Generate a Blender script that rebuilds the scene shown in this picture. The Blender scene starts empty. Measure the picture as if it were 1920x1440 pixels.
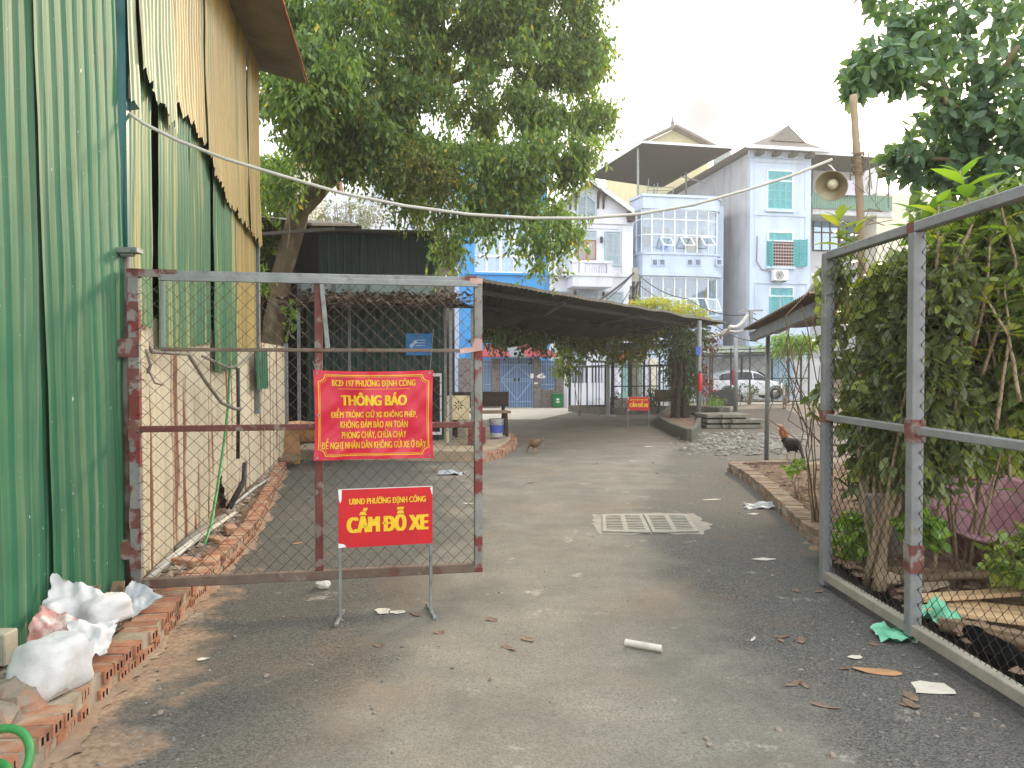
import bpy, math, random
import numpy as np
from mathutils import Vector, Matrix, noise

SC = bpy.context.scene
COL = SC.collection
R = math.radians
# ------------------------------------------------------------------ camera
FPX, CAMH = 1440.0, 1.6
PITCH = math.atan(32 / 1440)
cam = bpy.data.cameras.new('camera'); cam.sensor_width = 36; cam.lens = 27
cam.clip_start = 0.05; cam.clip_end = 2000
co = bpy.data.objects.new('camera', cam); COL.objects.link(co)
co.location = (0, 0, CAMH); co.rotation_euler = (math.pi / 2 - PITCH, 0, 0)
SC.camera = co
# ------------------------------------------------------------------ light
SUN_AZ, SUN_EL = R(27), R(21)
SC.view_settings.view_transform = 'Standard'; SC.view_settings.look = 'None'
SC.view_settings.exposure = 1.08; SC.view_settings.gamma = 1
world = bpy.data.worlds.new('World'); SC.world = world; world.use_nodes = True
wn = world.node_tree; wn.nodes.clear()
def wnode(t, **k):
    n = wn.nodes.new(t)
    for a, b in k.items(): setattr(n, a, b)
    return n
wout = wnode('ShaderNodeOutputWorld'); wbg = wnode('ShaderNodeBackground')
sky = wnode('ShaderNodeTexSky', sky_type='NISHITA', sun_disc=False, sun_elevation=SUN_EL, sun_rotation=SUN_AZ,
            air_density=1.0, dust_density=4.0, ozone_density=1.0)
wbg.inputs['Strength'].default_value = 0.15
# a thin white cloud sheet over the whole sky, one denser grey-lilac cloud in it (laid out by direction)
wtc = wnode('ShaderNodeTexCoord'); wmap = wnode('ShaderNodeMapping'); wmap.inputs['Scale'].default_value = (1.2, 1.2, 3)
wno = wnode('ShaderNodeTexNoise'); wno.inputs['Scale'].default_value = 1.6; wno.inputs['Detail'].default_value = 6
wmr = wnode('ShaderNodeMapRange'); wmr.inputs['From Min'].default_value = .3; wmr.inputs['From Max'].default_value = .7
wmr.inputs['To Min'].default_value = .72; wmr.inputs['To Max'].default_value = .95
wmix = wnode('ShaderNodeMixRGB'); wmix.inputs[2].default_value = (9.3, 9.5, 9.6, 1)
wl = wn.links.new
wl(wtc.outputs['Generated'], wmap.inputs['Vector']); wl(wmap.outputs[0], wno.inputs['Vector'])
wl(wno.outputs['Fac'], wmr.inputs['Value']); wl(wmr.outputs[0], wmix.inputs[0]); wl(sky.outputs[0], wmix.inputs[1])
cdir = Vector(((1315 - 960) / FPX, 1, (688 - 215) / FPX)).normalized()
wsub = wnode('ShaderNodeVectorMath', operation='DISTANCE'); wsub.inputs[1].default_value = cdir
wl(wtc.outputs['Generated'], wsub.inputs[0])
wno2 = wnode('ShaderNodeTexNoise'); wno2.inputs['Scale'].default_value = 13; wno2.inputs['Detail'].default_value = 5
wl(wtc.outputs['Generated'], wno2.inputs['Vector'])
wad = wnode('ShaderNodeMath', operation='MULTIPLY_ADD'); wad.inputs[1].default_value = .09
wl(wno2.outputs['Fac'], wad.inputs[0]); wl(wsub.outputs['Value'], wad.inputs[2])
wcm = wnode('ShaderNodeMapRange'); wcm.interpolation_type = 'SMOOTHSTEP'
wcm.inputs['From Min'].default_value = .05; wcm.inputs['From Max'].default_value = .17
wcm.inputs['To Min'].default_value = .96; wcm.inputs['To Max'].default_value = 0
wl(wad.outputs[0], wcm.inputs['Value'])
wmix2 = wnode('ShaderNodeMixRGB'); wmix2.inputs[2].default_value = (2.15, 2.10, 2.10, 1)
wl(wcm.outputs[0], wmix2.inputs[0]); wl(wmix.outputs[0], wmix2.inputs[1])
wl(wmix2.outputs[0], wbg.inputs['Color']); wl(wbg.outputs[0], wout.inputs['Surface'])
sl = bpy.data.lights.new('sun', 'SUN'); sl.energy = 1.8; sl.angle = R(9); sl.color = (1, .80, .52)
so = bpy.data.objects.new('sun', sl); COL.objects.link(so)
sdir = Vector((math.sin(SUN_AZ) * math.cos(SUN_EL), math.cos(SUN_AZ) * math.cos(SUN_EL), math.sin(SUN_EL)))
so.rotation_euler = sdir.to_track_quat('Z', 'Y').to_euler()
SC.cycles.max_bounces = 8; SC.cycles.transparent_max_bounces = 24
SC.cycles.use_denoising = True

# ------------------------------------------------------------------ helpers
def S(r, g, b):
    f = lambda c: (c / 255 / 12.92) if c / 255 <= .04045 else ((c / 255 + .055) / 1.055) ** 2.4
    return (f(r), f(g), f(b))
def P(px, py, Y):
    dx, dy = (px - 960) / FPX, (720 - py) / FPX
    yd = math.cos(PITCH) + dy * math.sin(PITCH); zd = -math.sin(PITCH) + dy * math.cos(PITCH)
    k = Y / yd
    return Vector((dx * k, Y, CAMH + zd * k))
def gz(x, y):
    s = .023 * (1 - .5 * min(1, max(0, (x - 6) / 6)))
    t = max(0, min(y, 52) - 12)
    t = t * t / (t + 4) if t > 0 else 0
    return -s * t
def G(px, py, up=0):
    lo, hi = .5, 80
    for _ in range(50):
        m = (lo + hi) / 2; p = P(px, py, m)
        if p.z - up > gz(p.x, p.y): lo = m
        else: hi = m
    return P(px, py, lo)
def lerp(a, b, t): return a + (b - a) * t
def interp(x, pts):
    if x <= pts[0][0]: return pts[0][1]
    for (a, b), (c, d) in zip(pts, pts[1:]):
        if x <= c: return b + (d - b) * (x - a) / (c - a)
    return pts[-1][1]

def thing(name, label, cat, loc=(0, 0, 0), rz=0, group=None):
    o = bpy.data.objects.new(name, None); COL.objects.link(o); o.empty_display_size = .1
    o.location = loc; o.rotation_euler = (0, 0, rz)
    o['label'] = label; o['category'] = cat
    if group: o['group'] = group
    return o
def tag(o, label, cat, group=None):
    o['label'] = label; o['category'] = cat
    if group: o['group'] = group
    return o
def struct(o, kind='structure'):
    o['kind'] = kind; return o
def root_of(o):
    while o.parent: o = o.parent
    return o
def link(name, me, mats, parent=None, smooth=False, bevel=0, loc=None):
    if not isinstance(mats, (list, tuple)): mats = [mats]
    for m in mats: me.materials.append(m)
    if smooth: me.polygons.foreach_set('use_smooth', [True] * len(me.polygons))
    o = bpy.data.objects.new(name, me); COL.objects.link(o)
    if parent: o.parent = parent
    if loc is not None: o.location = loc
    if bevel:
        b = o.modifiers.new('bevel', 'BEVEL'); b.width = bevel; b.segments = 1; b.limit_method = 'ANGLE'; b.angle_limit = R(40)
    return o
def dup(root, loc, rz=0, label=None, group=None, scale=None):
    r = root.copy(); COL.objects.link(r); r.location = loc; r.rotation_euler = (0, 0, rz)
    if scale: r.scale = (scale,) * 3
    if label: r['label'] = label
    if group: r['group'] = group
    def rec(a, b):
        for c in list(a.children):
            d = c.copy(); COL.objects.link(d); d.parent = b; rec(c, d)
    rec(root, r)
    return r

class MB:
    """collects shapes, then links them as ONE mesh object"""
    def __init__(s): s.v = []; s.f = []; s.m = []; s.mi = 0
    def add(s, vs, fs):
        o = len(s.v); s.v += [tuple(v) for v in vs]
        for f in fs: s.f.append(tuple(i + o for i in f)); s.m.append(s.mi)
        return s
    def mat(s, i): s.mi = i; return s
    def box(s, a, b, rot=None, piv=None):
        x0, y0, z0 = a; x1, y1, z1 = b
        vs = [(x0, y0, z0), (x1, y0, z0), (x1, y1, z0), (x0, y1, z0), (x0, y0, z1), (x1, y0, z1), (x1, y1, z1), (x0, y1, z1)]
        if rot is not None:
            pv = Vector(piv) if piv is not None else (Vector(a) + Vector(b)) / 2
            vs = [pv + rot @ (Vector(v) - pv) for v in vs]
        return s.add(vs, [(0, 3, 2, 1), (4, 5, 6, 7), (0, 1, 5, 4), (1, 2, 6, 5), (2, 3, 7, 6), (3, 0, 4, 7)])
    def bar(s, a, b, w, h=None, up=(0, 0, 1)):
        """box beam from a to b, w across, h along 'up'"""
        h = h or w; a, b = Vector(a), Vector(b); d = (b - a).normalized(); u = Vector(up)
        if abs(d.dot(u)) > .95: u = Vector((0, 1, 0))
        x = d.cross(u).normalized(); u = x.cross(d).normalized()
        vs = [p + x * (w / 2 * i) + u * (h / 2 * j) for p in (a, b) for i, j in ((-1, -1), (1, -1), (1, 1), (-1, 1))]
        return s.add(vs, [(3, 2, 1, 0), (4, 5, 6, 7), (0, 1, 5, 4), (1, 2, 6, 5), (2, 3, 7, 6), (3, 0, 4, 7)])
    def tube(s, pts, r, n=8, cap=True, sx=1, sz=1):
        pts = [Vector(p) for p in pts]; k = len(pts)
        rs = r if isinstance(r, (list, tuple)) else [r] * k
        vs = []; up = None
        for i, p in enumerate(pts):
            d = (pts[min(i + 1, k - 1)] - pts[max(i - 1, 0)])
            d = d.normalized() if d.length > 1e-9 else Vector((0, 0, 1))
            if up is None: up = Vector((0, 0, 1)) if abs(d.z) < .9 else Vector((0, 1, 0))
            x = d.cross(up)
            if x.length < 1e-6: x = d.orthogonal()
            x.normalize(); up = x.cross(d).normalized()
            for j in range(n):
                t = 2 * math.pi * j / n
                vs.append(p + x * (math.cos(t) * rs[i] * sx) + up * (math.sin(t) * rs[i] * sz))
        fs = [(i * n + j, i * n + (j + 1) % n, (i + 1) * n + (j + 1) % n, (i + 1) * n + j) for i in range(k - 1) for j in range(n)]
        if cap: fs += [tuple(range(n - 1, -1, -1)), tuple((k - 1) * n + j for j in range(n))]
        return s.add(vs, fs)
    def lathe(s, prof, n=24, c=(0, 0, 0), cap=False):
        c = Vector(c); vs = []; k = len(prof)
        for r, z in prof:
            for j in range(n):
                t = 2 * math.pi * j / n; vs.append(c + Vector((r * math.cos(t), r * math.sin(t), z)))
        fs = [(i * n + j, i * n + (j + 1) % n, (i + 1) * n + (j + 1) % n, (i + 1) * n + j) for i in range(k - 1) for j in range(n)]
        if cap: fs += [tuple(range(n - 1, -1, -1)), tuple((k - 1) * n + j for j in range(n))]
        return s.add(vs, fs)
    def grid(s, nu, nv, fn):
        """fn(u,v) in 0..1"""
        vs = [fn(i / nu, j / nv) for j in range(nv + 1) for i in range(nu + 1)]
        w = nu + 1
        return s.add(vs, [(j * w + i, j * w + i + 1, (j + 1) * w + i + 1, (j + 1) * w + i) for j in range(nv) for i in range(nu)])
    def prism(s, poly, d, z0=None):
        """poly: list of 3D points (planar), extruded by vector d"""
        n = len(poly); d = Vector(d); a = [Vector(p) for p in poly]
        return s.add(a + [p + d for p in a], [tuple(range(n - 1, -1, -1)), tuple(range(n, 2 * n))] +
                     [(i, (i + 1) % n, n + (i + 1) % n, n + i) for i in range(n)])
    def build(s, name, mats, parent=None, world=False, smooth=False, bevel=0, fix=True):
        vs = s.v
        if world and parent is not None:
            l = root_of(parent).location; vs = [(v[0] - l[0], v[1] - l[1], v[2] - l[2]) for v in vs]
        me = bpy.data.meshes.new(name); me.from_pydata(vs, [], s.f)
        if any(s.m): me.polygons.foreach_set('material_index', s.m)
        me.update()
        return link(name, me, mats, parent, smooth, bevel)
    def build_split(s, name, mats, parent=None, world=False, bevel=0, smooth=False):
        """each loose piece becomes a part of its own"""
        par = list(range(len(s.v)))
        def find(a):
            while par[a] != a: par[a] = par[par[a]]; a = par[a]
            return a
        for f in s.f:
            for i in f[1:]: par[find(i)] = find(f[0])
        groups = {}
        for f, m in zip(s.f, s.m): groups.setdefault(find(f[0]), []).append((f, m))
        for fl in groups.values():
            q = MB(); ids = {}
            for f, m in fl:
                for i in f: ids.setdefault(i, len(ids))
            q.v = [s.v[i] for i in ids]; q.f = [tuple(ids[i] for i in f) for f, m in fl]; q.m = [m for f, m in fl]
            o = q.build(name, mats, parent, world, smooth, bevel)
        return o
    def center(s):
        """mesh as a top-level object of its own: origin at the base"""
        a = np.array(s.v); c = a.mean(0); c[2] = a[:, 2].min()
        return Vector(c)
    def solo(s, name, mats, label, cat, group=None, smooth=False, bevel=0):
        c = s.center(); s.v = [(v[0] - c.x, v[1] - c.y, v[2] - c.z) for v in s.v]
        o = s.build(name, mats, None, smooth=smooth, bevel=bevel); o.location = c
        return tag(o, label, cat, group)

# ------------------------------------------------------------------ materials
def newmat(name):
    m = bpy.data.materials.new(name); m.use_nodes = True
    nt = m.node_tree; b = nt.nodes['Principled BSDF']
    return m, nt, b
def N(nt, t, **k):
    n = nt.nodes.new(t)
    for a, b in k.items(): setattr(n, a, b)
    return n
def rgba(c): return (c[0], c[1], c[2], 1)
def mixc(nt, fac, a, b, mode='MIX'):
    n = N(nt, 'ShaderNodeMixRGB', blend_type=mode)
    for i, x in ((0, fac), (1, a), (2, b)):
        if isinstance(x, (int, float)): n.inputs[i].default_value = x
        elif isinstance(x, tuple): n.inputs[i].default_value = rgba(x)
        else: nt.links.new(x, n.inputs[i])
    return n.outputs[0]
def noisef(nt, vec, scale, detail=5, rough=.55, lo=.35, hi=.65, dist=0):
    n = N(nt, 'ShaderNodeTexNoise'); n.inputs['Scale'].default_value = scale; n.inputs['Detail'].default_value = detail
    n.inputs['Roughness'].default_value = rough; n.inputs['Distortion'].default_value = dist
    nt.links.new(vec, n.inputs['Vector'])
    m = N(nt, 'ShaderNodeMapRange'); m.inputs['From Min'].default_value = lo; m.inputs['From Max'].default_value = hi
    nt.links.new(n.outputs['Fac'], m.inputs['Value'])
    return m.outputs[0]
def mapped(nt, vec, sc=(1, 1, 1), loc=(0, 0, 0)):
    n = N(nt, 'ShaderNodeMapping'); n.inputs['Scale'].default_value = sc; n.inputs['Location'].default_value = loc
    nt.links.new(vec, n.inputs['Vector']); return n.outputs[0]
def mathn(nt, op, a, b=None, c=None, clamp=False):
    n = N(nt, 'ShaderNodeMath', operation=op, use_clamp=clamp)
    for i, x in enumerate((a, b, c)):
        if x is None: continue
        if isinstance(x, (int, float)): n.inputs[i].default_value = x
        else: nt.links.new(x, n.inputs[i])
    return n.outputs[0]
def bumpn(nt, b, h, strength=.3, dist=.01):
    n = N(nt, 'ShaderNodeBump'); n.inputs['Strength'].default_value = strength; n.inputs['Distance'].default_value = dist
    nt.links.new(h, n.inputs['Height']); nt.links.new(n.outputs[0], b.inputs['Normal'])
def M(name, rgb, rough=.7, var=.18, scale=4, bump=0, bscale=60, metal=0, spec=.4, island=0, stains=(), stretch=(1, 1, 1), coat=0):
    """stains: list of (rgb, scale, lo, hi, stretch, amount)"""
    m, nt, b = newmat(name)
    tc = N(nt, 'ShaderNodeTexCoord').outputs['Object']
    hi = tuple(min(.95, c * (1 + var)) for c in rgb); lo = tuple(c * (1 - var) for c in rgb)
    c = mixc(nt, noisef(nt, mapped(nt, tc, stretch), scale, 6), lo, hi)
    c = mixc(nt, mathn(nt, 'MULTIPLY', noisef(nt, tc, scale * 9, 3), .35), c, tuple(x * (1 - var * 1.5) for x in rgb))
    if island:
        g = N(nt, 'ShaderNodeNewGeometry').outputs['Random Per Island']
        v = mathn(nt, 'MULTIPLY_ADD', g, 2 * island, 1 - island)
        cc = N(nt, 'ShaderNodeCombineXYZ')
        for i in range(3): nt.links.new(v, cc.inputs[i])
        c = mixc(nt, 1.0, c, cc.outputs[0], 'MULTIPLY')
    for st in stains:
        srgb, ssc, slo, shi, sst, amt = st
        f = noisef(nt, mapped(nt, tc, sst, (3.1, 1.7, .3)), ssc, 7, .6, slo, shi)
        c = mixc(nt, mathn(nt, 'MULTIPLY', f, amt, clamp=True), c, srgb)
    nt.links.new(c, b.inputs['Base Color'])
    b.inputs['Roughness'].default_value = rough; b.inputs['Metallic'].default_value = metal
    b.inputs['Specular IOR Level'].default_value = spec
    if coat: b.inputs['Coat Weight'].default_value = coat; b.inputs['Coat Roughness'].default_value = .2
    if bump: bumpn(nt, b, noisef(nt, tc, bscale, 5, .6, 0, 1), bump)
    return m
def leafmat(name, dark, light, yellow=None, yfrac=.04, trans=.35, rough=.45):
    m, nt, b = newmat(name)
    g = N(nt, 'ShaderNodeNewGeometry').outputs['Random Per Island']
    r = N(nt, 'ShaderNodeValToRGB'); e = r.color_ramp.elements
    e[0].position = 0; e[0].color = rgba(dark); e[1].position = 1 - yfrac * 2; e[1].color = rgba(light)
    if yellow:
        x = r.color_ramp.elements.new(1 - yfrac); x.color = rgba(yellow)
    nt.links.new(g, r.inputs[0])
    tc = N(nt, 'ShaderNodeTexCoord').outputs['Object']
    c = mixc(nt, mathn(nt, 'MULTIPLY', noisef(nt, tc, 1.3, 3), .45), r.outputs[0], tuple(x * .62 for x in dark))
    nt.links.new(c, b.inputs['Base Color']); b.inputs['Roughness'].default_value = rough; b.inputs['Specular IOR Level'].default_value = .45
    t = N(nt, 'ShaderNodeBsdfTranslucent')
    tcx = mixc(nt, 1.0, c, (1.5, 1.45, .5), 'MULTIPLY'); nt.links.new(tcx, t.inputs['Color'])
    mx = N(nt, 'ShaderNodeMixShader'); mx.inputs[0].default_value = trans
    nt.links.new(b.outputs[0], mx.inputs[1]); nt.links.new(t.outputs[0], mx.inputs[2])
    nt.links.new(mx.outputs[0], nt.nodes['Material Output'].inputs['Surface'])
    return m
def glassmat(name, tint, refl=.25, rough=.03):
    m, nt, b = newmat(name)
    t = N(nt, 'ShaderNodeBsdfTransparent'); t.inputs['Color'].default_value = rgba(tint)
    g = N(nt, 'ShaderNodeBsdfGlossy'); g.inputs['Roughness'].default_value = rough; g.inputs['Color'].default_value = (.85, .9, .95, 1)
    mx = N(nt, 'ShaderNodeMixShader'); mx.inputs[0].default_value = refl
    nt.links.new(t.outputs[0], mx.inputs[1]); nt.links.new(g.outputs[0], mx.inputs[2])
    nt.links.new(mx.outputs[0], nt.nodes['Material Output'].inputs['Surface'])
    return m

RUST = S(122, 62, 34); PRIMER = S(118, 46, 42)
Z = (1, 1, 1)
mt = {}
mt['green_sheet'] = M('green_sheet', S(40, 98, 70), .6, .14, 1.2, spec=.3, bump=.15, bscale=9, stretch=(1, 1, .15),
    stains=[(S(112, 132, 104), 2.2, .46, .72, (1, 3, .12), .5), (S(150, 158, 136), 11, .56, .70, (1, 3, .04), .45), (S(206, 210, 196), 30, .68, .73, (1, 1, .5), .7), (S(70, 84, 66), 2, .56, .7, Z, .4)])
mt['green_gold_sheen'] = M('green_gold_sheen', S(150, 128, 72), .40, .25, 1.2, spec=.5, stretch=(1, 1, .12), island=.12,
    stains=[(S(178, 148, 84), 3.2, .40, .62, (1, 3.2, .10), .85), (S(70, 108, 72), 2.2, .54, .66, (1, 2.6, .10), .8), (S(214, 190, 130), 14, .58, .70, (1, 3, .06), .6), (RUST, 9, .62, .74, (1, 3, .12), .7)])  # golden sheen of low sun put into the colour; rust is real
mt['green_mid'] = M('green_mid', S(74, 112, 72), .45, .22, 1.2, spec=.45, stretch=(1, 1, .12), island=.12,
    stains=[(S(34, 96, 66), 1.3, .44, .60, (1, 2.2, .2), .9), (S(196, 170, 108), 3.6, .56, .66, (1, 3, .05), .8), (RUST, 9, .66, .76, (1, 3, .12), .6)])
mt['green_pale'] = M('green_pale', S(112, 128, 98), .45, .18, 1.2, spec=.45, stretch=(1, 1, .12), island=.1,
    stains=[(S(172, 162, 122), 3, .46, .66, (1, 3, .06), .7), (S(60, 104, 74), 2.5, .56, .68, (1, 2.6, .12), .7)])
mt['green_dark'] = M('green_dark', S(30, 62, 54), .5, .25, 2, spec=.35, stretch=(1, 1, .2), stains=[(S(70, 80, 70), 5, .6, .8, (3, 3, .1), .4)])
mt['white_sheet'] = M('white_sheet', S(196, 184, 158), .6, .10, 1.5, stretch=(1, 1, .2),
    stains=[(S(122, 62, 36), 2.6, .55, .60, (1.0, 2.4, .10), .92), (S(150, 84, 50), 5, .60, .66, (1.0, 3.0, .08), .85), (S(160, 130, 98), 6, .56, .8, (1, 2, .10), .5), (S(120, 110, 92), 9, .62, .8, Z, .5)])
mt['eave'] = M('eave', S(120, 112, 88), .85, .25, 2.5, bump=.2, stains=[(S(60, 54, 44), 3, .55, .75, (1, 1, 1), .6)])
mt['rust_edge'] = M('rust_edge', S(150, 78, 40), .85, .35, 9)
mt['dark_void'] = M('dark_void', S(26, 28, 27), .9, .3, 4)  # near-black, puts the shade of hollow spaces into the colour
mt['galv'] = M('galv', S(138, 142, 140), .5, .22, 5, metal=.35, bump=.1, stains=[(S(92, 84, 76), 11, .56, .72, Z, .7), (S(100, 60, 42), 17, .66, .76, Z, .7)])
mt['gate_bar'] = M('gate_bar', S(136, 136, 130), .6, .2, 6, metal=.2, bump=.12, bscale=90,
    stains=[(PRIMER, 4.2, .50, .545, (1, 1, .9), .95), (S(96, 70, 56), 14, .60, .72, Z, .7)])
mt['gate_red'] = M('gate_red', S(108, 62, 56), .75, .22, 8, bump=.12, stains=[(S(132, 124, 116), 9, .54, .60, Z, .85)])
mt['gate_brown'] = M('gate_brown', S(112, 96, 84), .75, .2, 8, bump=.12, stains=[(S(104, 52, 44), 6, .54, .66, Z, .7), (S(150, 146, 138), 9, .6, .7, Z, .6)])
mt['primer'] = M('primer', S(114, 72, 64), .8, .25, 14, bump=.15, stains=[(S(138, 130, 124), 13, .50, .60, Z, .9)])
mt['weld_pink'] = M('weld_pink', S(196, 160, 152), .8, .18, 9)
mt['wire'] = M('wire', S(88, 82, 74), .55, .3, 9, metal=.35, stains=[(S(96, 66, 46), 6, .5, .68, Z, .8)])
mt['pipe_rust'] = M('pipe_rust', S(134, 128, 120), .6, .2, 5, metal=.2, stains=[(S(92, 54, 44), 3.2, .46, .56, (1, 1, .7), .95)])
mt['banner_red'] = M('banner_red', S(204, 28, 58), .38, .06, 3, spec=.5)
mt['sign_red'] = M('sign_red', S(198, 26, 36), .5, .07, 3, spec=.4, stains=[(S(166, 24, 34), 5, .5, .75, Z, .5), (S(214, 120, 116), 22, .62, .74, (1, 1, .4), .35)])
mt['letter_yellow'] = M('letter_yellow', S(232, 190, 40), .5, .08, 20, stains=[(S(222, 150, 40), 14, .55, .75, Z, .5)])
mt['brick'] = M('brick', S(162, 110, 84), .9, .22, 12, bump=.5, bscale=90, island=.22,
    stains=[(S(180, 164, 140), 6, .46, .66, Z, .75), (S(90, 66, 54), 5, .64, .8, Z, .6)])
mt['brick_hole'] = M('brick_hole', S(44, 36, 32), .95, .2, 9)  # dark colour stands for the shade inside the hollow cores
mt['mortar'] = M('mortar', S(156, 144, 126), .95, .2, 9, bump=.6, bscale=50, stains=[(S(120, 90, 70), 4, .55, .75, Z, .6)])
mt['brick_dull'] = M('brick_dull', S(132, 108, 90), .92, .25, 12, bump=.5, bscale=90, island=.25, stains=[(S(150, 142, 126), 6, .48, .66, Z, .75)])
mt['concrete'] = M('concrete', S(148, 142, 130), .92, .16, 5, bump=.3, bscale=70, stains=[(S(104, 98, 88), 3, .55, .75, Z, .6)])
mt['concrete_dark'] = M('concrete_dark', S(92, 88, 80), .92, .25, 4, bump=.4, stains=[(S(60, 62, 50), 3, .5, .7, Z, .6)])
mt['grate'] = M('grate', S(150, 146, 135), .9, .12, 8, bump=.2, stains=[(S(120, 112, 98), 6, .55, .75, Z, .6)])
mt['sack'] = M('sack', S(204, 203, 202), .7, .09, 4, bump=.35, bscale=160, stains=[(S(168, 158, 148), 4, .58, .76, Z, .6)])
mt['sack_grey'] = M('sack_grey', S(168, 172, 176), .6, .1, 4, stains=[(S(140, 132, 124), 7, .55, .72, Z, .7)])
mt['sack_red'] = M('sack_red', S(206, 150, 140), .7, .2, 9, stains=[(S(224, 220, 214), 9, .5, .6, Z, .8)])
mt['paper'] = M('paper', S(196, 190, 178), .8, .08, 9, stains=[(S(160, 146, 124), 12, .58, .76, Z, .6)])
mt['card'] = M('card', S(168, 128, 92), .85, .18, 9)
mt['dry_leaf'] = M('dry_leaf', S(122, 100, 84), .85, .3, 9, island=.25)
mt['stone'] = M('stone', S(138, 126, 112), .9, .2, 9, bump=.4, island=.25, stains=[(S(176, 120, 88), 4, .6, .7, Z, .7)])
mt['wood_pale'] = M('wood_pale', S(196, 166, 128), .8, .16, 5, bump=.2, stretch=(1, 1, 1), island=.14, stains=[(S(130, 104, 76), 5, .55, .8, Z, .6)])
mt['wood_old'] = M('wood_old', S(128, 108, 86), .85, .25, 7, bump=.3, island=.2)
mt['wood_block'] = M('wood_block', S(164, 156, 138), .85, .2, 9, bump=.3, stretch=(1, .3, 1))
mt['bark'] = M('bark', S(112, 96, 74), .95, .3, 7, bump=.9, bscale=22, stretch=(1, 1, .4), stains=[(S(160, 150, 124), 3, .55, .7, Z, .7)])
mt['bark_dark'] = M('bark_dark', S(62, 50, 42), .95, .3, 7, bump=.8, bscale=25)
mt['bamboo'] = M('bamboo', S(158, 138, 114), .7, .2, 6, bump=.15, stretch=(1, 1, .15), stains=[(S(110, 88, 66), 6, .56, .72, (1, 1, .2), .7)])
mt['conduit'] = M('conduit', S(190, 187, 176), .55, .1, 7, stains=[(S(140, 130, 114), 8, .6, .75, Z, .6)])
mt['white_cable'] = M('white_cable', S(206, 202, 196), .6, .12, 9)
mt['black_cable'] = M('black_cable', S(40, 40, 42), .6, .2, 9)
mt['green_hose'] = M('green_hose', S(60, 134, 72), .4, .12, 9)
mt['grey_hose'] = M('grey_hose', S(128, 122, 112), .7, .2, 9)
mt['shade_metal'] = M('shade_metal', S(176, 164, 138), .65, .18, 7, metal=.15, stains=[(S(132, 112, 82), 5, .5, .7, Z, .6)])
mt['bulb'] = M('bulb', S(214, 204, 178), .3, .05, 5)
mt['tub'] = M('tub', S(158, 114, 122), .45, .18, 4, stains=[(S(206, 186, 190), 3, .5, .66, Z, .6), (S(112, 96, 76), 5, .56, .75, Z, .7)])
mt['plastic_green'] = M('plastic_green', S(116, 190, 156), .35, .12, 8)
mt['tarp'] = M('tarp', S(16, 18, 18), .95, .25, 3, spec=.05)
mt['canopy_sheet'] = M('canopy_sheet', S(40, 38, 36), .9, .22, 3, spec=.1, stretch=(1, 1, 1), stains=[(S(84, 74, 64), 2, .55, .7, (1, 1, 1), .6)])
mt['canopy_edge'] = M('canopy_edge', S(118, 112, 98), .8, .2, 5)
mt['steel_grey'] = M('steel_grey', S(130, 134, 134), .55, .15, 6, metal=.2, stains=[(S(96, 88, 80), 7, .58, .74, Z, .6)])
mt['steel_dark'] = M('steel_dark', S(48, 50, 52), .6, .2, 6)
mt['blue_sign'] = M('blue_sign', S(34, 128, 206), .45, .08, 4)
mt['white_paint'] = M('white_paint', S(226, 226, 226), .55, .05, 5)
mt['chair_cream'] = M('chair_cream', S(214, 196, 158), .6, .1, 8)
mt['black_paint'] = M('black_paint', S(30, 28, 28), .6, .2, 8)
mt['pane_pale'] = M('pane_pale', S(168, 186, 182), .3, .1, 4)
mt['red_cyl'] = M('red_cyl', S(190, 26, 42), .35, .08, 6, coat=.3)
mt['bin_green'] = M('bin_green', S(26, 112, 66), .5, .1, 5)
mt['bucket'] = M('bucket', S(178, 178, 180), .5, .08, 6)
mt['label_blue'] = M('label_blue', S(80, 96, 190), .5, .3, 30)
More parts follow.
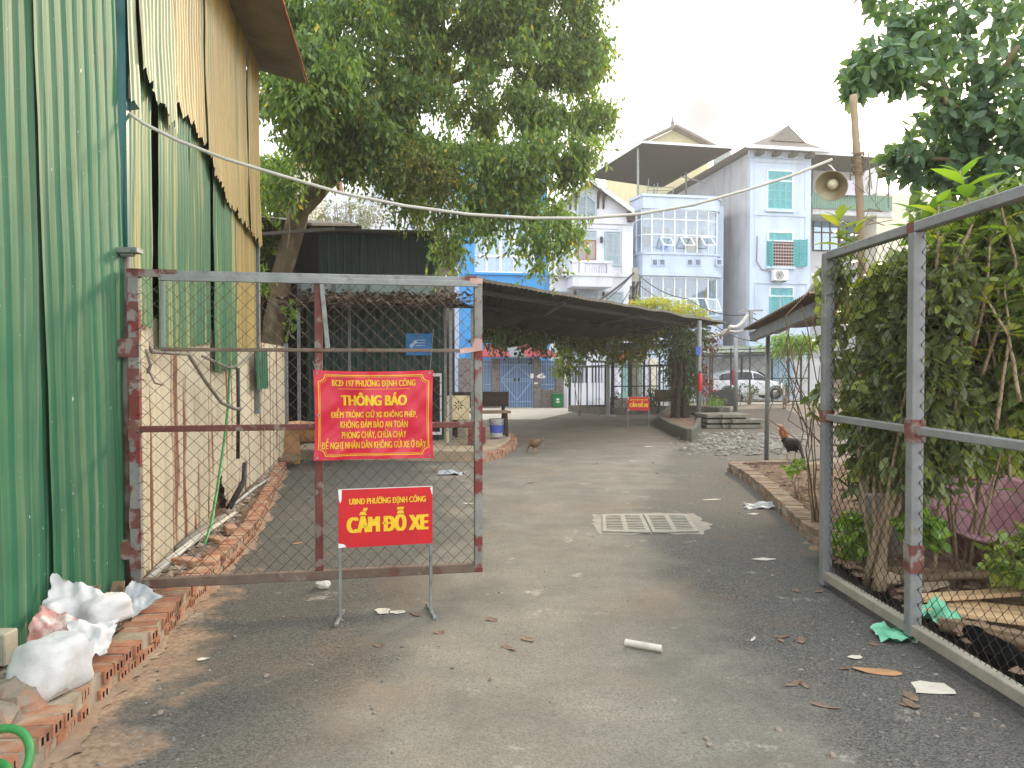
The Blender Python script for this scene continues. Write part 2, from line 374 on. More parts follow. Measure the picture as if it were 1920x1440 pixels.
# ------------------------------------------------------------------ ground, road
def ground_mat():
    m, nt, b = newmat('dirt')
    tc = N(nt, 'ShaderNodeTexCoord').outputs['Object']
    c = mixc(nt, noisef(nt, tc, 1.1, 8, .65), S(112, 96, 80), S(170, 154, 132))
    c = mixc(nt, mathn(nt, 'MULTIPLY', noisef(nt, tc, 26, 6, .7, .45, .6), .55), c, S(84, 72, 62))
    c = mixc(nt, mathn(nt, 'MULTIPLY', noisef(nt, tc, 55, 3, .7, .6, .66), .6), c, S(190, 178, 158))
    nt.links.new(c, b.inputs['Base Color']); b.inputs['Roughness'].default_value = .95
    bumpn(nt, b, noisef(nt, tc, 35, 8, .7, 0, 1), .8, .03)
    return m
def road_mat():
    m, nt, b = newmat('asphalt_road')
    tc = N(nt, 'ShaderNodeTexCoord').outputs['Object']
    sp = N(nt, 'ShaderNodeSeparateXYZ'); nt.links.new(tc, sp.inputs[0])
    # gravelly dark asphalt
    vo = N(nt, 'ShaderNodeTexVoronoi'); vo.inputs['Scale'].default_value = 130; nt.links.new(tc, vo.inputs['Vector'])
    r = N(nt, 'ShaderNodeValToRGB'); e = r.color_ramp.elements
    e[0].color = rgba(S(58, 57, 54)); e[0].position = .05; e[1].color = rgba(S(106, 104, 98)); e[1].position = .95
    sc = N(nt, 'ShaderNodeSeparateColor'); nt.links.new(vo.outputs['Color'], sc.inputs[0]); nt.links.new(sc.outputs[0], r.inputs[0])
    dark = r.outputs[0]
    # worn, dusty running strip
    d1 = mixc(nt, noisef(nt, tc, 1.6, 7, .65), S(110, 106, 97), S(139, 134, 122))
    d1 = mixc(nt, mathn(nt, 'MULTIPLY', noisef(nt, tc, 95, 4, .75, .42, .62), .75), d1, S(84, 82, 78))
    cx = mathn(nt, 'MULTIPLY_ADD', sp.outputs['Y'], .045, .06)
    dx = mathn(nt, 'ABSOLUTE', mathn(nt, 'SUBTRACT', sp.outputs['X'], cx))
    w = mathn(nt, 'MULTIPLY_ADD', noisef(nt, tc, 1.1, 7, .62, .2, .8), -1.1, dx)
    w = mathn(nt, 'MULTIPLY_ADD', mathn(nt, 'MAXIMUM', mathn(nt, 'SUBTRACT', sp.outputs['Y'], 8.5), 0), -.22, w)
    mr = N(nt, 'ShaderNodeMapRange'); mr.interpolation_type = 'SMOOTHSTEP'
    for k, v in (('From Min', .15), ('From Max', .75), ('To Min', 1), ('To Max', .0)): mr.inputs[k].default_value = v
    nt.links.new(w, mr.inputs['Value'])
    c = mixc(nt, mr.outputs[0], dark, d1)
    # tan soil washed along the left kerb near the camera and around
    sx = mathn(nt, 'MULTIPLY_ADD', noisef(nt, tc, 2.4, 7, .65, .25, .75), 1.0, mathn(nt, 'MULTIPLY_ADD', sp.outputs['Y'], .36, mathn(nt, 'MULTIPLY_ADD', sp.outputs['X'], 1.5, .82)))
    mr2 = N(nt, 'ShaderNodeMapRange'); mr2.interpolation_type = 'SMOOTHSTEP'
    for k, v in (('From Min', -.15), ('From Max', .35), ('To Min', .85), ('To Max', 0)): mr2.inputs[k].default_value = v
    nt.links.new(sx, mr2.inputs['Value'])
    c = mixc(nt, mr2.outputs[0], c, mixc(nt, noisef(nt, tc, 30, 5, .7), S(140, 108, 84), S(184, 160, 134)))
    # brown leaf dust farther along, white scuffs
    f3 = mathn(nt, 'MULTIPLY', noisef(nt, mapped(nt, tc, (1, 1, 1), (7, 2, 0)), .9, 6, .6, .54, .68), .3)
    c = mixc(nt, f3, c, S(128, 104, 80))
    f4 = mathn(nt, 'MULTIPLY', noisef(nt, mapped(nt, tc, (1, 1, 1), (1, 9, 0)), 2.2, 9, .75, .60, .70), .6)
    c = mixc(nt, f4, c, S(188, 182, 170))
    f5 = mathn(nt, 'MULTIPLY', noisef(nt, mapped(nt, tc, (1, .5, 1), (4, 4, 0)), .55, 6, .6, .5, .72), .4)
    c = mixc(nt, f5, c, S(88, 84, 80))
    ly = N(nt, 'ShaderNodeMapRange'); ly.interpolation_type = 'SMOOTHSTEP'; ly.inputs['From Min'].default_value = 14.5; ly.inputs['From Max'].default_value = 20
    nt.links.new(mathn(nt, 'MULTIPLY_ADD', noisef(nt, tc, .5, 5, .6, .2, .8), 3.5, sp.outputs['Y']), ly.inputs['Value'])
    c = mixc(nt, mathn(nt, 'MULTIPLY', ly.outputs[0], mathn(nt, 'MULTIPLY_ADD', noisef(nt, tc, 1.3, 6, .65, .35, .6), .5, .2), clamp=True), c, S(106, 89, 71))
    nt.links.new(c, b.inputs['Base Color']); b.inputs['Roughness'].default_value = .88; b.inputs['Specular IOR Level'].default_value = .3
    hb = mathn(nt, 'ADD', noisef(nt, tc, 110, 4, .7, 0, 1), mathn(nt, 'MULTIPLY', noisef(nt, tc, 9, 5, .6, 0, 1), 1.2))
    bumpn(nt, b, hb, .6, .006)
    return m
mt['dirt'] = ground_mat(); mt['road'] = road_mat()
def axis(a, b, fine0, fine1, df, dc):
    xs = []; x = a
    while x < b:
        xs.append(x); x += df if fine0 <= x < fine1 else dc
    xs.append(b); return xs
gx = axis(-160, 160, -12, 26, 1.0, 12); gy = axis(-30, 320, -4, 60, 1.0, 15)
g = MB(); g.add([(x, y, gz(x, y) - .012) for y in gy for x in gx],
      [(j * len(gx) + i, j * len(gx) + i + 1, (j + 1) * len(gx) + i + 1, (j + 1) * len(gx) + i) for j in range(len(gy) - 1) for i in range(len(gx) - 1)])
struct(g.build('ground', mt['dirt'], smooth=True))
KERB_L = [(-1.0, -1.70), (2.0, -1.80), (3.1, -1.88), (3.58, -1.96), (4.25, -2.0), (4.89, -2.11), (5.32, -2.16), (5.88, -2.23), (6.33, -2.28), (7.16, -2.41), (7.89, -2.57), (9.14, -2.86), (11.0, -3.31), (11.9, -3.50)]
KERB_R = [(6.55, 2.76), (6.84, 2.74), (7.16, 2.73), (7.76, 2.82), (9.14, 3.05), (10.6, 3.24), (11.7, 3.30)]
LB = KERB_L + [(12.6, -3.9), (14, -3.9), (15, -2.0), (18, -.6), (24, -.8), (34, -5)]
RB = [(-4, 2.9), (5.6, 2.6)] + KERB_R + [(12.6, 4.6), (15, 7), (22, 9), (34, 12)]
ys = list(np.arange(-4, 34.01, .4))
rd = MB()
def roadf(u, v):
    y = -4 + 38 * v; a, b = interp(y, LB) - .05, interp(y, RB); x = lerp(a, b, u)
    return (x, y, gz(x, y) + .004)
rd.grid(16, 95, roadf)
struct(rd.build('road', mt['road'], smooth=True))
st = MB()
def streetf(u, v):
    x = lerp(-14, 24, u); y = lerp(27.2 + 8.5 * min(1, max(0, (x - 1.0) / 2.2)), 44.5, v) + x * .17
    return (x, y, gz(x, y) + .012)
st.grid(38, 8, streetf)
struct(st.build('street', M('street_concrete', S(186, 176, 160), .92, .12, 1.5, bump=.3, stains=[(S(140, 128, 112), 2, .55, .75, Z, .6)]), smooth=True))
# raised soil beds
def bed(name, left, right, y0, y1, z, n=60, amp=.05):
    b = MB()
    def f(u, v):
        y = lerp(y0, y1, v); x = lerp(left(y), right(y), u)
        e = min(1, 6 * u) * min(1, 8 * (1 - v))
        return (x, y, z + (noise.noise(Vector((x * 2.2, y * 2.2, 3))) * amp + noise.noise(Vector((x * 9, y * 9, 1))) * amp * .35) * e)
    b.grid(24, n, f)
    return struct(b.build(name, mt['soil'], smooth=True))
mt['soil'] = M('soil', S(122, 96, 76), .95, .3, 5, bump=.9, bscale=30, stains=[(S(170, 146, 120), 7, .54, .7, Z, .7), (S(70, 56, 46), 11, .56, .7, Z, .7)])
def WX(y): return -1.753 - .152 * y if y > 5 else -2.203 - .072 * y
bed('soil_strip', lambda y: WX(y) - .3, lambda y: interp(y, KERB_L) - .10, 1.5, 12.0, .10)
bed('soil_bed', lambda y: (2.52 if y < 6.55 else interp(y, KERB_R) + .12), lambda y: 9.5, 1.0, 11.8, .10, amp=.07)

# ------------------------------------------------------------------ brick kerbs
def brick(mb, c, w, d, h, rot, holes=True):
    """brick whose end face (w x h) looks along local -y; recessed core holes; mats 0 brick 1 hole"""
    x = [-w / 2, -w * .30, -w * .10, w * .10, w * .30, w / 2]; z = [-h / 2, -h * .28, h * .28, h / 2]
    mm = Matrix.Rotation(rot, 3, 'Z'); T = lambda a, b, e: Vector(c) + mm @ Vector((a, b, e))
    if not holes: 
        vs = [T(i * w / 2, j * d / 2, k * h / 2) for k in (-1, 1) for i, j in ((-1, -1), (1, -1), (1, 1), (-1, 1))]
        mb.mat(0).add(vs, [(0, 3, 2, 1), (4, 5, 6, 7), (0, 1, 5, 4), (1, 2, 6, 5), (2, 3, 7, 6), (3, 0, 4, 7)]); return
    vs = [T(a, -d / 2, e) for e in z for a in x]; fs = []; k = len(vs)
    for j in range(3):
        for i in range(5):
            q = (j * 6 + i, j * 6 + i + 1, (j + 1) * 6 + i + 1, (j + 1) * 6 + i)
            if j == 1 and i in (1, 3): hole = q; holes_q.append(q)
            else: fs.append(q)
    back = [T(a, d / 2, e) for a, e in ((-w / 2, -h / 2), (w / 2, -h / 2), (w / 2, h / 2), (-w / 2, h / 2))]
    vs += back; B = k
    fs += [(B + 3, B + 2, B + 1, B), (18, 19, 20, 21, 22, 23, B + 2, B + 3), (5, 4, 3, 2, 1, 0, B, B + 1), (0, 6, 12, 18, B + 3, B), (23, 17, 11, 5, B + 1, B + 2)]
    mb.mat(0).add(vs, fs)
    for i in (1, 3):
        o = [T(x[i], -d / 2, z[1]), T(x[i + 1], -d / 2, z[1]), T(x[i + 1], -d / 2, z[2]), T(x[i], -d / 2, z[2])]
        n = [T(x[i], -d / 2 + .025, z[1]), T(x[i + 1], -d / 2 + .025, z[1]), T(x[i + 1], -d / 2 + .025, z[2]), T(x[i], -d / 2 + .025, z[2])]
        mb.mat(1).add(o + n, [(4, 5, 6, 7), (0, 1, 5, 4), (1, 2, 6, 5), (2, 3, 7, 6), (3, 0, 4, 7)])
    mb.mat(0)
holes_q = []
def polyline_pts(pts, step):
    out = []; acc = 0; pts = [Vector(p) for p in pts]
    for a, b in zip(pts, pts[1:]):
        L = (b - a).length; d = (b - a) / L; t = acc
        while t < L: out.append((a + d * t, d)); t += step
        acc = t - L
    return out
def brick_kerb(name, label, path, side, courses=2, w=.095, d=.20, h=.062, mats=('brick', 'brick_hole', 'mortar'), base=0, group=None, seed=1, holes=True, dfun=None):
    """side=+1: the face with the brick ends looks to the right of the path"""
    rnd = random.Random(seed); mb = MB(); gap = .016
    for cidx in range(courses):
        for p, dd in polyline_pts(path, w + gap)[(cidx % 2):]:
            n = Vector((dd.y, -dd.x, 0)) * side
            ang = math.atan2(dd.y, dd.x) + (0 if side > 0 else math.pi)
            if rnd.random() < .03: continue
            zz = gz(p.x, p.y) + base + cidx * (h + gap) + h / 2 + rnd.uniform(-.004, .004)
            d = dfun(p.y) if dfun else d
            cc = p - n * (d / 2 + rnd.uniform(-.012, .008)) + dd * (w / 2 * (cidx % 2)) + Vector((0, 0, zz))
            brick(mb, cc, w * rnd.uniform(.93, 1), d, h, ang + rnd.uniform(-.06, .06), holes and rnd.random() < .85)
    mb.mat(2)      # mortar core
    P2 = polyline_pts(path, .18); hh = courses * (h + gap) - gap + .016
    for (a, da), (b, db) in zip(P2, P2[1:]):
        na = Vector((da.y, -da.x, 0)) * side; nb = Vector((db.y, -db.x, 0)) * side
        za = gz(a.x, a.y) + base - .02; zb = gz(b.x, b.y) + base - .02
        d = dfun(a.y) if dfun else d
        vs = [a - na * .006, b - nb * .006, b - nb * (d - .012), a - na * (d - .012)]
        vs = [Vector((v.x, v.y, z)) for v, z in zip(vs, (za, zb, zb, za))] + [Vector((v.x, v.y, z + hh)) for v, z in zip(vs, (za, zb, zb, za))]
        mb.add(vs, [(4, 5, 6, 7), (0, 1, 5, 4), (2, 3, 7, 6), (3, 0, 4, 7), (1, 2, 6, 5)])
    return mb.solo(name, [mt[m] for m in mats], label, 'kerb', group)
brick_kerb('brick_kerb', 'orange hollow brick kerb two courses high below the green metal wall, running under the closed gate', [(x, y, 0) for y, x in [k for k in KERB_L if k[0] >= 2] ], 1, seed=3, dfun=lambda y: .18 if y < 4.6 else max(.115, .18 - .05 * (y - 4.6)))
brick_kerb('brick_kerb', 'grey brown curved brick kerb round the soil bed beside the open gate', [(x, y, 0) for y, x in KERB_R] + [(3.42, 11.86, 0), (3.8, 11.95, 0), (4.35, 12.05, 0)], -1, mats=('brick_dull', 'brick_hole', 'mortar'), seed=5, holes=False)
# mortar splash along foot of the left kerb
ms = MB(); rr = random.Random(8)
def msf(u, v):
    y = lerp(2.2, 11.8, v); x = interp(y, KERB_L) - .02 + u * (.05 + .09 * max(0, noise.noise(Vector((0, y * 2.3, 5))) + .2) + .05 * noise.noise(Vector((u, y * 11, 2))) + .03 * noise.noise(Vector((u, y * 31, 9))))
    return (x, y, .022 - .013 * u + .008 * noise.noise(Vector((x * 20, y * 20, 0))))
ms.grid(4, 500, msf)
struct(ms.build('mortar_strip', M('mortar_splash', S(146, 126, 106), .95, .2, 6, bump=.6, bscale=40, stains=[(S(150, 112, 84), 3, .45, .65, Z, .8)]), smooth=True))

# ------------------------------------------------------------------ corrugated sheets
def ribbed(t, pitch, depth, kind):
    p = (t / pitch) % 1
    if kind == 'rib':
        return depth * max(0, 1 - abs(p - .5) / .17) ** .8 + depth * .12 * math.cos(4 * math.pi * p)
    if kind == 'sine': return depth * .5 * math.cos(2 * math.pi * p)
    if p < .16: return depth * p / .16
    if p < .34: return depth
    if p < .5: return depth * (1 - (p - .34) / .16)
    return 0.0
def sheet(mb, org, du, s0, s1, zb, zt, pitch, depth, kind='sine', off=0, jag=None, lean=0, nz=10, dent=.006, step=None, seed=0, curl=0):
    """vertical corrugated sheet: org + du*s, normal to the right of du; zb/zt callables or numbers"""
    du = Vector(du).normalized(); nr = Vector((du.y, -du.x, 0)); step = step or pitch / 8
    n = max(4, int((s1 - s0) / step))
    zbf = zb if callable(zb) else (lambda s: zb); ztf = zt if callable(zt) else (lambda s: zt)
    vs = []
    for j in range(nz + 1):
        v = j / nz
        for i in range(n + 1):
            s = lerp(s0, s1, i / n); b = zbf(s) + (jag(s) if jag else 0); z = lerp(b, ztf(s), v)
            o = off + ribbed(s - s0, pitch, depth, kind) + dent * noise.noise(Vector((s * 3.1, z * 2.2, seed))) + curl * (1 - v) ** 3
            p = Vector(org) + du * (s + lean * (z - 2)) + nr * o; vs.append((p.x, p.y, z))
    w = n + 1
    mb.add(vs, [(j * w + i, j * w + i + 1, (j + 1) * w + i + 1, (j + 1) * w + i) for j in range(nz) for i in range(n)])
# near fence of green box-profile sheets
def sline(y): return Vector((WX(y), y, 0))
nf = thing('metal_fence', 'tall green ribbed sheet metal fence nearest the camera, behind the white sacks', 'fence', sline(4.0))
o0 = Vector((WX(1.6), 1.6, 0)); d0 = (Vector((WX(5.0), 5.0, 0)) - o0).normalized(); s_of = lambda y: (y - 1.6) / d0.y
for k, (a, b, l, of) in enumerate([(1.7, 2.95, 0, .0), (2.93, 4.22, -.02, .02), (4.02, 5.0, -.045, .045)]):
    q = MB(); sheet(q, o0, d0, s_of(a), s_of(b), lambda s, k=k: .06 + .03 * math.sin(s * 7 + k), 5.7, .126, .011, 'rib', of, lean=l, nz=16, dent=.009, seed=k)
    q.build('metal_sheet', mt['green_sheet'], nf, world=True, smooth=False)
q = MB(); q.box((WX(5.0) - .10, 5.0, .05), (WX(5.0) + .07, 5.035, 5.7)); q.build('corner_trim', M('trim_teal', S(34, 92, 92), .4, .12, 3, stretch=(1, 1, .1)), nf, world=True)
q = MB()
for z in (.6, 2.2, 3.9): q.bar((WX(1.8) - .09, 1.8, z), (WX(4.9) - .09, 4.9, z), .05, .06)
q.build_split('rail', mt['steel_grey'], nf, world=True)

# workshop behind the gate
def wline(y): return Vector((-1.753 - .152 * y, y, 0))
W0 = wline(5.0); WD = (wline(12) - W0).normalized(); ws = lambda y: (y - 5.0) / WD.y
sh = thing('metal_workshop', 'weathered green corrugated workshop wall, golden sheen painted in, with torn sheets above a cream lower wall', 'shed', wline(7))
rj = random.Random(4)
def jagf(seed, amp):
    r = random.Random(seed); offs = [r.uniform(-1, 1) for _ in range(400)]
    def f(s):
        k = s * 16; i = int(k) % 399; t = k - int(k)
        return amp * (lerp(offs[i], offs[i + 1], t) * .6 + (t - .5) * .8)
    return f
ups = [(4.98, 5.2, 3.3, 3.3), (5.17, 6.05, 3.62, 3.42), (6.03, 7.03, 3.68, 3.62), (7.0, 7.97, 3.55, 3.22), (7.93, 9.05, 3.30, 3.20), (9.0, 9.8, 3.22, 3.10)]
for k, (a, b, z0, z1) in enumerate(ups):
    q = MB(); sheet(q, W0, WD, ws(a), ws(b), lambda s, a=a, b=b, z0=z0, z1=z1: lerp(z0, z1, (s - ws(a)) / (ws(b) - ws(a))), 5.42, .085, .016, 'sine', .028 + .012 * (k % 2),
                    jag=jagf(k, .07), lean=rj.uniform(-.012, .012), seed=10 + k, dent=.012, curl=.025)
    q.build('upper_sheet', mt['green_pale' if k < 2 else 'green_gold_sheen'], sh, world=True, smooth=True)
lows = [(4.98, 5.57, 1.9, 1.88), (5.68, 6.62, 1.74, 1.76), (6.58, 7.36, 1.78, 1.82), (7.42, 8.5, 1.56, 1.58), (8.46, 9.75, 1.80, 1.82)]
for k, (a, b, z0, z1) in enumerate(lows):
    q = MB(); sheet(q, W0, WD, ws(a), ws(b), lambda s, a=a, b=b, z0=z0, z1=z1: lerp(z0, z1, (s - ws(a)) / (ws(b) - ws(a))), 3.8, .085, .016, 'sine', -.01 + .012 * (k % 2),
                    jag=jagf(20 + k, .02), lean=rj.uniform(-.02, .02), seed=30 + k, dent=.012)
    q.build('lower_sheet', mt['green_mid' if k in (0, 1, 2, 3) else 'green_gold_sheen'], sh, world=True, smooth=True)
for k, (a, b, zt, z0) in enumerate([(5.02, 7.4, 1.96, .07), (7.36, 9.9, 1.95, .09), (9.86, 12.5, 1.93, .10)]):
    q = MB(); sheet(q, W0, WD, ws(a), ws(b), lambda s, z0=z0, k=k: z0 + .05 * math.sin(3 * s + k) + (.42 * max(0, 1 - abs(s - ws(7.9)) / .34) if k == 1 else 0), zt, .11, .02, 'sine', -.04 - .008 * k,
                    jag=jagf(40 + k, .03), seed=50 + k, dent=.014)
    q.build('cream_panel', mt['white_sheet'], sh, world=True, smooth=True)
q = MB()   # boards and dark inside behind the gaps
nr = Vector((WD.y, -WD.x, 0)); bk = lambda y, z, o: wline(y) + nr * o + Vector((0, 0, z))
for a, b, z0, z1 in ((5.0, 9.76, 1.3, 5.3),):
    q.prism([bk(a, z0, -.14), bk(b, z0, -.14), bk(b, z1, -.14), bk(a, z1, -.14)], -nr * .03)
q.build('inner_board', mt['green_dark'], sh, world=True)
q = MB(); q.prism([bk(6.8, .12, -.13), bk(9.2, .12, -.13), bk(9.2, .7, -.13), bk(6.8, .7, -.13)], -nr * .1)
q.build('brick_base', mt['brick'], sh, world=True)
q = MB(); q.bar(bk(12.53, 0, -.03), bk(12.53, 1.98, -.03), .06, .06); q.bar(bk(9.83, 1.0, -.01), bk(9.83, 5.3, -.01), .07, .05); q.build_split('corner_post', mt['steel_grey'], sh, world=True)
q = MB(); sheet(q, wline(9.78) + Vector((-.05, 0, 0)), (-1, .12, 0), 0, 6.5, .1, 5.35, .11, .02, 'sine', 0, nz=3, dent=0); q.build('end_wall', mt['green_dark'], sh, world=True)
# loose green scrap hung on the cream wall, bracket, flap
q = MB(); sheet(q, W0, WD, ws(9.35), ws(10.15), 1.32, 1.80, .16, .03, 'trap', .05, jag=jagf(77, .015), lean=-.12, nz=3, seed=3); q.build('metal_scrap', mt['green_sheet'], sh, world=True)
# roof with a deep soffit
q = MB(); a0, a1 = 2.6, 9.95
def roofpt(y, o): return wline(y) + nr * o + Vector((0, 0, 5.36 - .16 * max(o, 0) + .25 * max(-o, 0)))
for k, (ya, yb) in enumerate([(2.6, 5.0), (4.97, 7.4), (7.37, 8.6), (8.57, 9.95)]):
    dz = Vector((0, 0, .006 * (k % 2)))
    q.prism([roofpt(ya, .62) + dz, roofpt(yb, .62 - .02 * (k % 2)) + dz, roofpt(yb, -4) + dz, roofpt(ya, -4) + dz], (0, 0, .022))
rf = q.build('roof', mt['eave'], sh, world=True)
q = MB(); ys_ = np.linspace(2.6, 9.95, 60)
for ya, yb in zip(ys_, ys_[1:]): q.bar(roofpt(ya, .625 + .008 * rj.random()) + Vector((0, 0, .008)), roofpt(yb, .625 + .008 * rj.random()) + Vector((0, 0, .008)), .018, .035)
q.build('roof_edge', mt['rust_edge'], rf, world=True)

q = MB(); c = P(246, 472, 4.93); q.box((c.x - .09, c.y - .05, c.z - .012), (c.x + .06, c.y + .04, c.z + .022)); q.box((c.x - .06, c.y - .03, c.z - .03), (c.x + .02, c.y + .02, c.z - .012))
q.solo('steel_bracket', mt['galv'], 'short grey steel bracket sticking out of the fence corner above the gate post', 'bracket', bevel=.004)
q = MB(); c = P(242, 200, 5.06)
q.add([c + Vector(v) for v in ((-.03, -.03, .03), (.02, 0, .055), (.065, .01, -.01), (.02, -.04, -.035), (-.02, -.045, -.03))], [(0, 3, 2, 1), (0, 4, 3)])
q.add([c + Vector(v) + Vector((-.004, .012, 0)) for v in ((-.03, -.03, .03), (.02, 0, .055), (.065, .01, -.01), (.02, -.04, -.035), (-.02, -.045, -.03))], [(0, 1, 2, 3), (0, 3, 4)])
q.solo('metal_flap', mt['green_dark'], 'small dark bent metal flap where the white pipe leaves the fence corner', 'flap')
# ------------------------------------------------------------------ chain link
def chainlink(mb, u0, u1, z0, z1, a=.046, r=.0023, n=4, nrm=0.0, seed=0):
    rnd = random.Random(seed); k = int((u1 - u0) / a); a2 = (u1 - u0) / k; m = int((z1 - z0) / a); dz = (z1 - z0) / m
    for i in range(k):
        pts = []
        for j in range(m + 1):
            x = u0 + a2 * (i + ((i + j) % 2)) ; wob = .004
            x += wob * noise.noise(Vector((x * 3, j * .2, seed))); y = nrm + .003 * (1 if (i + j) % 2 else -1) + .008 * noise.noise(Vector((x * 1.3, j * .1, seed + 5)))
            pts.append((x, y, z0 + dz * j + wob * noise.noise(Vector((x * 2, j * .3, seed + 9)))))
        mb.tube(pts, r, n, cap=False)
# left gate (closed leaf)
GA, GB = P(247, 1100, 4.94), P(904, 1070, 5.37)
gdir = Vector((GB.x - GA.x, GB.y - GA.y, 0)); GW = gdir.length; grot = math.atan2(gdir.y, gdir.x)
gate = thing('mesh_gate', 'closed chain link gate leaf with rusty red primer patches carrying the big red banner', 'gate', (GA.x, GA.y, 0), grot)
def gate_uz(px, py, n=0):
    """pixel to gate-plane coordinates"""
    o = Vector((0, 0, CAMH)); d = P(px, py, 1) - o; gu = gdir.normalized(); gn = Vector((gu.y, -gu.x, 0))
    t = ((Vector((GA.x, GA.y, 0)) + gn * n - o).dot(gn)) / d.dot(gn); p = o + d * t - Vector((GA.x, GA.y, 0))
    return (p.dot(gu), p.z)
ZB, ZT = .165, 2.225
um, _ = gate_uz(598, 700)
def gbar(name, a, b, m): q = MB(); q.box(a, b); return q.build(name, mt[m], gate, bevel=.004)
gbar('hinge_stile', (0, -.03, ZB), (.066, .03, ZT), 'gate_bar'); gbar('lock_stile', (GW - .056, -.03, ZB), (GW, .03, ZT), 'gate_bar')
gbar('top_rail', (.067, -.026, ZT - .042), (GW - .057, .026, ZT - .002), 'galv'); gbar('bottom_rail', (.067, -.028, ZB), (GW - .057, .028, ZB + .062), 'gate_brown')
gbar('middle_stile', (um - .028, -.025, ZB + .063), (um + .024, .02, ZT - .043), 'gate_red')
gbar('middle_rail', (.067, -.022, 1.178), (um - .029, .018, 1.218), 'gate_red'); gbar('middle_rail', (um + .025, -.022, 1.178), (GW - .057, .018, 1.218), 'gate_red')
gbar('thin_rail', (.20, -.043, 1.700), (GW - .057, -.026, 1.724), 'gate_brown')
gbar('thin_rail', (.2, -.045, ZT - .072), (GW - .03, -.027, ZT - .030), 'galv')
gbar('thin_stile', (.2, -.043, 1.725), (.226, -.026, ZT - .073), 'galv'); q = MB(); q.bar((um + .022, -.034, ZT - .073), (um + .06, -.034, 1.725), .03, .016, (0, 1, 0)); q.build('thin_stile', mt['galv'], gate, bevel=.003)
q = MB(); q.box((-.002, -.034, ZT - .046), (.3, -.031, ZT + .002)); q.box((-.003, -.034, ZT - .05), (.07, .034, ZT + .004)); q.box((GW - .15, -.0335, ZT - .03), (GW - .04, -.0300, ZT + .003))
for z in (.35, .62, 1.19, 1.52, 1.72, 1.95): q.box((-.002, -.0335, z - .06), (.067, -.031, z + .07))
q.build_split('primer_patch', mt['primer'], gate)
q = MB(); q.add([(GW - .16, -.046, 1.69), (GW - .004, -.046, 1.715), (GW - .004, -.046, 1.79), (GW - .055, -.046, 1.80), (GW - .075, -.046, 1.74), (GW - .16, -.046, 1.725)], [(0, 1, 2, 3, 4, 5)]); q.prism([(GW - .09, -.047, ZT - .05), (GW - .002, -.047, ZT - .05), (GW - .002, -.047, ZT - .012), (GW - .09, -.047, ZT - .012)], (0, .002, 0))
q.build_split('corner_plate', mt['weld_pink'], gate)
q = MB(); chainlink(q, .06, um, ZB + .055, ZT - .03, seed=1); chainlink(q, um, GW - .05, ZB + .055, ZT - .03, seed=2)
for k in range(17): q.tube([(.05, -.036, .3 + k * .11), (.085, -.034, .3 + k * .11 + .012), (.10, 0, .3 + k * .11)], .0022, 4)
q.build('wire_mesh', mt['wire'], gate, smooth=True)
q = MB()
for z in (.42, 1.72): q.box((-.075, -.035, z - .06), (.0, .03, z + .06))
q.build_split('hinge', mt['primer'], gate, bevel=.005)
q = MB(); c = P(241, 1080, 5.0); q.tube([(c.x, c.y, .02), (c.x, c.y, 2.36)], .036, 16)
q.solo('gate_post', mt['pipe_rust'], 'round rusty steel pipe post beside the green fence corner, holding the closed gate', 'post', smooth=True)
# right gate (open leaf)
RX0, RY0, RX1, RY1 = 2.275, 5.55, 2.36, 2.9
rg = thing('mesh_gate', 'open chain link gate leaf of grey square tube standing against the green bushes', 'gate', (RX0, RY0, 0), math.atan2(RY1 - RY0, RX1 - RX0))
RW = math.hypot(RX1 - RX0, RY1 - RY0); rm = 5.55 - 4.40
def rbar(name, a, b, m, bev=.005): q = MB(); q.box(a, b); return q.build(name, mt[m], rg, bevel=bev)
mt['gate_grey'] = M('gate_grey', S(134, 136, 136), .55, .14, 6, metal=.2, bump=.12, stains=[(S(104, 82, 68), 13, .62, .74, Z, .8), (S(170, 166, 156), 7, .56, .7, Z, .4)])
rbar('lock_stile', (-.03, -.035, .02), (.04, .035, 2.42), 'gate_grey'); rbar('middle_stile', (rm - .035, -.035, .05), (rm + .035, .035, 2.367), 'gate_grey')
rbar('hinge_stile', (RW - .06, -.035, .05), (RW, .035, 2.42), 'gate_grey')
rbar('top_rail', (.041, -.032, 2.368), (RW - .061, .032, 2.425), 'gate_grey')
rbar('bottom_rail', (.041, -.032, .06), (rm - .036, .032, .125), 'concrete'); rbar('bottom_rail', (rm + .036, -.032, .06), (RW - .061, .032, .125), 'concrete')
rbar('middle_rail', (.041, -.024, 1.215), (rm - .036, .024, 1.262), 'gate_grey'); rbar('middle_rail', (rm + .036, -.024, 1.215), (RW - .061, .024, 1.262), 'gate_grey')
q = MB()
for u, z0, z1, e in ((rm, .42, .58, .0385), (rm, 1.17, 1.30, .039), (0, 1.2, 1.29, .0385)): q.box((u - e - (.0 if u else -.005), -e, z0), (u + e + .005, e, z1))
q.box((rm - .07, -.027, 1.212), (rm - .04, .027, 1.265)); q.box((rm + .04, -.027, 1.212), (rm + .09, .027, 1.265)); q.box((rm - .05, -.0345, 2.365), (rm + .02, .0345, 2.427))
q.build_split('primer_patch', mt['primer'], rg)
q = MB(); chainlink(q, .03, rm, .11, 2.38, .043, .0027, nrm=.010, seed=4); chainlink(q, rm, RW - .05, .11, 2.38, .043, .0024, nrm=.010, seed=5); q.build('wire_mesh', M('wire_brown', S(60, 48, 38), .6, .3, 9, metal=.3), rg, smooth=True)

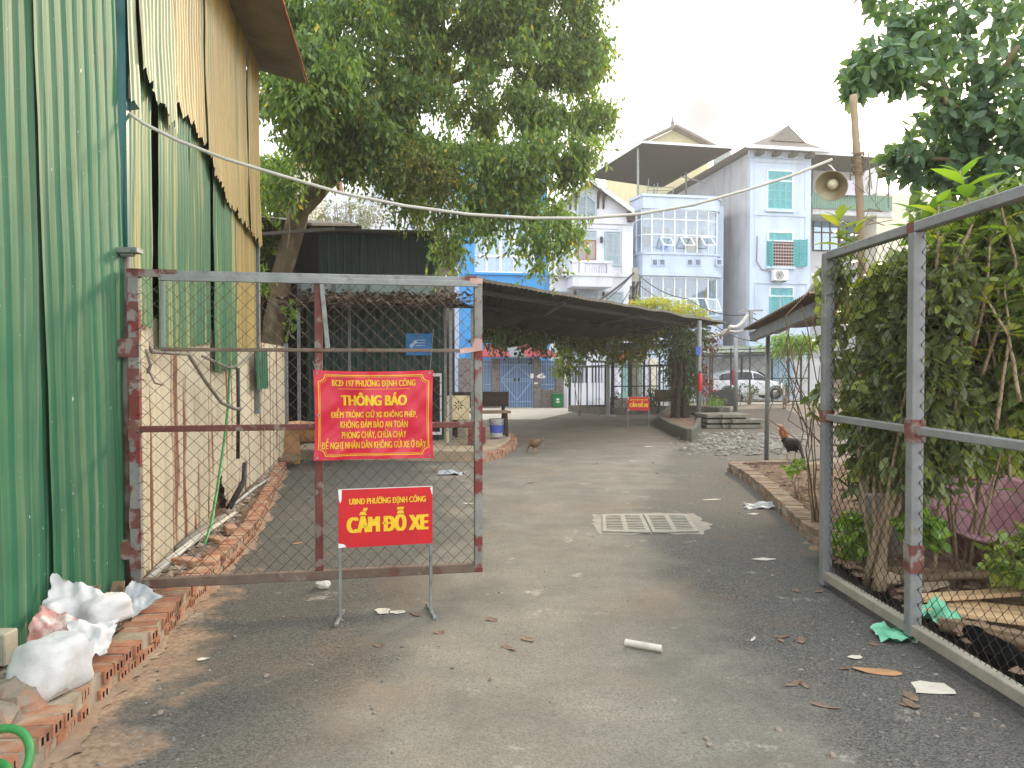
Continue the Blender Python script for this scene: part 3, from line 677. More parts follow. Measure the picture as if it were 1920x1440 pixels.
# ------------------------------------------------------------------ lettering
def glyphs(body):
    cu = bpy.data.curves.new('lettering', 'FONT'); cu.body = body; cu.size = 1; cu.resolution_u = 3
    ob = bpy.data.objects.new('lettering', cu); COL.objects.link(ob)
    dg = bpy.context.evaluated_depsgraph_get(); me = bpy.data.meshes.new_from_object(ob.evaluated_get(dg))
    vs = [(v.co.x, v.co.y) for v in me.vertices]; fs = [tuple(p.vertices) for p in me.polygons]
    bpy.data.objects.remove(ob); bpy.data.curves.remove(cu); bpy.data.meshes.remove(me)
    return vs, fs
PLAIN = {'Đ': 'D', 'Ơ': 'O', 'Ư': 'U', 'Ờ': 'Ò', 'Ữ': 'Ũ', 'Ử': 'Ủ', 'Ở': 'Ỏ'}
def text_mesh(body, bold=.02, height=None, width=None, xsq=1.0):
    """verts (x, y, lift), faces of flat bold lettering centred in x on baseline 0; crossbars and horns are laid on as strokes of their own"""
    plain = ''.join(PLAIN.get(c, c) for c in body); vs, fs = glyphs(plain)
    for i, c in enumerate(body):
        if c not in PLAIN: continue
        xr = max(v[0] for v in glyphs(plain[:i + 1])[0]); gv = glyphs(plain[i])[0]; w = max(v[0] for v in gv) - min(v[0] for v in gv); k = len(vs)
        if c == 'Đ': pts = [(xr - w - .085, .335), (xr - w * .45, .335), (xr - w * .45, .405), (xr - w - .085, .405)]
        else: e = -.09 if PLAIN[c] in 'OÒỎ' else -.02; pts = [(xr + e - .03, .60), (xr + e + .06, .64), (xr + e + .115, .70), (xr + e + .11, .80), (xr + e + .03, .80), (xr + e + .02, .71), (xr + e - .04, .68)]
        vs = vs + pts; fs = fs + [tuple(range(k, k + len(pts)))]
    x0 = min(v[0] for v in vs); x1 = max(v[0] for v in vs); sx = (width / (x1 - x0)) if width else xsq
    sy = (height / .727) if height else 1
    cx = (x0 + x1) / 2; out, fo = [], []
    for k, (ox, oy) in enumerate(((0, 0), (1, .15), (-1, .15), (1, -.15), (-1, -.15), (.5, 0), (-.5, 0))):     # emboldened by stacked copies
        b = len(out); out += [((v[0] + ox * bold * 1.3 - cx) * sx, (v[1] + oy * bold * 1.3) * sy, k * .00012) for v in vs]; fo += [tuple(i + b for i in f) for f in fs]
    return out, fo
# banner
bu0, bz1 = gate_uz(588, 694, .04); bu1, bz0 = gate_uz(812, 858, .04); BW, BH = bu1 - bu0, bz1 - bz0
ban = thing('banner', 'red vinyl notice banner with yellow lettering tied to the closed mesh gate', 'banner', tuple(Vector((GA.x, GA.y, 0)) + gdir.normalized() * bu0), grot)
def bdisp(u, v):
    x, z = u * BW, v * BH
    w = .016 * noise.noise(Vector((x * 5 + z * 4, z * 3.0 - x * 1.5, 1))) + .011 * noise.noise(Vector((x * 11 - z * 9, z * 4, 4)))
    w += .009 * math.sin((u * 1.0 - v * .7) * 13) * max(0, 1 - 2.4 * abs(u - v * .4 - .15))
    return -.068 - w
def bpt(u, v, o=0):
    sag = .010 * math.sin(u * math.pi) * (v if v > .5 else -.3 * (1 - v)); side = .008 * math.sin(v * math.pi)
    return (lerp(side, BW - side, u), bdisp(u, v) - o, bz0 + v * BH - sag)
q = MB(); q.grid(56, 42, bpt); q.grid(56, 42, lambda u, v: bpt(1 - u, v, -.003)); q.build('banner_cloth', mt['banner_red'], ban, smooth=True)
q = MB()
def onban(vs, fs, cx, cy):
    q.add([bpt(cx + v[0] / BW, cy + v[1] / BH, .0025 + (v[2] if len(v) > 2 else 0)) for v in vs], fs)
rows = [('BCĐ 197 PHƯỜNG ĐỊNH CÔNG', .832, .072, .70, .028), ('THÔNG BÁO', .615, .12, .55, .05), ('ĐIỂM TRÔNG GIỮ XE KHÔNG PHÉP,', .47, .076, .73, .028),
        ('KHÔNG ĐẢM BẢO AN TOÀN', .355, .076, .57, .028), ('PHÒNG CHÁY, CHỮA CHÁY', .24, .076, .545, .028), ('ĐỀ NGHỊ NHÂN DÂN KHÔNG GỬI XE Ở ĐÂY', .125, .076, .88, .028)]
for body, y, hh, ww, bo in rows:
    vs, fs = text_mesh(body, bo, hh * BH, ww * BW); onban(vs, fs, .5, y)
def band(pts, w, closed=True):
    k = len(pts); vs = []
    for i, p in enumerate(pts):
        a = Vector(pts[i - 1]) if (closed or i) else Vector(p); b = Vector(pts[(i + 1) % k]) if (closed or i < k - 1) else Vector(p)
        d = (b - a).normalized(); n = Vector((-d.y, d.x)); vs += [Vector(p) + n * w / 2, Vector(p) - n * w / 2]
    fs = [(2 * i, 2 * i + 1, (2 * i + 3) % (2 * k), (2 * i + 2) % (2 * k)) for i in range(k if closed else k - 1)]
    return vs, fs
def border(ins, w):
    L, Hh, rr_ = BW - 2 * ins, BH - 2 * ins, .045; pts = []
    for cx, cy, a0 in ((0, 0, 90), (L, 0, 180), (L, Hh, 270), (0, Hh, 360)):
        for k in range(7): t = R(a0 - 15 * k); pts.append((cx + rr_ * math.cos(t), cy + rr_ * math.sin(t)))
    dense = []
    for i, p in enumerate(pts):
        n_ = pts[(i + 1) % len(pts)]; m = max(1, int(math.dist(p, n_) / .02))
        dense += [(lerp(p[0], n_[0], t / m), lerp(p[1], n_[1], t / m)) for t in range(m)]
    vs, fs = band(dense, w); q.add([bpt((ins + x) / BW, (ins + y) / BH, .0025) for x, y in vs], fs)
border(.028, .006); border(.038, .0025)
vs, fs = band([(-.24 + .02 * k, 0) for k in range(25)], .0025, False); onban(vs, fs, .5, .80)
q.build('lettering', mt['letter_yellow'], ban)
q = MB()
for u, v in ((.03, .97), (.97, .97), (.03, .03), (.97, .03), (.03, .5)):
    p = Vector(bpt(u, v, .004)); q.tube([p, p + Vector((0, -.003, 0))], .008, 10)
    if v > .9: q.tube([p, p + Vector((.03 * (1 if u > .5 else -1), .05, .08 if u < .5 else .3))], .002, 4)
q.build_split('eyelet', mt['galv'], ban)
# standing sign
sa, sb = G(637, 1163), G(809, 1150)
sd = Vector((sb.x - sa.x, sb.y - sa.y, 0)); SW = sd.length
sg = thing('no_parking_sign', 'red board sign with big yellow lettering on two steel legs before the closed gate', 'sign', ((sa.x + sb.x) / 2, (sa.y + sb.y) / 2, .006), math.atan2(sd.y, sd.x))
hw = SW / 2 + .006
q = MB(); q.box((-hw, -.016, .455), (hw, -.010, .822)); bd = q.build('board', mt['sign_red'], sg, bevel=.001)
q = MB()
for body, y, hh, ww, bo in (('UBND PHƯỜNG ĐỊNH CÔNG', .728, .038, .48, .035), ('CẤM ĐỖ XE', .550, .100, .50, .07)):
    vs, fs = text_mesh(body, bo, hh, ww); q.add([(x + .012, -.0185 - e, y + yy) for x, yy, e in vs], fs)
q.build('lettering', mt['letter_yellow'], bd)
q = MB(); q.add([(-hw, -.0175, .822), (-hw + .022, -.0175, .82), (-hw + .02, -.0175, .755), (-hw + .012, -.0175, .738), (-hw + .004, -.0175, .76)], [(0, 4, 3, 2, 1)])
q.add([(-hw, -.0175, .455), (-hw + .05, -.0175, .46), (-hw + .035, -.0175, .478), (-hw, -.0175, .485)], [(0, 1, 2, 3)]); q.add([(hw, -.0175, .822), (hw - .014, -.0175, .815), (hw - .004, -.0175, .775), (hw, -.0175, .77)], [(0, 3, 2, 1)])
q.box((-hw, -.0165, .8225), (hw, -.009, .8255))
q.build_split('torn_edge', mt['white_paint'], bd)
for s in (-1, 1):
    q = MB(); x = s * (SW / 2 - .004); q.bar((x, 0, .022), (x, 0, .80), .019, .019); q.build('leg', mt['galv'], sg, bevel=.002)
    q = MB(); dx = -.03 if s < 0 else .006; q.bar((x + dx, -.15, .011), (x - dx * .7, .14, .011), .022, .022); q.build('foot', mt['galv'], sg, bevel=.002)
far = G(1197, 801)
fs2 = dup(sg, (far.x, far.y, far.z + .005), R(2), 'small distant copy of the red board sign standing on the brown dirt by the planter', scale=1.08)
sg['group'] = fs2['group'] = 'red no parking signs'
# ------------------------------------------------------------------ platform and shed
pf = MB()
PFP = [(-7, 13.35), (-2.2, 13.15), (-.62, 12.9), (-.30, 13.6), (-.12, 14.8), (-.02, 16.2), (-.10, 17.6), (-.45, 19.2), (-1.2, 20.6), (-7, 21.5)]
pf.prism([(x, y, gz(x, y) - .05) for x, y in PFP], (0, 0, .235))
pf.build('platform', M('platform_concrete', S(170, 152, 128), .92, .15, 3, bump=.3, stains=[(S(120, 104, 86), 3, .55, .72, Z, .6)]), bevel=.01)
tag(bpy.data.objects['platform'], 'low concrete platform with rounded edge on which the dark shed and chairs stand', 'platform')
brick_kerb('brick_kerb', 'rounded orange brick edging along the low concrete platform by the road bend', [(x * 1.0 + .13, y - .05, 0) for x, y in PFP[2:9]], 1, d=.11, courses=2, seed=9, holes=False)
shd = thing('tin_shed', 'dark green corrugated shed with pale window band and leaf strewn awning behind the closed gate', 'shed', (-3.2, 15, 0))
y0 = 15.2
X = lambda px, Y=15.2: P(px, 600, Y).x
Zp = lambda py, Y=15.2: P(960, py, Y).z
q = MB(); sheet(q, (X(598), y0, 0), (1, 0, 0), 0, X(822) - X(598), 3.34, 4.22, .16, .03, 'trap', nz=3, dent=.01); q.build('upper_wall', mt['green_dark'], shd, world=True)
q = MB(); sheet(q, (X(575), y0, 0), (1, 0, 0), 0, X(832) - X(575), .16, 2.95, .16, .03, 'trap', nz=3, dent=.01); q.build('lower_wall', mt['green_dark'], shd, world=True)
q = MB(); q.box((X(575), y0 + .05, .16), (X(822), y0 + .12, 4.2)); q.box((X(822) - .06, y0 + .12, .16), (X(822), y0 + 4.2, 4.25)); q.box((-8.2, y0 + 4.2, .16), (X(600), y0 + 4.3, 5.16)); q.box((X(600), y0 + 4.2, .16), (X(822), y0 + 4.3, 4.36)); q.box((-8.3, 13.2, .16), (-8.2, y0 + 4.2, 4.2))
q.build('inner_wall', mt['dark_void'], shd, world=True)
q = MB()    # window band: frames then panes
za, zb_ = Zp(562), Zp(520)
for k in range(5):
    u = lerp(X(562), X(818), k / 4); q.box((u - .035, y0 - .06, za), (u + .035, y0 + .0, zb_))
q.box((X(562), y0 - .055, za - .04), (X(818), y0, za)); q.box((X(562), y0 - .055, zb_), (X(818), y0, zb_ + .05))
wf = q.build('window', mt['steel_grey'], shd, world=True)
for k in range(4):
    a, b = lerp(X(562), X(818), k / 4), lerp(X(562), X(818), (k + 1) / 4)
    q = MB(); q.box((a + .04, y0 - .03, za + .003), (b - .04, y0 - .02, zb_ - .003)); q.build('pane', mt['pane_pale'], wf, world=True)
q = MB()
q.prism([(X(545, 14.0), 13.9, Zp(577, 13.9)), (X(890, 14.0) - .02, 13.9, Zp(578, 13.9)), (X(835), y0, 2.99), (X(548), y0, 2.99)], (0, 0, .03))
aw = q.build('awning', mt['canopy_sheet'], shd, world=True)
q = MB(); rr = random.Random(12)
def leaf_quads(mb, n, fn, s0, s1, seed=0):
    rnd = random.Random(seed)
    for _ in range(n):
        p, nrm_up = fn(rnd); s = rnd.uniform(s0, s1); a = rnd.uniform(0, 6.28); d = Vector((math.cos(a), math.sin(a), rnd.uniform(-.3, .5))); w = Vector((-math.sin(a), math.cos(a), rnd.uniform(-.3, .3))) * .32
        mb.add([p, p + (d * .5 + w) * s, p + d * s + Vector((0, 0, .15 * s)), p + (d * .5 - w) * s], [(0, 1, 2, 3)])
def awp(r):
    u, v = r.random(), r.random() ** 1.6
    return Vector((lerp(X(548), X(880, 14), u), lerp(13.92, y0, v), lerp(Zp(577, 13.9), 2.99, v) + .035 + r.random() * .09)), 0
leaf_quads(q, 900, awp, .08, .17, 4)
lv = q.build('fallen_leaves', mt['dry_leaf'], aw, world=True); struct(lv, 'stuff')
q = MB(); q.prism([(-8.3, 13.6, 4.22), (-4.95, 13.6, 4.26), (-3.9, 15.0, 4.35), (-3.9, 19.6, 5.18), (-8.3, 19.6, 5.18)], (0, 0, .05)); q.prism([(X(590), y0 - .32, 4.24), (X(832), y0 - .32, 4.17), (X(832), 19.6, 4.4), (X(590), 19.6, 4.47)], (0, 0, .05))
q.prism([P(478, 436, 12.9), P(626, 426, 14.1), P(626, 432, 14.1), P(478, 442, 12.9)], (0, .05, 0))
q.build('roof', mt['concrete_dark'], shd, world=True)
q = MB()
for px, Y in ((655, 15.0), (835, 15.1), (845, 14.0), (885, 14.1), (560, 14.0)): q.bar((X(px, Y), Y, .15), (X(px, Y), Y, 2.75 if Y < 14.5 else 3.4), .05, .05)
q.build_split('post', mt['steel_grey'], shd, world=True)
q = MB(); a = P(806, 700, 15.1); b = P(828, 815, 15.1); q.box((a.x, 15.08, b.z), (b.x, 15.14, a.z)); dr = q.build('notice_frame', mt['white_paint'], shd, world=True)
q = MB(); q.box((a.x + .03, 15.07, b.z + .06), (b.x - .03, 15.079, a.z - .06)); q.build('glass', mt['dark_void'], dr, world=True)
# gable wire, sheet beneath; blue sign
a = P(760, 625, 14.9); b = P(808, 666, 14.9)
q = MB(); q.box((a.x, 14.98, b.z), (b.x, 15.0, a.z)); q.mat(1)
q.prism([P(767, 648, 14.965), P(779, 637, 14.965), P(783, 641, 14.965), P(771, 653, 14.965)], (0, .004, 0))
for k in range(3): q.prism([P(781, 637 + k * 5, 14.968), P(797, 637 + k * 5, 14.968), P(797, 638.5 + k * 5, 14.968), P(781, 638.5 + k * 5, 14.968)], (0, .004, 0))
for k in range(5): q.prism([P(784 + k * 4, 655, 14.968), P(786.5 + k * 4, 655, 14.968), P(786.5 + k * 4, 660, 14.968), P(784 + k * 4, 660, 14.968)], (0, .004, 0))
q.solo('blue_sign', [mt['blue_sign'], M('sign_pale', S(180, 214, 236), .5, .05, 5)], 'small square blue sign with white marks fixed on the dark shed wall', 'sign')
# chairs, tables, wheelbarrow, bench, bucket
def leg4(t, w, d, h, th, m):
    for x in (-1, 1):
        for y in (-1, 1):
            q = MB(); q.bar((x * (w / 2 - th / 2), y * (d / 2 - th / 2), 0), (x * (w / 2 - th / 2), y * (d / 2 - th / 2), h), th); q.build('leg', m, t)
c = P(858, 826, 14.4); c.z = .19
ch = thing('wooden_chair', 'cream wooden chair with a dark flower cut in its back, on the platform', 'chair', c, R(8))
leg4(ch, .42, .40, .43, .04, mt['chair_cream'])
q = MB(); q.box((-.22, -.21, .43), (.22, .21, .465)); q.build('seat', mt['chair_cream'], ch, bevel=.006)
q = MB(); q.box((-.21, -.21, .467), (.21, -.185, .88)); bkk = q.build('backrest', mt['chair_cream'], ch, bevel=.01)
q = MB()
for k in range(8):
    t = k * math.pi / 4; q.add([(.025 * math.cos(t), -.213, .70 + .025 * math.sin(t)), (.06 * math.cos(t - .22), -.213, .70 + .06 * math.sin(t - .22)), (.10 * math.cos(t), -.213, .70 + .10 * math.sin(t)), (.06 * math.cos(t + .22), -.213, .70 + .06 * math.sin(t + .22))], [(0, 1, 2, 3)])
q.build('flower_cutout', mt['black_paint'], bkk)
c = P(900, 815, 15.6); c.z = .19
bn = thing('wooden_bench', 'old dark wooden bench with plank back beside the white bucket', 'bench', c, R(12))
for x in (-.52, .52):
    q = MB(); q.bar((x, -.18, 0), (x * .97, -.16, .47), .06); q.build('leg', mt['bark_dark'], bn)
    q = MB(); q.bar((x, .2, 0), (x * .97, .12, .90), .06); q.build('leg', mt['bark_dark'], bn)
q = MB(); q.box((-.6, -.22, .47), (.6, .16, .52)); q.build('seat', mt['wood_old'], bn, bevel=.008)
q = MB(); q.box((-.6, .06, .60), (.6, .095, .90)); q.box((-.62, .05, .72), (-.3, .058, .9)); q.build('backrest', mt['bark_dark'], bn, bevel=.01)
c = P(905, 830, 14.2); c.z = .19
cr = MB(); 
for k in range(4): cr.box((c.x - .26, c.y - .2, .2 + .075 * k), (c.x + .05, c.y - .18, .25 + .075 * k)); cr.box((c.x - .26, c.y + .18, .2 + .075 * k), (c.x + .05, c.y + .2, .25 + .075 * k))
for x in (-.26, .03): cr.box((c.x + x, c.y - .18, .19), (c.x + x + .02, c.y + .18, .48))
cr.solo('crate', M('crate_red', S(130, 66, 58), .7, .2, 6), 'reddish slatted crate on the platform under the bench end', 'crate')
c = G(935, 808, .18)
bu = thing('bucket', 'white paint bucket with a blue label on the rounded platform corner', 'bucket', (c.x, 15.6, .187))
q = MB(); q.lathe([(.0, .0), (.125, .0), (.15, .34), (.158, .34), (.158, .36), (.14, .36), (.118, .02), (0, .02)], 20); q.build('pail', mt['bucket'], bu, smooth=False)
q = MB(); q.lathe([(.1335, .08), (.1465, .24)], 20); q.build('label', mt['label_blue'], bu, smooth=True)
q = MB(); q.tube([(.156 * math.cos(t), -.03 * abs(math.sin(t)) - .156 * math.sin(t) * .9, .33 - .07 * math.sin(t)) for t in np.linspace(0, math.pi, 10)], .004, 5); q.build('handle', mt['wire'], bu)
c = P(590, 855, 12.6); c.z = .01
wb = thing('wheelbarrow', 'rusty tan wheelbarrow half hidden behind the red banner', 'wheelbarrow', c, R(150))
q = MB(); v = [(-.32, -.24, .36), (.42, -.18, .36), (.42, .18, .36), (-.32, .24, .36), (-.48, -.33, .62), (.62, -.27, .66), (.62, .27, .66), (-.48, .33, .62)]
q.add(v, [(3, 2, 1, 0), (0, 1, 5, 4), (1, 2, 6, 5), (2, 3, 7, 6), (3, 0, 4, 7)]); q.add([(x * .97, y * .97, z + .012) for x, y, z in v], [(0, 1, 2, 3), (4, 5, 1, 0), (5, 6, 2, 1), (6, 7, 3, 2), (7, 4, 0, 3)]); q.build('tray', M('barrow_tan', S(196, 156, 116), .6, .2, 6, stains=[(RUST, 7, .5, .7, Z, .8)]), wb)
q = MB()
for s in (-1, 1): q.tube([(.72, s * .05, .2), (.3, s * .2, .34), (-.4, s * .26, .40), (-.95, s * .28, .58)], .016, 6); q.tube([(-.3, s * .24, .38), (-.36, s * .25, .02)], .014, 6)
q.build('frame', mt['steel_dark'], wb)
q = MB(); q.tube([(.72 + .15 * math.cos(t), 0, .19 + .15 * math.sin(t)) for t in np.linspace(0, 2 * math.pi, 20)], .035, 8); q.build('wheel', mt['black_paint'], wb, smooth=True)
# motorbike-like clutter kept under the shed: a red helmet-shaped fuel can is not readable; a stack of boards instead
q = MB(); rr = random.Random(3)
for k in range(5): q.bar((-4.9 + .16 * k, 14.6, .02), (-5.3 + .1 * k, 14.95, 1.3 + .25 * rr.random()), .14, .02)
q.solo('board_stack', mt['wood_old'], 'weathered boards leaning in the dark open bay of the shed', 'boards')
q = MB()   # clump of dried palm/tin bowl by the wall end
c = P(530, 862, 12.0)
q.lathe([(.02, .08), (.16, .06), (.26, .14), (.28, .15), (.17, .035), (.0, .03)], 20, (c.x, c.y, .06)); q.solo('metal_basin', mt['wood_old'], 'shallow brown basin lying at the far end of the cream wall', 'basin', smooth=True)
q = MB(); c = P(536, 845, 12.3); 
q.add([(c.x - .16, 12.35, .05), (c.x + .22, 12.3, .04), (c.x + .18, 12.45, .52), (c.x - .02, 12.5, .66), (c.x - .14, 12.45, .45)], [(0, 1, 2, 3, 4)]); q.add([(c.x - .16, 12.38, .05), (c.x + .22, 12.33, .04), (c.x + .18, 12.48, .52), (c.x - .02, 12.53, .66), (c.x - .14, 12.48, .45)], [(4, 3, 2, 1, 0)])
q.solo('cardboard_sheet', mt['card'], 'bent cardboard piece leaning upright behind the brown basin', 'cardboard')

mt['post_pale'] = M('post_pale', S(170, 172, 172), .6, .1, 5)
# ------------------------------------------------------------------ canopies
cn = thing('parking_canopy', 'long low corrugated canopy on thin posts with sagging black tarpaulin under its edge', 'canopy', (3.3, 25, 0))
c1, c2, c3, c4 = P(893, 524, 13.4), P(1362, 606, 26.6), P(1146, 629, 37.5), P(898, 602, 24.6)
ZC = 3.1
def cpt(u, v):
    a = Vector((lerp(c1.x, c2.x, u), lerp(c1.y, c2.y, u), lerp(3.13, 3.12, u))); b = Vector((lerp(c4.x, c3.x, u), lerp(c4.y, c3.y, u), 3.08))
    return a.lerp(b, v) + Vector((0, 0, .011 * math.sin(u * 520) - .05 * math.sin(v * math.pi) + .05 * noise.noise(Vector((u * 9, v * 4, 1)))))
q = MB(); q.grid(600, 8, cpt); q.grid(600, 8, lambda u, v: Vector(cpt(1 - u, v)) + Vector((0, 0, .02)))
q.build('roof_sheet', mt['canopy_sheet'], cn, world=True, smooth=True)
q = MB(); q.grid(240, 1, lambda u, v: Vector(cpt(u, 0)) + Vector((.004, -.012, .035 - .06 * v))); q.build('edge_trim', mt['canopy_edge'], cn, world=True)
q = MB()
for v in (.10, .38, .66, .92): q.bar(Vector(cpt(.0, v)) - Vector((0, 0, .09)), Vector(cpt(1, v)) - Vector((0, 0, .09)), .05, .08)
for u in (.22, .5, .78): q.bar(Vector(cpt(u, .02)) - Vector((0, 0, .16)), Vector(cpt(u, .98)) - Vector((0, 0, .16)), .06, .07)
q.build_split('purlin', mt['steel_dark'], cn, world=True)
q = MB()     # far edge tarpaulin, stretched inward as a black sheet to darken the underside
def tarpf(u, v):
    a = Vector(cpt(u * .95, .30 + .66 * min(1, v / .75))); hang = max(0, v - .75) / .25
    d = .16 + .16 * abs(math.sin(u * 16 + v * 2)) + .08 * noise.noise(Vector((u * 20, v * 6, 3))) + hang * (.15 + .35 * (abs(math.sin(u * 5.5 + .4)) ** .7) + .35 * max(0, 1 - abs(u - .93) / .07))
    return a + Vector((.1 * noise.noise(Vector((u * 9, v * 3, 2))), 0, -d))
q.grid(120, 24, tarpf); q.build('tarpaulin', mt['tarp'], cn, world=True, smooth=True)
for px, py, Y, m, r in ((1140, 781, None, 'post_pale', .075), (1310, 796, None, 'steel_grey', .075)):
    p = G(px, py); top = 3.05
    q = MB(); q.tube([(p.x, p.y, p.z - .1), (p.x, p.y, top)], r, 10); q.build('post', mt[m], cn, world=True, smooth=True)
    q = MB(); q.lathe([(.0, -.05), (.36, -.05), (.30, .06), (0, .09)], 10, p); q.build('footing', mt['concrete'], cn, world=True)
cn2 = thing('garden_canopy', 'low rusty sheet roof on a mottled post beside the open gate bushes', 'canopy', (4.4, 13, 0))
b0, b1 = P(1410, 632, 13.0), P(1545, 574, 7.8)
q = MB(); q.bar(b0, b1, .08, .15); q.build('beam', mt['steel_grey'], cn2, world=True, bevel=.006)
q = MB(); q.grid(240, 6, lambda u, v: Vector(b0).lerp(Vector(b1), u) + Vector((lerp(-.15, 4.5, v), .7 * v, .12 + .3 * v + .02 * math.sin(v * 130) * 0 + .012 * math.sin(u * 300)))); q.grid(240, 6, lambda u, v: Vector(b0).lerp(Vector(b1), 1 - u) + Vector((lerp(-.15, 4.5, v), .7 * v, .14 + .3 * v + .012 * math.sin((1 - u) * 300))))
q.build('roof_sheet', M('rust_sheet', S(112, 100, 88), .75, .25, 3, stains=[(RUST, 3, .55, .75, Z, .7)]), cn2, world=True, smooth=True)
p = G(1437, 866); q = MB(); q.tube([(p.x, p.y, p.z), (p.x + .01, p.y, 2.2)], .038, 10); q.build('post', mt['galv'], cn2, world=True, smooth=True)

# ------------------------------------------------------------------ planter with extinguishers, slabs
pl = thing('planter', 'dark mossy concrete planter kerb round the vine trunk at the road fork', 'planter', G(1265, 805))
PLN = [G(1236, 792), G(1238, 800), G(1262, 816), G(1292, 829), G(1303, 822), G(1312, 800), G(1300, 778), G(1255, 776)]
q = MB()
for a, b in zip(PLN, PLN[1:] + PLN[:1]): q.bar(a + Vector((0, 0, .13)), b + Vector((0, 0, .13)), .12, .34)
q.build('kerb', mt['concrete_dark'], pl, world=True, bevel=.02)
q = MB(); q.add([p + Vector((0, 0, .2)) for p in PLN], [tuple(range(len(PLN)))]); q.build('soil', mt['soil'], pl, world=True)
def cylinder_ext(px, py0, py1, Y, lab):
    a, b = P(px, py1, Y), P(px, py0, Y); h = b.z - a.z
    t = thing('fire_extinguisher', lab, 'extinguisher', a)
    q = MB(); r = h * .13; q.lathe([(0, 0), (r * .9, 0), (r, .02), (r, h * .78), (r * .8, h * .86), (r * .3, h * .92), (0, h * .92)], 16); q.build('cylinder', mt['red_cyl'], t, smooth=True)
    q = MB(); q.box((-r * .3, -r * .3, h * .921), (r * .3, r * .3, h)); q.box((-r * .1, -r * 1.2, h * .96), (r * .1, r * .3, h * 1.02)); q.build('valve', mt['black_paint'], t)
    q = MB(); q.tube([(0, -r * .3, h * .95), (-r * 1.1, -r * .4, h * .8), (-r * 1.2, -r * .2, h * .3)], r * .14, 6); q.build('hose', mt['black_cable'], t)
p1310 = G(1310, 796)
cylinder_ext(1312, 696, 733, p1310.y - .35, 'red fire extinguisher hung on the canopy post above the planter')
q = MB(); a = P(1305, 650, p1310.y - .2); q.box((a.x, a.y, a.z - .25), (a.x + .15, a.y + .1, a.z)); q.solo('switch_box', mt['label_blue'], 'small blue box fixed on the canopy post above the fire extinguisher', 'box')
cylinder_ext(1376, 688, 722, 33, 'faded red fire extinguisher strapped to the grey fence post before the white car')
mt['slab'] = M('slab', S(128, 122, 110), .92, .2, 3, bump=.3, stains=[(S(90, 84, 74), 3, .5, .7, Z, .7)])
rr = random.Random(5)
def slab_stack(px, py, n, lab, w=1.05):
    p = G(px, py); t = thing('concrete_slabs', lab, 'slab stack', p, R(6))
    for k in range(n):
        q = MB(); dx = rr.uniform(-.06, .06); q.box((-w / 2 + dx, -.5, .02 + .15 * k), (w / 2 + dx, .5, .12 + .15 * k)); 
        q.build('slab', mt['slab'], t, bevel=.012)
        q = MB(); q.box((-w * .4, -.4, .122 + .15 * k - .15 if k else 0), (-w * .3, .4, .02 + .15 * k)); q.box((w * .3, -.4, .122 + .15 * k - .15 if k else 0), (w * .4, .4, .02 + .15 * k)); q.build_split('spacer', mt['black_paint'], t)
slab_stack(1342, 802, 3, 'stack of pale concrete slabs next to the planter, tallest of the three', .95); slab_stack(1366, 802, 3, 'middle stack of pale concrete slabs between the two others', .85); slab_stack(1391, 802, 2, 'lowest stack of pale concrete slabs, only two high', .95)
q = MB(); a = G(1300, 790); q.bar(a + Vector((-.1, 1.2, .25)), a + Vector((.9, -.6, .25)), .5, .5); q.solo('concrete_block', mt['concrete_dark'], 'large dark concrete block behind the slab stacks', 'block', bevel=.02)

# ------------------------------------------------------------------ pen, fences, pole, cables
pen = thing('wire_pen', 'wire mesh pen with dark posts and flat roof beside the street', 'pen', G(1105, 772))
pa, pb = G(1068, 772), G(1148, 778); pw = (pb - pa); pd = Vector((-pw.y, pw.x, 0)).normalized() * 3.2
cs = [pa, pb, pb + pd, pa + pd]; ht = 2.9
q = MB()
for a, b in zip(cs, cs[1:] + cs[:1]): q.bar(a + Vector((0, 0, .12)), b + Vector((0, 0, .12)), .15, .34)
q.build('base_wall', mt['concrete_dark'], pen, world=True)
for c in cs:
    q = MB(); q.bar(c, c + Vector((0, 0, ht)), .11); q.build('post', mt['steel_dark'], pen, world=True)
q = MB()
for a, b in zip(cs, cs[1:] + cs[:1]):
    for h in (2.05, ht - .05): q.bar(a + Vector((0, 0, h)), b + Vector((0, 0, h)), .05)
    for k in range(1, 7): p = a.lerp(b, k / 7); q.bar(p + Vector((0, 0, .2)), p + Vector((0, 0, 2.05)), .035)
q.build('bars', mt['steel_dark'], pen, world=True)
q = MB(); q.prism([c + Vector((0, 0, ht)) for c in cs], (0, 0, .06)); q.build('roof', mt['steel_dark'], pen, world=True)
def mesh_fence(name, lab, a, b, h, n, infill='x', mat='steel_dark'):
    t = thing(name, lab, 'fence', a.lerp(b, .5)); q = MB()
    for k in range(n + 1):
        p = a.lerp(b, k / n); p.z = gz(p.x, p.y); q.bar(p, p + Vector((0, 0, h)), .07)
    q.build('posts', mt[mat], t, world=True)
    q = MB()
    for z in (.12, h * .45, h - .05): q.bar(a + Vector((0, 0, z)), b + Vector((0, 0, z)), .05)
    q.build('rails', mt[mat], t, world=True)
    q = MB(); L = (b - a).length; e = h / 5
    k = -h
    while k < L:
        for s in (0, 1):
            u0, u1 = max(k, 0), min(k + h, L)
            z0, z1 = (u0 - k), (u1 - k)
            if s: z0, z1 = h - z0, h - z1
            q.bar(a.lerp(b, u0 / L) + Vector((0, .01 * s, z0)), a.lerp(b, u1 / L) + Vector((0, .01 * s, z1)), .012)
        k += e
    q.build('wire_mesh', mt[mat], t, world=True); return t
mesh_fence('garden_fence', 'dark chain link fence between pen and vine trunk, before the white porch', G(1150, 776), G(1236, 774), 2.6, 3)
mesh_fence('garden_fence', 'dark chain link fence panels in front of the parked white car', G(1335, 757), G(1516, 757), 2.9, 5)
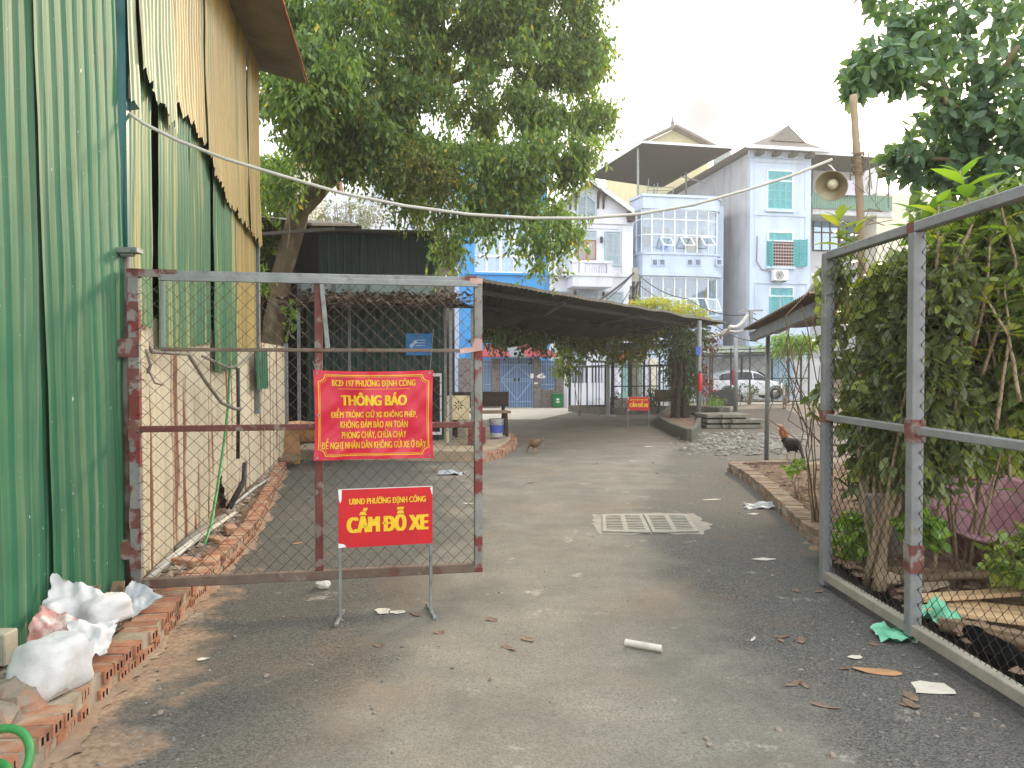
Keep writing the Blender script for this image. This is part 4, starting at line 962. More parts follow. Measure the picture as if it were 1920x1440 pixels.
q = MB(); p = G(1379, 772); q.tube([p, p + Vector((0, 0, 3.2))], .09, 8); q.solo('fence_post', mt['steel_grey'], 'thick grey post before the white car carrying the faded extinguisher', 'post', smooth=True)
up = thing('utility_pole', 'grey concrete utility pole wrapped in black cables before the white houses', 'utility pole', (P(1191, 600, 38).x, 38, gz(6, 38)))
q = MB(); q.tube([(0, 0, -.1), (0, 0, 7.0)], [.24, .17], 14); q.build('pole', mt['concrete'], up, smooth=True)
q = MB(); q.box((-.3, -.3, 5.4), (-.17, -.1, 6.1)); q.box((.18, -.25, 4.9), (.32, -.05, 5.4)); q.box((.16, -.3, 3.6), (.4, -.05, 4.5)); q.build_split('junction_box', mt['steel_grey'], up, bevel=.01)
q = MB()
for k in range(7): q.tube([(.2 * math.cos(k), -.2 - .04 * k, 6.3), (-.35 + .06 * k, -.28, 5.6 - .1 * k), (-.28 + .07 * k, -.27, 4.6), (-.1, -.25, 3.8 + .1 * k)], .03, 5)
q.build('cable_loops', mt['black_cable'], up)
def cable(name, lab, pts, r, m, cat='cable', sag=0, n=24, seed=0):
    out = []
    for a, b in zip(pts, pts[1:]):
        a, b = Vector(a), Vector(b)
        for k in range(n): t = k / n; out.append(a.lerp(b, t) - Vector((0, 0, sag * 4 * t * (1 - t))))
    out.append(Vector(pts[-1])); q = MB(); q.tube(out, r, 6); return q.solo(name, mt[m], lab, cat, smooth=True)
p0 = P(1188, 512, 37.8)
cable('power_cable', 'thick black cable bundle running left from the utility pole', [p0, P(1040, 598, 30), P(880, 640, 27)], .05, 'black_cable', sag=.3)
cable('power_cable', 'thin black cable fanning left below the thick bundle', [p0, P(1075, 596, 33), P(1000, 622, 30)], .022, 'black_cable', sag=.3)
cable('power_cable', 'steep thin black cable just left of the utility pole', [P(1186, 535, 37.8), P(1140, 592, 35)], .02, 'black_cable', sag=.2)
cable('power_cable', 'black cable sloping right from the utility pole to the white pipe stub', [P(1196, 514, 37.8), P(1290, 560, 34), P(1400, 590, 28), P(1545, 606, 20)], .022, 'black_cable', sag=.25)
cable('power_cable', 'lower black cable sloping right toward the canopy end', [P(1198, 534, 37.8), P(1330, 600, 32), P(1420, 640, 27)], .018, 'black_cable', sag=.2)
# white pipe stub with arms, tangled cables
tp = thing('antenna', 'grey antenna mast with a cross arm standing at the end of the long canopy', 'antenna', P(1410, 630, 24))
q = MB(); q.bar(P(1408, 630, 24), P(1408, 583, 24), .1, .1); q.build('mast', mt['galv'], tp, world=True)
q = MB(); q.bar(P(1383, 583, 24), P(1430, 582, 24), .05, .05); q.bar(P(1396, 579, 24), P(1418, 590, 24), .03, .03); q.build('cross_arm', mt['galv'], tp, world=True)
cable('white_cable', 'tangled white cable hanging from canopy corner to the antenna mast', [P(1292, 614, 25), P(1302, 624, 25), P(1345, 624, 25), P(1370, 612, 24), P(1402, 590, 24)], .055, 'white_cable', sag=.15)
cable('white_cable', 'second white cable drooping along under the canopy edge', [P(1292, 616, 25), P(1310, 629, 25), P(1360, 618, 24.5), P(1418, 606, 24)], .03, 'white_cable', sag=.15)
cc = [P(*k) for k in ((1426, 604, 13), (1428, 613, 12.9), (1440, 621, 12.7), (1458, 622, 12.2), (1476, 614, 11.5), (1490, 598, 10.8), (1498, 580, 10), (1512, 560, 9.3), (1530, 530, 8.6))]
q = MB(); q.tube(cc, .038, 8); q.solo('white_cable', mt['white_cable'], 'loop of thick white cable hooked over the low roof beam by the gate', 'cable', smooth=True)

# ------------------------------------------------------------------ conduit, bamboo, lamp
cp = [P(*k) for k in ((230, 210, 5.02), (243, 213, 5.05), (270, 232, 5.08), (330, 262, 5.15), (420, 297, 5.2), (520, 327, 5.3), (640, 362, 5.4), (760, 386, 5.5), (880, 402, 5.6), (1000, 409, 5.7), (1100, 409, 5.75), (1200, 401, 5.8), (1300, 384, 5.85), (1400, 356, 5.9), (1480, 331, 5.95), (1560, 299, 6.0))]
q = MB(); q.tube(cp, .0112, 10); q.solo('conduit', mt['conduit'], 'long pale plastic pipe sagging across the entrance from fence corner to bamboo pole', 'pipe', smooth=True)
bp = [P(1600, 178, 6.05), P(1604, 250, 6.05), P(1610, 330, 6.05), P(1615, 440, 6.05)]; base = P(1625, 700, 6.05); bp.append(Vector((base.x, 6.05, .05)))
bb = thing('bamboo_pole', 'upright tan bamboo pole lashed with wire behind the open gate', 'pole', Vector((base.x, 6.05, .05)))
pts, rs = [], []
for a, b in zip(bp, bp[1:]):
    m = max(2, int((b - a).length / .05))
    for k in range(m): pts.append(a.lerp(b, k / m))
pts.append(bp[-1])
for p in pts: rs.append((.027 + .010 * (3.7 - p.z) / 3.7) * (1.13 if (p.z % .33) < .05 else 1))
q = MB(); q.tube(pts, rs, 12); q.build('culm', mt['bamboo'], bb, world=True, smooth=True)
q = MB()
for k in range(14):
    z = P(1610, 290 + k * 3, 6.05).z; rr_ = .047; a = P(1608, 300, 6.05)
    q.tube([(a.x + rr_ * math.cos(t) , 6.05 + rr_ * math.sin(t), z + .004 * t + (.02 * math.sin(t * 1 + k))) for t in np.linspace(0, 6.28, 12)], .0035, 4)
rr = random.Random(2)
for k in range(12):
    a = P(1615 + rr.uniform(-10, 30), 300 + rr.uniform(-10, 110), 6.0); q.tube([a, a + Vector((rr.uniform(-.12, .16), -.03, rr.uniform(-.1, .1))), a + Vector((rr.uniform(-.15, .2), .03, rr.uniform(-.25, .05)))], .003, 4)
q.build('lashing', mt['wood_old'], bb, world=True)
lp_ = P(1563, 343, 5.75)
lm = thing('lamp', 'dusty cream conical metal lamp hanging from the pipe end beside the bamboo pole', 'lamp', lp_); lm.scale = (.86,) * 3
ax = Vector((-.52, -.66, -.50)).normalized(); rotm = ax.to_track_quat('Z', 'Y').to_matrix()
def tr(mb): mb.v = [tuple(rotm @ Vector(v)) for v in mb.v]; return mb
q = MB(); q.lathe([(.135, .07), (.132, .075), (.118, .045), (.085, .0), (.055, -.04), (.05, -.075), (.03, -.085), (0, -.085)], 32); q.lathe([(.133, .074), (.128, .07), (.112, .043), (.08, .004), (.05, -.03), (0, -.035)][::-1], 32); tr(q).build('lamp_shade', mt['shade_metal'], lm, smooth=True)
q = MB(); q.lathe([(0, .075), (.025, .07), (.045, .045), (.045, .02), (.03, -.01), (.02, -.03)][::-1], 20); tr(q).build('bulb', mt['bulb'], lm, smooth=True)
q = MB(); a = rotm @ Vector((0, 0, -.08)); q.tube([a, a + Vector((.02, .02, .06)), Vector((.03, .15, .19)), Vector((.09, .25, .2))], .006, 6); q.tube([(0.02, 0, .1), (.0, .12, .19)], .003, 4); q.build('cord', mt['white_cable'], lm)
# ------------------------------------------------------------------ house row (facades turned 10 degrees)
HA = R(10.2); HO = Vector((14.2, 46, 0)); HU = Vector((math.cos(HA), math.sin(HA), 0)); HV = Vector((-math.sin(HA), math.cos(HA), 0)); HZ = -.75
def F(px, py, d=0):
    o = Vector((0, 0, CAMH)); dr = P(px, py, 1) - o; n = HV
    t = (HO + HV * d - o).dot(n) / dr.dot(n); p = o + dr * t
    return ((p - HO).dot(HU), p.z - HZ)
class House:
    def __init__(s, name, label, px):
        s.t0 = F(px, 600)[0]; loc = HO + HU * s.t0; s.o = thing(name, label, 'house', (loc.x, loc.y, HZ), HA)
    def p(s, px, py, d=0): t, z = F(px, py, d); return Vector((t - s.t0, d, z))
    def box(s, mb, px0, py0, px1, py1, d0, d1):
        """front face at depth d0 fitted to the pixel box, thickness to d1"""
        a, b = s.p(px0, py1, d0), s.p(px1, py0, d0); mb.box((a.x, d0, a.z), (b.x, d1, b.z)); return a, b
    def part(s, name, m, rects, parent=None, bevel=0):
        q = MB()
        for r in rects: s.box(q, *r)
        return q.build(name, m, parent or s.o, bevel=bevel)
    def shutters(s, px0, py0, px1, py1, m, d=-.10, n=2, transom=0, slat=.075, frame=None):
        """window frame with louvred leaves"""
        a, b = s.p(px0, py1, d), s.p(px1, py0, d); w = .07; q = MB(); f = frame or m
        for x in (a.x, b.x - w): q.box((x, d, a.z), (x + w, .02, b.z))
        for z in (a.z, b.z - w): q.box((a.x + w, d, z), (b.x - w, .02, z + w))
        zt = b.z - w
        if transom: zt = lerp(b.z, a.z, transom); q.box((a.x + w, d, zt - w / 2), (b.x - w, .02, zt + w / 2))
        fr = q.build('window', f, s.o)
        for k in range(n):
            x0 = lerp(a.x + w, b.x - w, k / n) + .01; x1 = lerp(a.x + w, b.x - w, (k + 1) / n) - .01
            q = MB(); st = .055
            for z0, z1 in ([(a.z + w, zt - w / 2)] + ([(zt + w / 2, b.z - w)] if transom else [])):
                for x in (x0, x1 - st): q.box((x, d + .01, z0), (x + st, d + .045, z1))
                hh = z1 - z0; nr_ = 3 if hh > 1.2 else 1
                for j in range(nr_ + 1): z = lerp(z0, z1 - st, j / nr_); q.box((x0 + st, d + .012, z), (x1 - st, d + .043, z + st))
                z = z0 + st
                while z < z1 - st: q.add([(x0 + st, d + .014, z), (x1 - st, d + .014, z), (x1 - st, d + .042, z + slat * .7), (x0 + st, d + .042, z + slat * .7)], [(0, 1, 2, 3)]); z += slat
                q.box((x0 + st, d + .05, z0), (x1 - st, d + .055, z1))
            q.build('shutter', m, fr)
        return fr
    def ac(s, px, py, w=.85):
        c = s.p(px, py, -.45); h = w * .68; q = MB(); q.box((c.x - w / 2, -.52, c.z - h / 2), (c.x + w / 2, -.2, c.z + h / 2)); o = q.build('air_conditioner', mt['white_paint'], s.o, bevel=.02)
        q = MB(); r = h * .38; cx = c.x - w * .12
        for rr_ in (1, .72, .44, .18): q.tube([(cx + r * rr_ * math.cos(t), -.528, c.z + r * rr_ * math.sin(t)) for t in np.linspace(0, 2 * math.pi, 22)], .012, 4, cap=False)
        for k in range(6): t = k * math.pi / 3; q.bar((cx, -.53, c.z), (cx + r * math.cos(t), -.53, c.z + r * math.sin(t)), .012)
        q.build('fan_grille', mt['steel_dark'], o)
        q = MB(); q.box((c.x - w * .4, -.5, c.z - h / 2 - .06), (c.x - w * .34, 0, c.z - h / 2)); q.box((c.x + w * .3, -.5, c.z - h / 2 - .06), (c.x + w * .36, 0, c.z - h / 2)); q.build_split('bracket', mt['steel_dark'], o)
    def glazing(s, px0, py0, px1, py1, cols, rows, fm, gm, d=-.06, w=.07, rowh=None):
        a, b = s.p(px0, py1, d), s.p(px1, py0, d); q = MB()
        xs = [lerp(a.x, b.x - w, k / cols) for k in range(cols + 1)]; zs = [lerp(a.z, b.z - w, h) for h in (rowh or [k / rows for k in range(rows + 1)])]
        for x in xs: q.box((x, d - .02, a.z), (x + w, d + .06, b.z))
        for z in zs: q.box((a.x + w, d - .015, z), (b.x - w, d + .055, z + w))
        fr = q.build('window', fm, s.o)
        q = MB(); q.box((a.x + w * .5, d + .015, a.z + w * .5), (b.x - w * .5, d + .022, b.z - w * .5)); q.build('glass', gm, fr); return fr
plw = M('plaster_white', S(214, 217, 228), .85, .05, 1.2, bump=.1, stains=[(S(170, 168, 166), 1.2, .52, .72, (1, 1, .25), .6), (S(150, 148, 146), 3.5, .60, .74, (1.5, 1.5, .08), .6)])
plb = M('plaster_blue', S(194, 208, 230), .85, .05, 1.2, bump=.1, stains=[(S(168, 178, 190), 1.3, .50, .72, (1, 1, .2), .6), (S(146, 152, 160), 3.5, .60, .74, (1.5, 1.5, .08), .6)])
plg = M('plaster_grey', S(200, 200, 204), .9, .08, .8, bump=.15, stains=[(S(132, 130, 128), 1, .52, .75, (1, 1, .2), .6)])
plc = M('plaster_cream', S(216, 208, 190), .85, .06, 1, stains=[(S(176, 166, 148), 1.2, .56, .78, (1, 1, .25), .5)])
bright = M('paint_blue', S(58, 146, 212), .7, .05, 2, stains=[(S(36, 124, 200), 1.5, .56, .78, (1, 1, .25), .5)])
teal = M('teal_shutter', S(104, 178, 186), .6, .08, 5); teal2 = M('teal_deep', S(62, 156, 160), .6, .08, 5)
pgrey = M('shutter_grey', S(164, 180, 190), .65, .08, 5)
redoor = M('door_red', S(156, 92, 82), .55, .1, 5); whitefr = M('white_frame', S(228, 232, 236), .5, .04, 5)
dkin = M('room_inside', S(120, 126, 132), .9, .15, 1.5); rooftile = M('roof_tile', S(116, 110, 104), .85, .2, 6, bump=.3)
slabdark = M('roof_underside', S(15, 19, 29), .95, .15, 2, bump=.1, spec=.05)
curt = M('curtain_blue', S(140, 202, 232), .85, .14, 2.5, stretch=(3, 1, .05))
glass_b = glassmat('glass_blueish', (.80, .87, .91), .20); glass_c = glassmat('glass_clear', (.80, .88, .90), .2); glass_d = glassmat('glass_dark', (.2, .26, .3), .3)
stonew = M('stone_wall', S(118, 110, 108), .9, .25, 5, bump=.6, bscale=18, stains=[(S(84, 78, 78), 4, .5, .65, (.6, 1, 2), .8)])
clothes = M('hung_laundry', S(120, 130, 150), .9, .4, 3)

# --- white gabled house
h = House('gabled_house', 'white narrow house with steep gable, small balcony and louvred shutters', 1110)
q = MB(); a, b = h.p(1030, 760), h.p(1187, 412); q.box((a.x, 0, 0), (b.x, 11, b.z)); h_w = q.build('wall', plw, h.o)
apx = h.p(1106, 336, 0); lft = h.p(1018, 402, 0); rgt = h.p(1187, 398, 0)
q = MB(); q.prism([(a.x, .02, b.z + .002), (b.x, .02, b.z + .002), (b.x, .02, rgt.z - .1), (apx.x, .02, apx.z - .25), (a.x, .02, lft.z)], (0, 10.9, 0)); q.build('gable_wall', plw, h.o)
q = MB(); e0, e1 = h.p(1190, 392, -.6), h.p(1012, 402, -.6); ap = h.p(1106, 329, -.6)
for e in (e0, e1):
    q.prism([(ap.x, -.6, ap.z), (e.x, -.6, e.z), (e.x, -.6, e.z - .28), (ap.x, -.6, ap.z - .30)], (0, .12, 0))
rf = q.build('verge_board', plw, h.o)
q = MB()
for e in (e0, e1): q.prism([(ap.x, -.47, ap.z + .0), (e.x, -.47, e.z), (e.x, -.47, e.z - .12), (ap.x, -.47, ap.z - .14)], (0, 11, 0))
q.build('roof', rooftile, h.o)
for px, py in ((1126, 372), (1074, 374)):     # carved brackets
    q = MB(); c = h.p(px, py, 0); 
    for k in (-.16, .16): q.prism([(c.x + k - .05, -.02, c.z + .35), (c.x + k - .05, -.62, c.z + .42), (c.x + k - .05, -.5, c.z + .2), (c.x + k - .05, -.18, c.z - .1), (c.x + k - .05, -.10, c.z - .55), (c.x + k - .05, -.02, c.z - .6)], (.1, 0, 0))
    q.build_split('bracket', mt['bark_dark'], h.o)
q = MB(); c = h.p(1182, 398, 0); q.box((c.x - .25, -.55, c.z - .6), (c.x + .1, -.02, c.z)); q.build_split('bracket', mt['bark_dark'], h.o)
# pointed attic window
q = MB(); w0, w1 = h.p(1082, 405, 0), h.p(1116, 380, 0); wa = h.p(1098.5, 363, 0)
out = [(w0.x, w0.z), (w1.x, w0.z), (w1.x, w1.z), (wa.x, wa.z), (w0.x, w1.z)]
for i in range(5):
    p_, n_ = out[i], out[(i + 1) % 5]; q.bar((p_[0], -.05, p_[1]), (n_[0], -.05, n_[1]), .12, .12, (0, 1, 0))
fr = q.build('window', pgrey, h.o); q = MB()
q.bar((wa.x, -.05, w0.z), (wa.x, -.05, wa.z), .1, .08, (0, 1, 0)); z = w0.z + .08
while z < wa.z - .15:
    hwid = (w1.x - w0.x) / 2 - .08 if z < w1.z else max(.05, ((w1.x - w0.x) / 2) * (wa.z - z) / (wa.z - w1.z) - .08)
    q.add([(wa.x - hwid, -.05, z), (wa.x + hwid, -.05, z), (wa.x + hwid, -.01, z + .07), (wa.x - hwid, -.01, z + .07)], [(0, 1, 2, 3)]); z += .085
q.build('shutter', pgrey, fr)
h.part('cornice', plw, [(1028, 411, 1188, 416, -.12, .0), (1048, 423, 1160, 426, -.06, 0)], bevel=.01)
h.part('cornice', plw, [(1028, 512, 1188, 516, -.10, 0), (1028, 434, 1036, 520, -.05, 0), (1166, 425, 1178, 511, -.05, 0)])
h.shutters(1047, 432, 1067, 497, pgrey); h.shutters(1134, 434, 1164, 498, pgrey); fr = h.shutters(1081, 432, 1119, 449, pgrey, n=3)
q = MB(); h.box(q, 1083, 449, 1118, 489, -.06, 0); dr = q.build('door', redoor, h.o)
q = MB(); h.box(q, 1086, 453, 1098, 486, -.065, -.06); h.box(q, 1103, 453, 1115, 486, -.065, -.06); q.build('pane', M('frosted', S(150, 146, 142), .3, .1, 5), dr)
# balcony
q = MB(); h.box(q, 1074, 517, 1148, 537, -1.35, 0); h.box(q, 1070, 513, 1150, 517, -1.42, 0); bal = q.build('balcony', plw, h.o, bevel=.02)
q = MB(); h.box(q, 1072, 489, 1149, 492, -1.40, -1.15); a_, b_ = h.p(1073, 513, -1.38), h.p(1148, 492, -1.38)
for x in (a_.x, a_.x + .42, b_.x - .28): q.box((x, -1.36, a_.z), (x + .28, -1.16, b_.z))
for x in (a_.x + .02, b_.x - .25): q.box((x, -1.15, a_.z), (x + .15, -.0, b_.z + .09))
q.build('railing', plw, bal)
n_ = 9
for k in range(n_):
    x = lerp(a_.x + .82, b_.x - .40, k / (n_ - 1)); H_ = b_.z - a_.z
    q = MB(); q.lathe([(.06, 0), (.06, .06 * H_), (.035, .12 * H_), (.075, .35 * H_), (.05, .62 * H_), (.035, .82 * H_), (.06, .9 * H_), (.06, H_)], 8, (x, -1.26, a_.z)); q.build('baluster', plw, bal, smooth=True)
h.ac(1052, 508, .8)
for px, py in ((1075, 450), (1126, 449), (1077, 549), (1130, 552)):
    c = h.p(px, py, 0); q = MB(); q.box((c.x - .03, -.2, c.z + .05), (c.x + .03, 0, c.z + .1)); q.lathe([(.02, -.25), (.09, -.2), (.1, .05), (.03, .15), (0, .16)], 8, (c.x, -.2, c.z)); q.build('wall_lamp', mt['steel_dark'], h.o)
h.shutters(1042, 546, 1070, 590, pgrey); h.shutters(1086, 545, 1121, 600, pgrey, n=3); h.shutters(1138, 547, 1169, 600, pgrey)
h.shutters(1060, 660, 1095, 740, pgrey)
# front porch wall of the white house with small red roof
h2 = thing('porch_wall', 'white front yard wall with teal door and small orange tiled roof', 'wall', tuple(HO + HU * h.t0 + HV * -3 + Vector((0, 0, HZ))), HA)
def h2box(q, px0, py0, px1, py1, d0, d1): 
    a, b = h.p(px0, py1, d0 - 3), h.p(px1, py0, d0 - 3); q.box((a.x, d0, max(a.z, -.1)), (b.x, d1, b.z))
q = MB(); h2box(q, 1057, 718, 1138, 768, 0, .2); h2box(q, 1156, 676, 1164, 768, -.05, .25); h2box(q, 1203, 676, 1212, 768, -.05, .25); h2box(q, 1150, 670, 1216, 676, -.1, .3); h2box(q, 1100, 676, 1107, 718, 0, .2); h2box(q, 1135, 676, 1140, 718, 0, .2); q.build('wall', plw, h2)
q = MB(); h2box(q, 1156, 659, 1213, 671, -.5, .5); q.build('tiled_roof', M('orange_tile', S(196, 86, 58), .8, .12, 6), h2)
q = MB(); h2box(q, 1165, 678, 1202, 765, .06, .12); dr = q.build('door', M('door_teal', S(140, 186, 184), .6, .08, 5), h2)
q = MB()
for k in range(7): px = 1167 + k * 5; h2box(q, px, 680, px + 1, 763, .03, .06)
h2box(q, 1184, 715, 1194, 738, .02, .058); q.build('bars', mt['steel_grey'], dr)
q = MB()
for k in range(13): px = 1062 + k * 6; h2box(q, px, 678, px + 1.2, 718, .05, .1)
h2box(q, 1060, 676, 1138, 680, .03, .12); q.build('railing', mt['steel_dark'], h2)
# brick-red base, second gate right of it
h3 = thing('front_gate', 'pale barred front gate with pinkish pillar behind the vine trunk', 'gate', tuple(HO + HU * h.t0 + HV * -3.2 + Vector((0, 0, HZ))), HA)
q = MB(); h2box(q, 1216, 672, 1230, 770, 0, .3); q.build('pillar', plc, h3)
q = MB()
for k in range(14): px = 1232 + k * 5; h2box(q, px, 682, px + 1.4, 752, .05, .1)
h2box(q, 1230, 690, 1302, 694, .04, .12); h2box(q, 1230, 748, 1302, 753, .04, .12); q.build('bars', whitefr, h3)

# --- glazed bay house
g_ = House('glazed_house', 'pale blue house with wide white framed glass bays and a steel roof over its terrace', 1270)
hb = g_
q = MB(); a, b = hb.p(1189, 770, 1.6), hb.p(1357, 372, 1.6); q.box((a.x, 1.6, 0), (b.x, 12, hb.p(1270, 372, 0).z)); q.build('wall', plb, hb.o)
xl, xr = hb.p(1205, 500).x, hb.p(1357, 500).x; xs0 = hb.p(1183, 500, 1.5).x
def bayplan(off):
    r = .9; pts = [(xs0 - off, 1.6), (xl - off * .4, -off)]
    for k in range(7): t = R(90 - 15 * k); pts.append((xr - r + (r + off) * math.cos(t), r - (r + off) * math.sin(t)))
    pts.append((xr + off, 1.6)); return pts
def bayband(name, py0, py1, off, m=plb):
    z0, z1 = hb.p(1270, py1).z, hb.p(1270, py0).z; q = MB(); pl_ = bayplan(off)
    q.prism([(x, y, z0) for x, y in pl_], (0, 0, z1 - z0)); return q.build(name, m, hb.o)
bayband('parapet', 371, 393, .05); bayband('cornice', 366, 370.8, .14); bayband('spandrel', 476, 513, .03); bayband('cornice', 510, 518, .16); bayband('cornice', 474, 478, .10); bayband('spandrel', 592, 640, .03); bayband('cornice', 590, 594, .12)
bayband('lower_wall', 640.2, 764, -.05)
def bayglass(py0, py1, rows):
    z0, z1 = hb.p(1270, py1).z, hb.p(1270, py0).z; pl_ = bayplan(-.05)
    path = [Vector((x, y, 0)) for x, y in pl_]; q = MB(); posts = []
    L = [0]
    for p_, n_ in zip(path, path[1:]): L.append(L[-1] + (n_ - p_).length)
    for k in range(12):
        s_ = L[-1] * k / 11
        for i in range(len(L) - 1):
            if s_ <= L[i + 1] + 1e-6: posts.append(path[i].lerp(path[i + 1], (s_ - L[i]) / (L[i + 1] - L[i]))); break
    for p_ in posts: q.box((p_.x - .035, p_.y - .035, z0), (p_.x + .035, p_.y + .035, z1))
    for z in [lerp(z0 + .03, z1 - .03, f) for f in rows]:
        for p_, n_ in zip(posts, posts[1:]): q.bar((p_.x, p_.y, z), (n_.x, n_.y, z), .06, .06)
    fr = q.build('window', whitefr, hb.o)
    q = MB()
    for p_, n_ in zip(path, path[1:]): q.add([(p_.x, p_.y + .01, z0), (n_.x, n_.y + .01, z0), (n_.x, n_.y + .01, z1), (p_.x, p_.y + .01, z1)], [(0, 1, 2, 3)])
    q.build('glass', glass_b, fr)
    return z0, z1
z0, z1 = bayglass(393, 475, (0, .42, .78, 1)); z2, z3 = bayglass(519, 591, (0, .45, 1))
def sash(px0, px1, py0, py1):
    a, b = hb.p(px0, py1), hb.p(px1, py0); q = MB(); t = Vector((0, -.55, .12)); w = .07
    A_, B_, C_, D_ = Vector((a.x, -.02, b.z)), Vector((b.x, -.02, b.z)), Vector((b.x + .0, -.6, a.z + .12)), Vector((a.x, -.6, a.z + .12))
    for p_, n_ in ((A_, B_), (B_, C_), (C_, D_), (D_, A_)): q.bar(p_, n_, w, w, (0, 1, .3))
    o = q.build('open_sash', whitefr, hb.o); q = MB(); q.add([A_, B_, C_, D_], [(0, 1, 2, 3)]); q.build('glass', glass_c, o)
for px in (1238, 1276, 1314): sash(px, px + 19, 446, 466)
for px in (1252, 1284, 1322): sash(px, px + 22, 562, 588)
rr = random.Random(6)
for zz in (z0, z2):
    for k in range(12):
        x = rr.uniform(xl + .3, xr - .6); q = MB(); w = rr.uniform(.15, .3); hh = rr.uniform(.5, 1.0); q.box((x, 1.2, zz + 1.5 - hh + rr.uniform(-.2, .3)), (x + w, 1.24, zz + 1.7))
        q.build('laundry', [mt['white_paint'], clothes, mt['wood_pale'], mt['bucket'], mt['red_cyl'] if k == 5 else pgrey][k % 5], hb.o)
q = MB(); c = hb.p(1306, 466, .6); q.box((c.x - .45, .9, c.z - .3), (c.x + .45, 1.3, c.z + .7)); q.build('laundry_rack', mt['wood_old'], hb.o)
q = MB(); c = hb.p(1248, 470, .3); q.box((c.x - .2, .3, c.z - .1), (c.x + .2, .7, c.z + .35)); q.build('blue_basin', mt['blue_sign'], hb.o)
for px in (1228, 1242, 1294, 1309, 1349):
    q = MB(); hb.box(q, px - 6, 485, px + 6, 498, -.09, .0); fr = q.build('vent_window', plb, hb.o); q = MB(); hb.box(q, px - 4, 487, px + 4, 496, -.1, -.092); q.build('pane', clothes, fr)
q = MB(); zt = hb.p(1270, 371).z; rr = random.Random(3)
c0 = hb.p(1236, 366, 1.5)
for k in range(6):
    x = c0.x + rr.uniform(-.9, .7); q.tube([(x, 1.2, zt), (x + .1, 1.2, zt + rr.uniform(.5, 1.5))], .03, 5)
for k in range(4): q.tube([(c0.x - .9, 1.2, zt + .25 + .2 * k), (c0.x + .7, 1.25, zt + .3 + .2 * k)], .025, 5)
q.build('terrace_rail', mt['steel_grey'], hb.o)
# steel terrace roof and posts
r0, r1 = hb.p(1205, 268, -.3), hb.p(1376, 284, -.3)
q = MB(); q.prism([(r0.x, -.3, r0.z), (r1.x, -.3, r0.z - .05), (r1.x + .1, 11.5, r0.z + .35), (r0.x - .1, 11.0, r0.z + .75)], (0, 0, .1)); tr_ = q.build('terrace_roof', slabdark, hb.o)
q = MB(); q.bar((r0.x - .02, -.33, r0.z + .05), (r1.x + .02, -.33, r0.z + .0), .05, .12); q.bar((r0.x - .04, -.3, r0.z + .06), (r0.x - .14, 11, r0.z + .81), .06, .12); q.build('edge', whitefr, tr_)
for px, d in ((1178, 1.2), (1375, 5)):
    pass
q = MB(); x = r0.x + .15; q.tube([(x, .9, zt), (x, .9, r0.z + .02)], .07, 8); q.tube([(r1.x - .3, 6, zt), (r1.x - .3, 6, r0.z + .1)], .07, 8); q.tube([(r1.x - .6, .9, zt), (r1.x - .6, .9, zt + 1.5)], .05, 8); q.bar((r1.x - .3, 3, r0.z - 1.3), (r1.x - .3, 7, r0.z + .1), .08); q.build_split('roof_post', mt['galv'], hb.o)
q = MB(); c = hb.p(1355, 300, 7); q.lathe([(0, -1.0), (.55, -1.0), (.6, -.8), (.6, .6), (.35, .85), (0, .9)], 16, (c.x, 7, c.z)); q.build('water_tank', mt['galv'], hb.o, smooth=True)
# yellow gabled house far behind
yh = House('yellow_house', 'ochre gable with a finial showing above the dark terrace roof', 1262)
q = MB(); A_, B_, C_ = yh.p(1195, 275, 13), yh.p(1328, 278, 13), yh.p(1261, 244, 13)
q.prism([(A_.x, 13, 0), (B_.x, 13, 0), (B_.x, 13, B_.z), (C_.x, 13, C_.z), (A_.x, 13, A_.z)], (0, 8, 0)); q.build('gable_wall', M('plaster_ochre', S(196, 188, 148), .85, .06, 1), yh.o)
q = MB(); q.bar(A_ + Vector((-.3, -.3, .0)), C_ + Vector((0, -.3, .15)), .9, .16); q.bar(C_ + Vector((0, -.3, .15)), B_ + Vector((.3, -.3, .0)), .9, .16); q.build('roof', rooftile, yh.o)
q = MB(); q.lathe([(.16, 0), (.2, .15), (.1, .3), (.15, .45), (.05, .7), (0, 1.1)], 8, C_ + Vector((0, 0, .1))); q.build('finial', rooftile, yh.o)

# --- tower house
tw = House('tower_house', 'tall pale blue house with teal louvred shutters and a grey blank side wall', 1462)
FD = -.0
a, b = tw.p(1404, 770), tw.p(1521, 292)
q = MB(); q.box((a.x, 0, 0), (b.x, 14, b.z)); q.build('wall', plb, tw.o)
q = MB(); q.box((a.x - .03, .35, 0), (a.x - .004, 14.05, b.z + .0)); q.build('side_wall', plg, tw.o)
def frame_rect(q, px0, py0, px1, py1, w=2.2, d=-.06):
    tw.box(q, px0, py0, px1, py0 + w, d, 0); tw.box(q, px0, py0 + w, px0 + w * .8, py1, d, 0); tw.box(q, px1 - w * .8, py0 + w, px1, py1, d, 0)
q = MB()
for r_ in ((1414, 301, 1511, 394), (1415, 401, 1511, 500), (1415, 529, 1513, 640)): frame_rect(q, *r_)
tw.box(q, 1404, 287, 1521, 294, -.12, 0); q.build('moulding', plb, tw.o)
tw.part('sill', plb, [(1436, 393.5, 1490, 396, -.2, 0), (1438, 500, 1492, 503, -.2, 0)])
tw.shutters(1438, 320, 1488, 393, teal, n=4, transom=.27, frame=whitefr); 
f2 = tw.shutters(1440, 435, 1488, 452, teal, n=4, frame=whitefr)
q = MB(); tw.box(q, 1441, 453, 1488, 499, -.02, .0); q.build('room_shade', mt['dark_void'], tw.o)  # dark panel painted in for the unlit room behind the grille
q = MB()
for k in range(9): px = 1444 + k * 5; tw.box(q, px, 454, px + .9, 498, -.06, -.03)
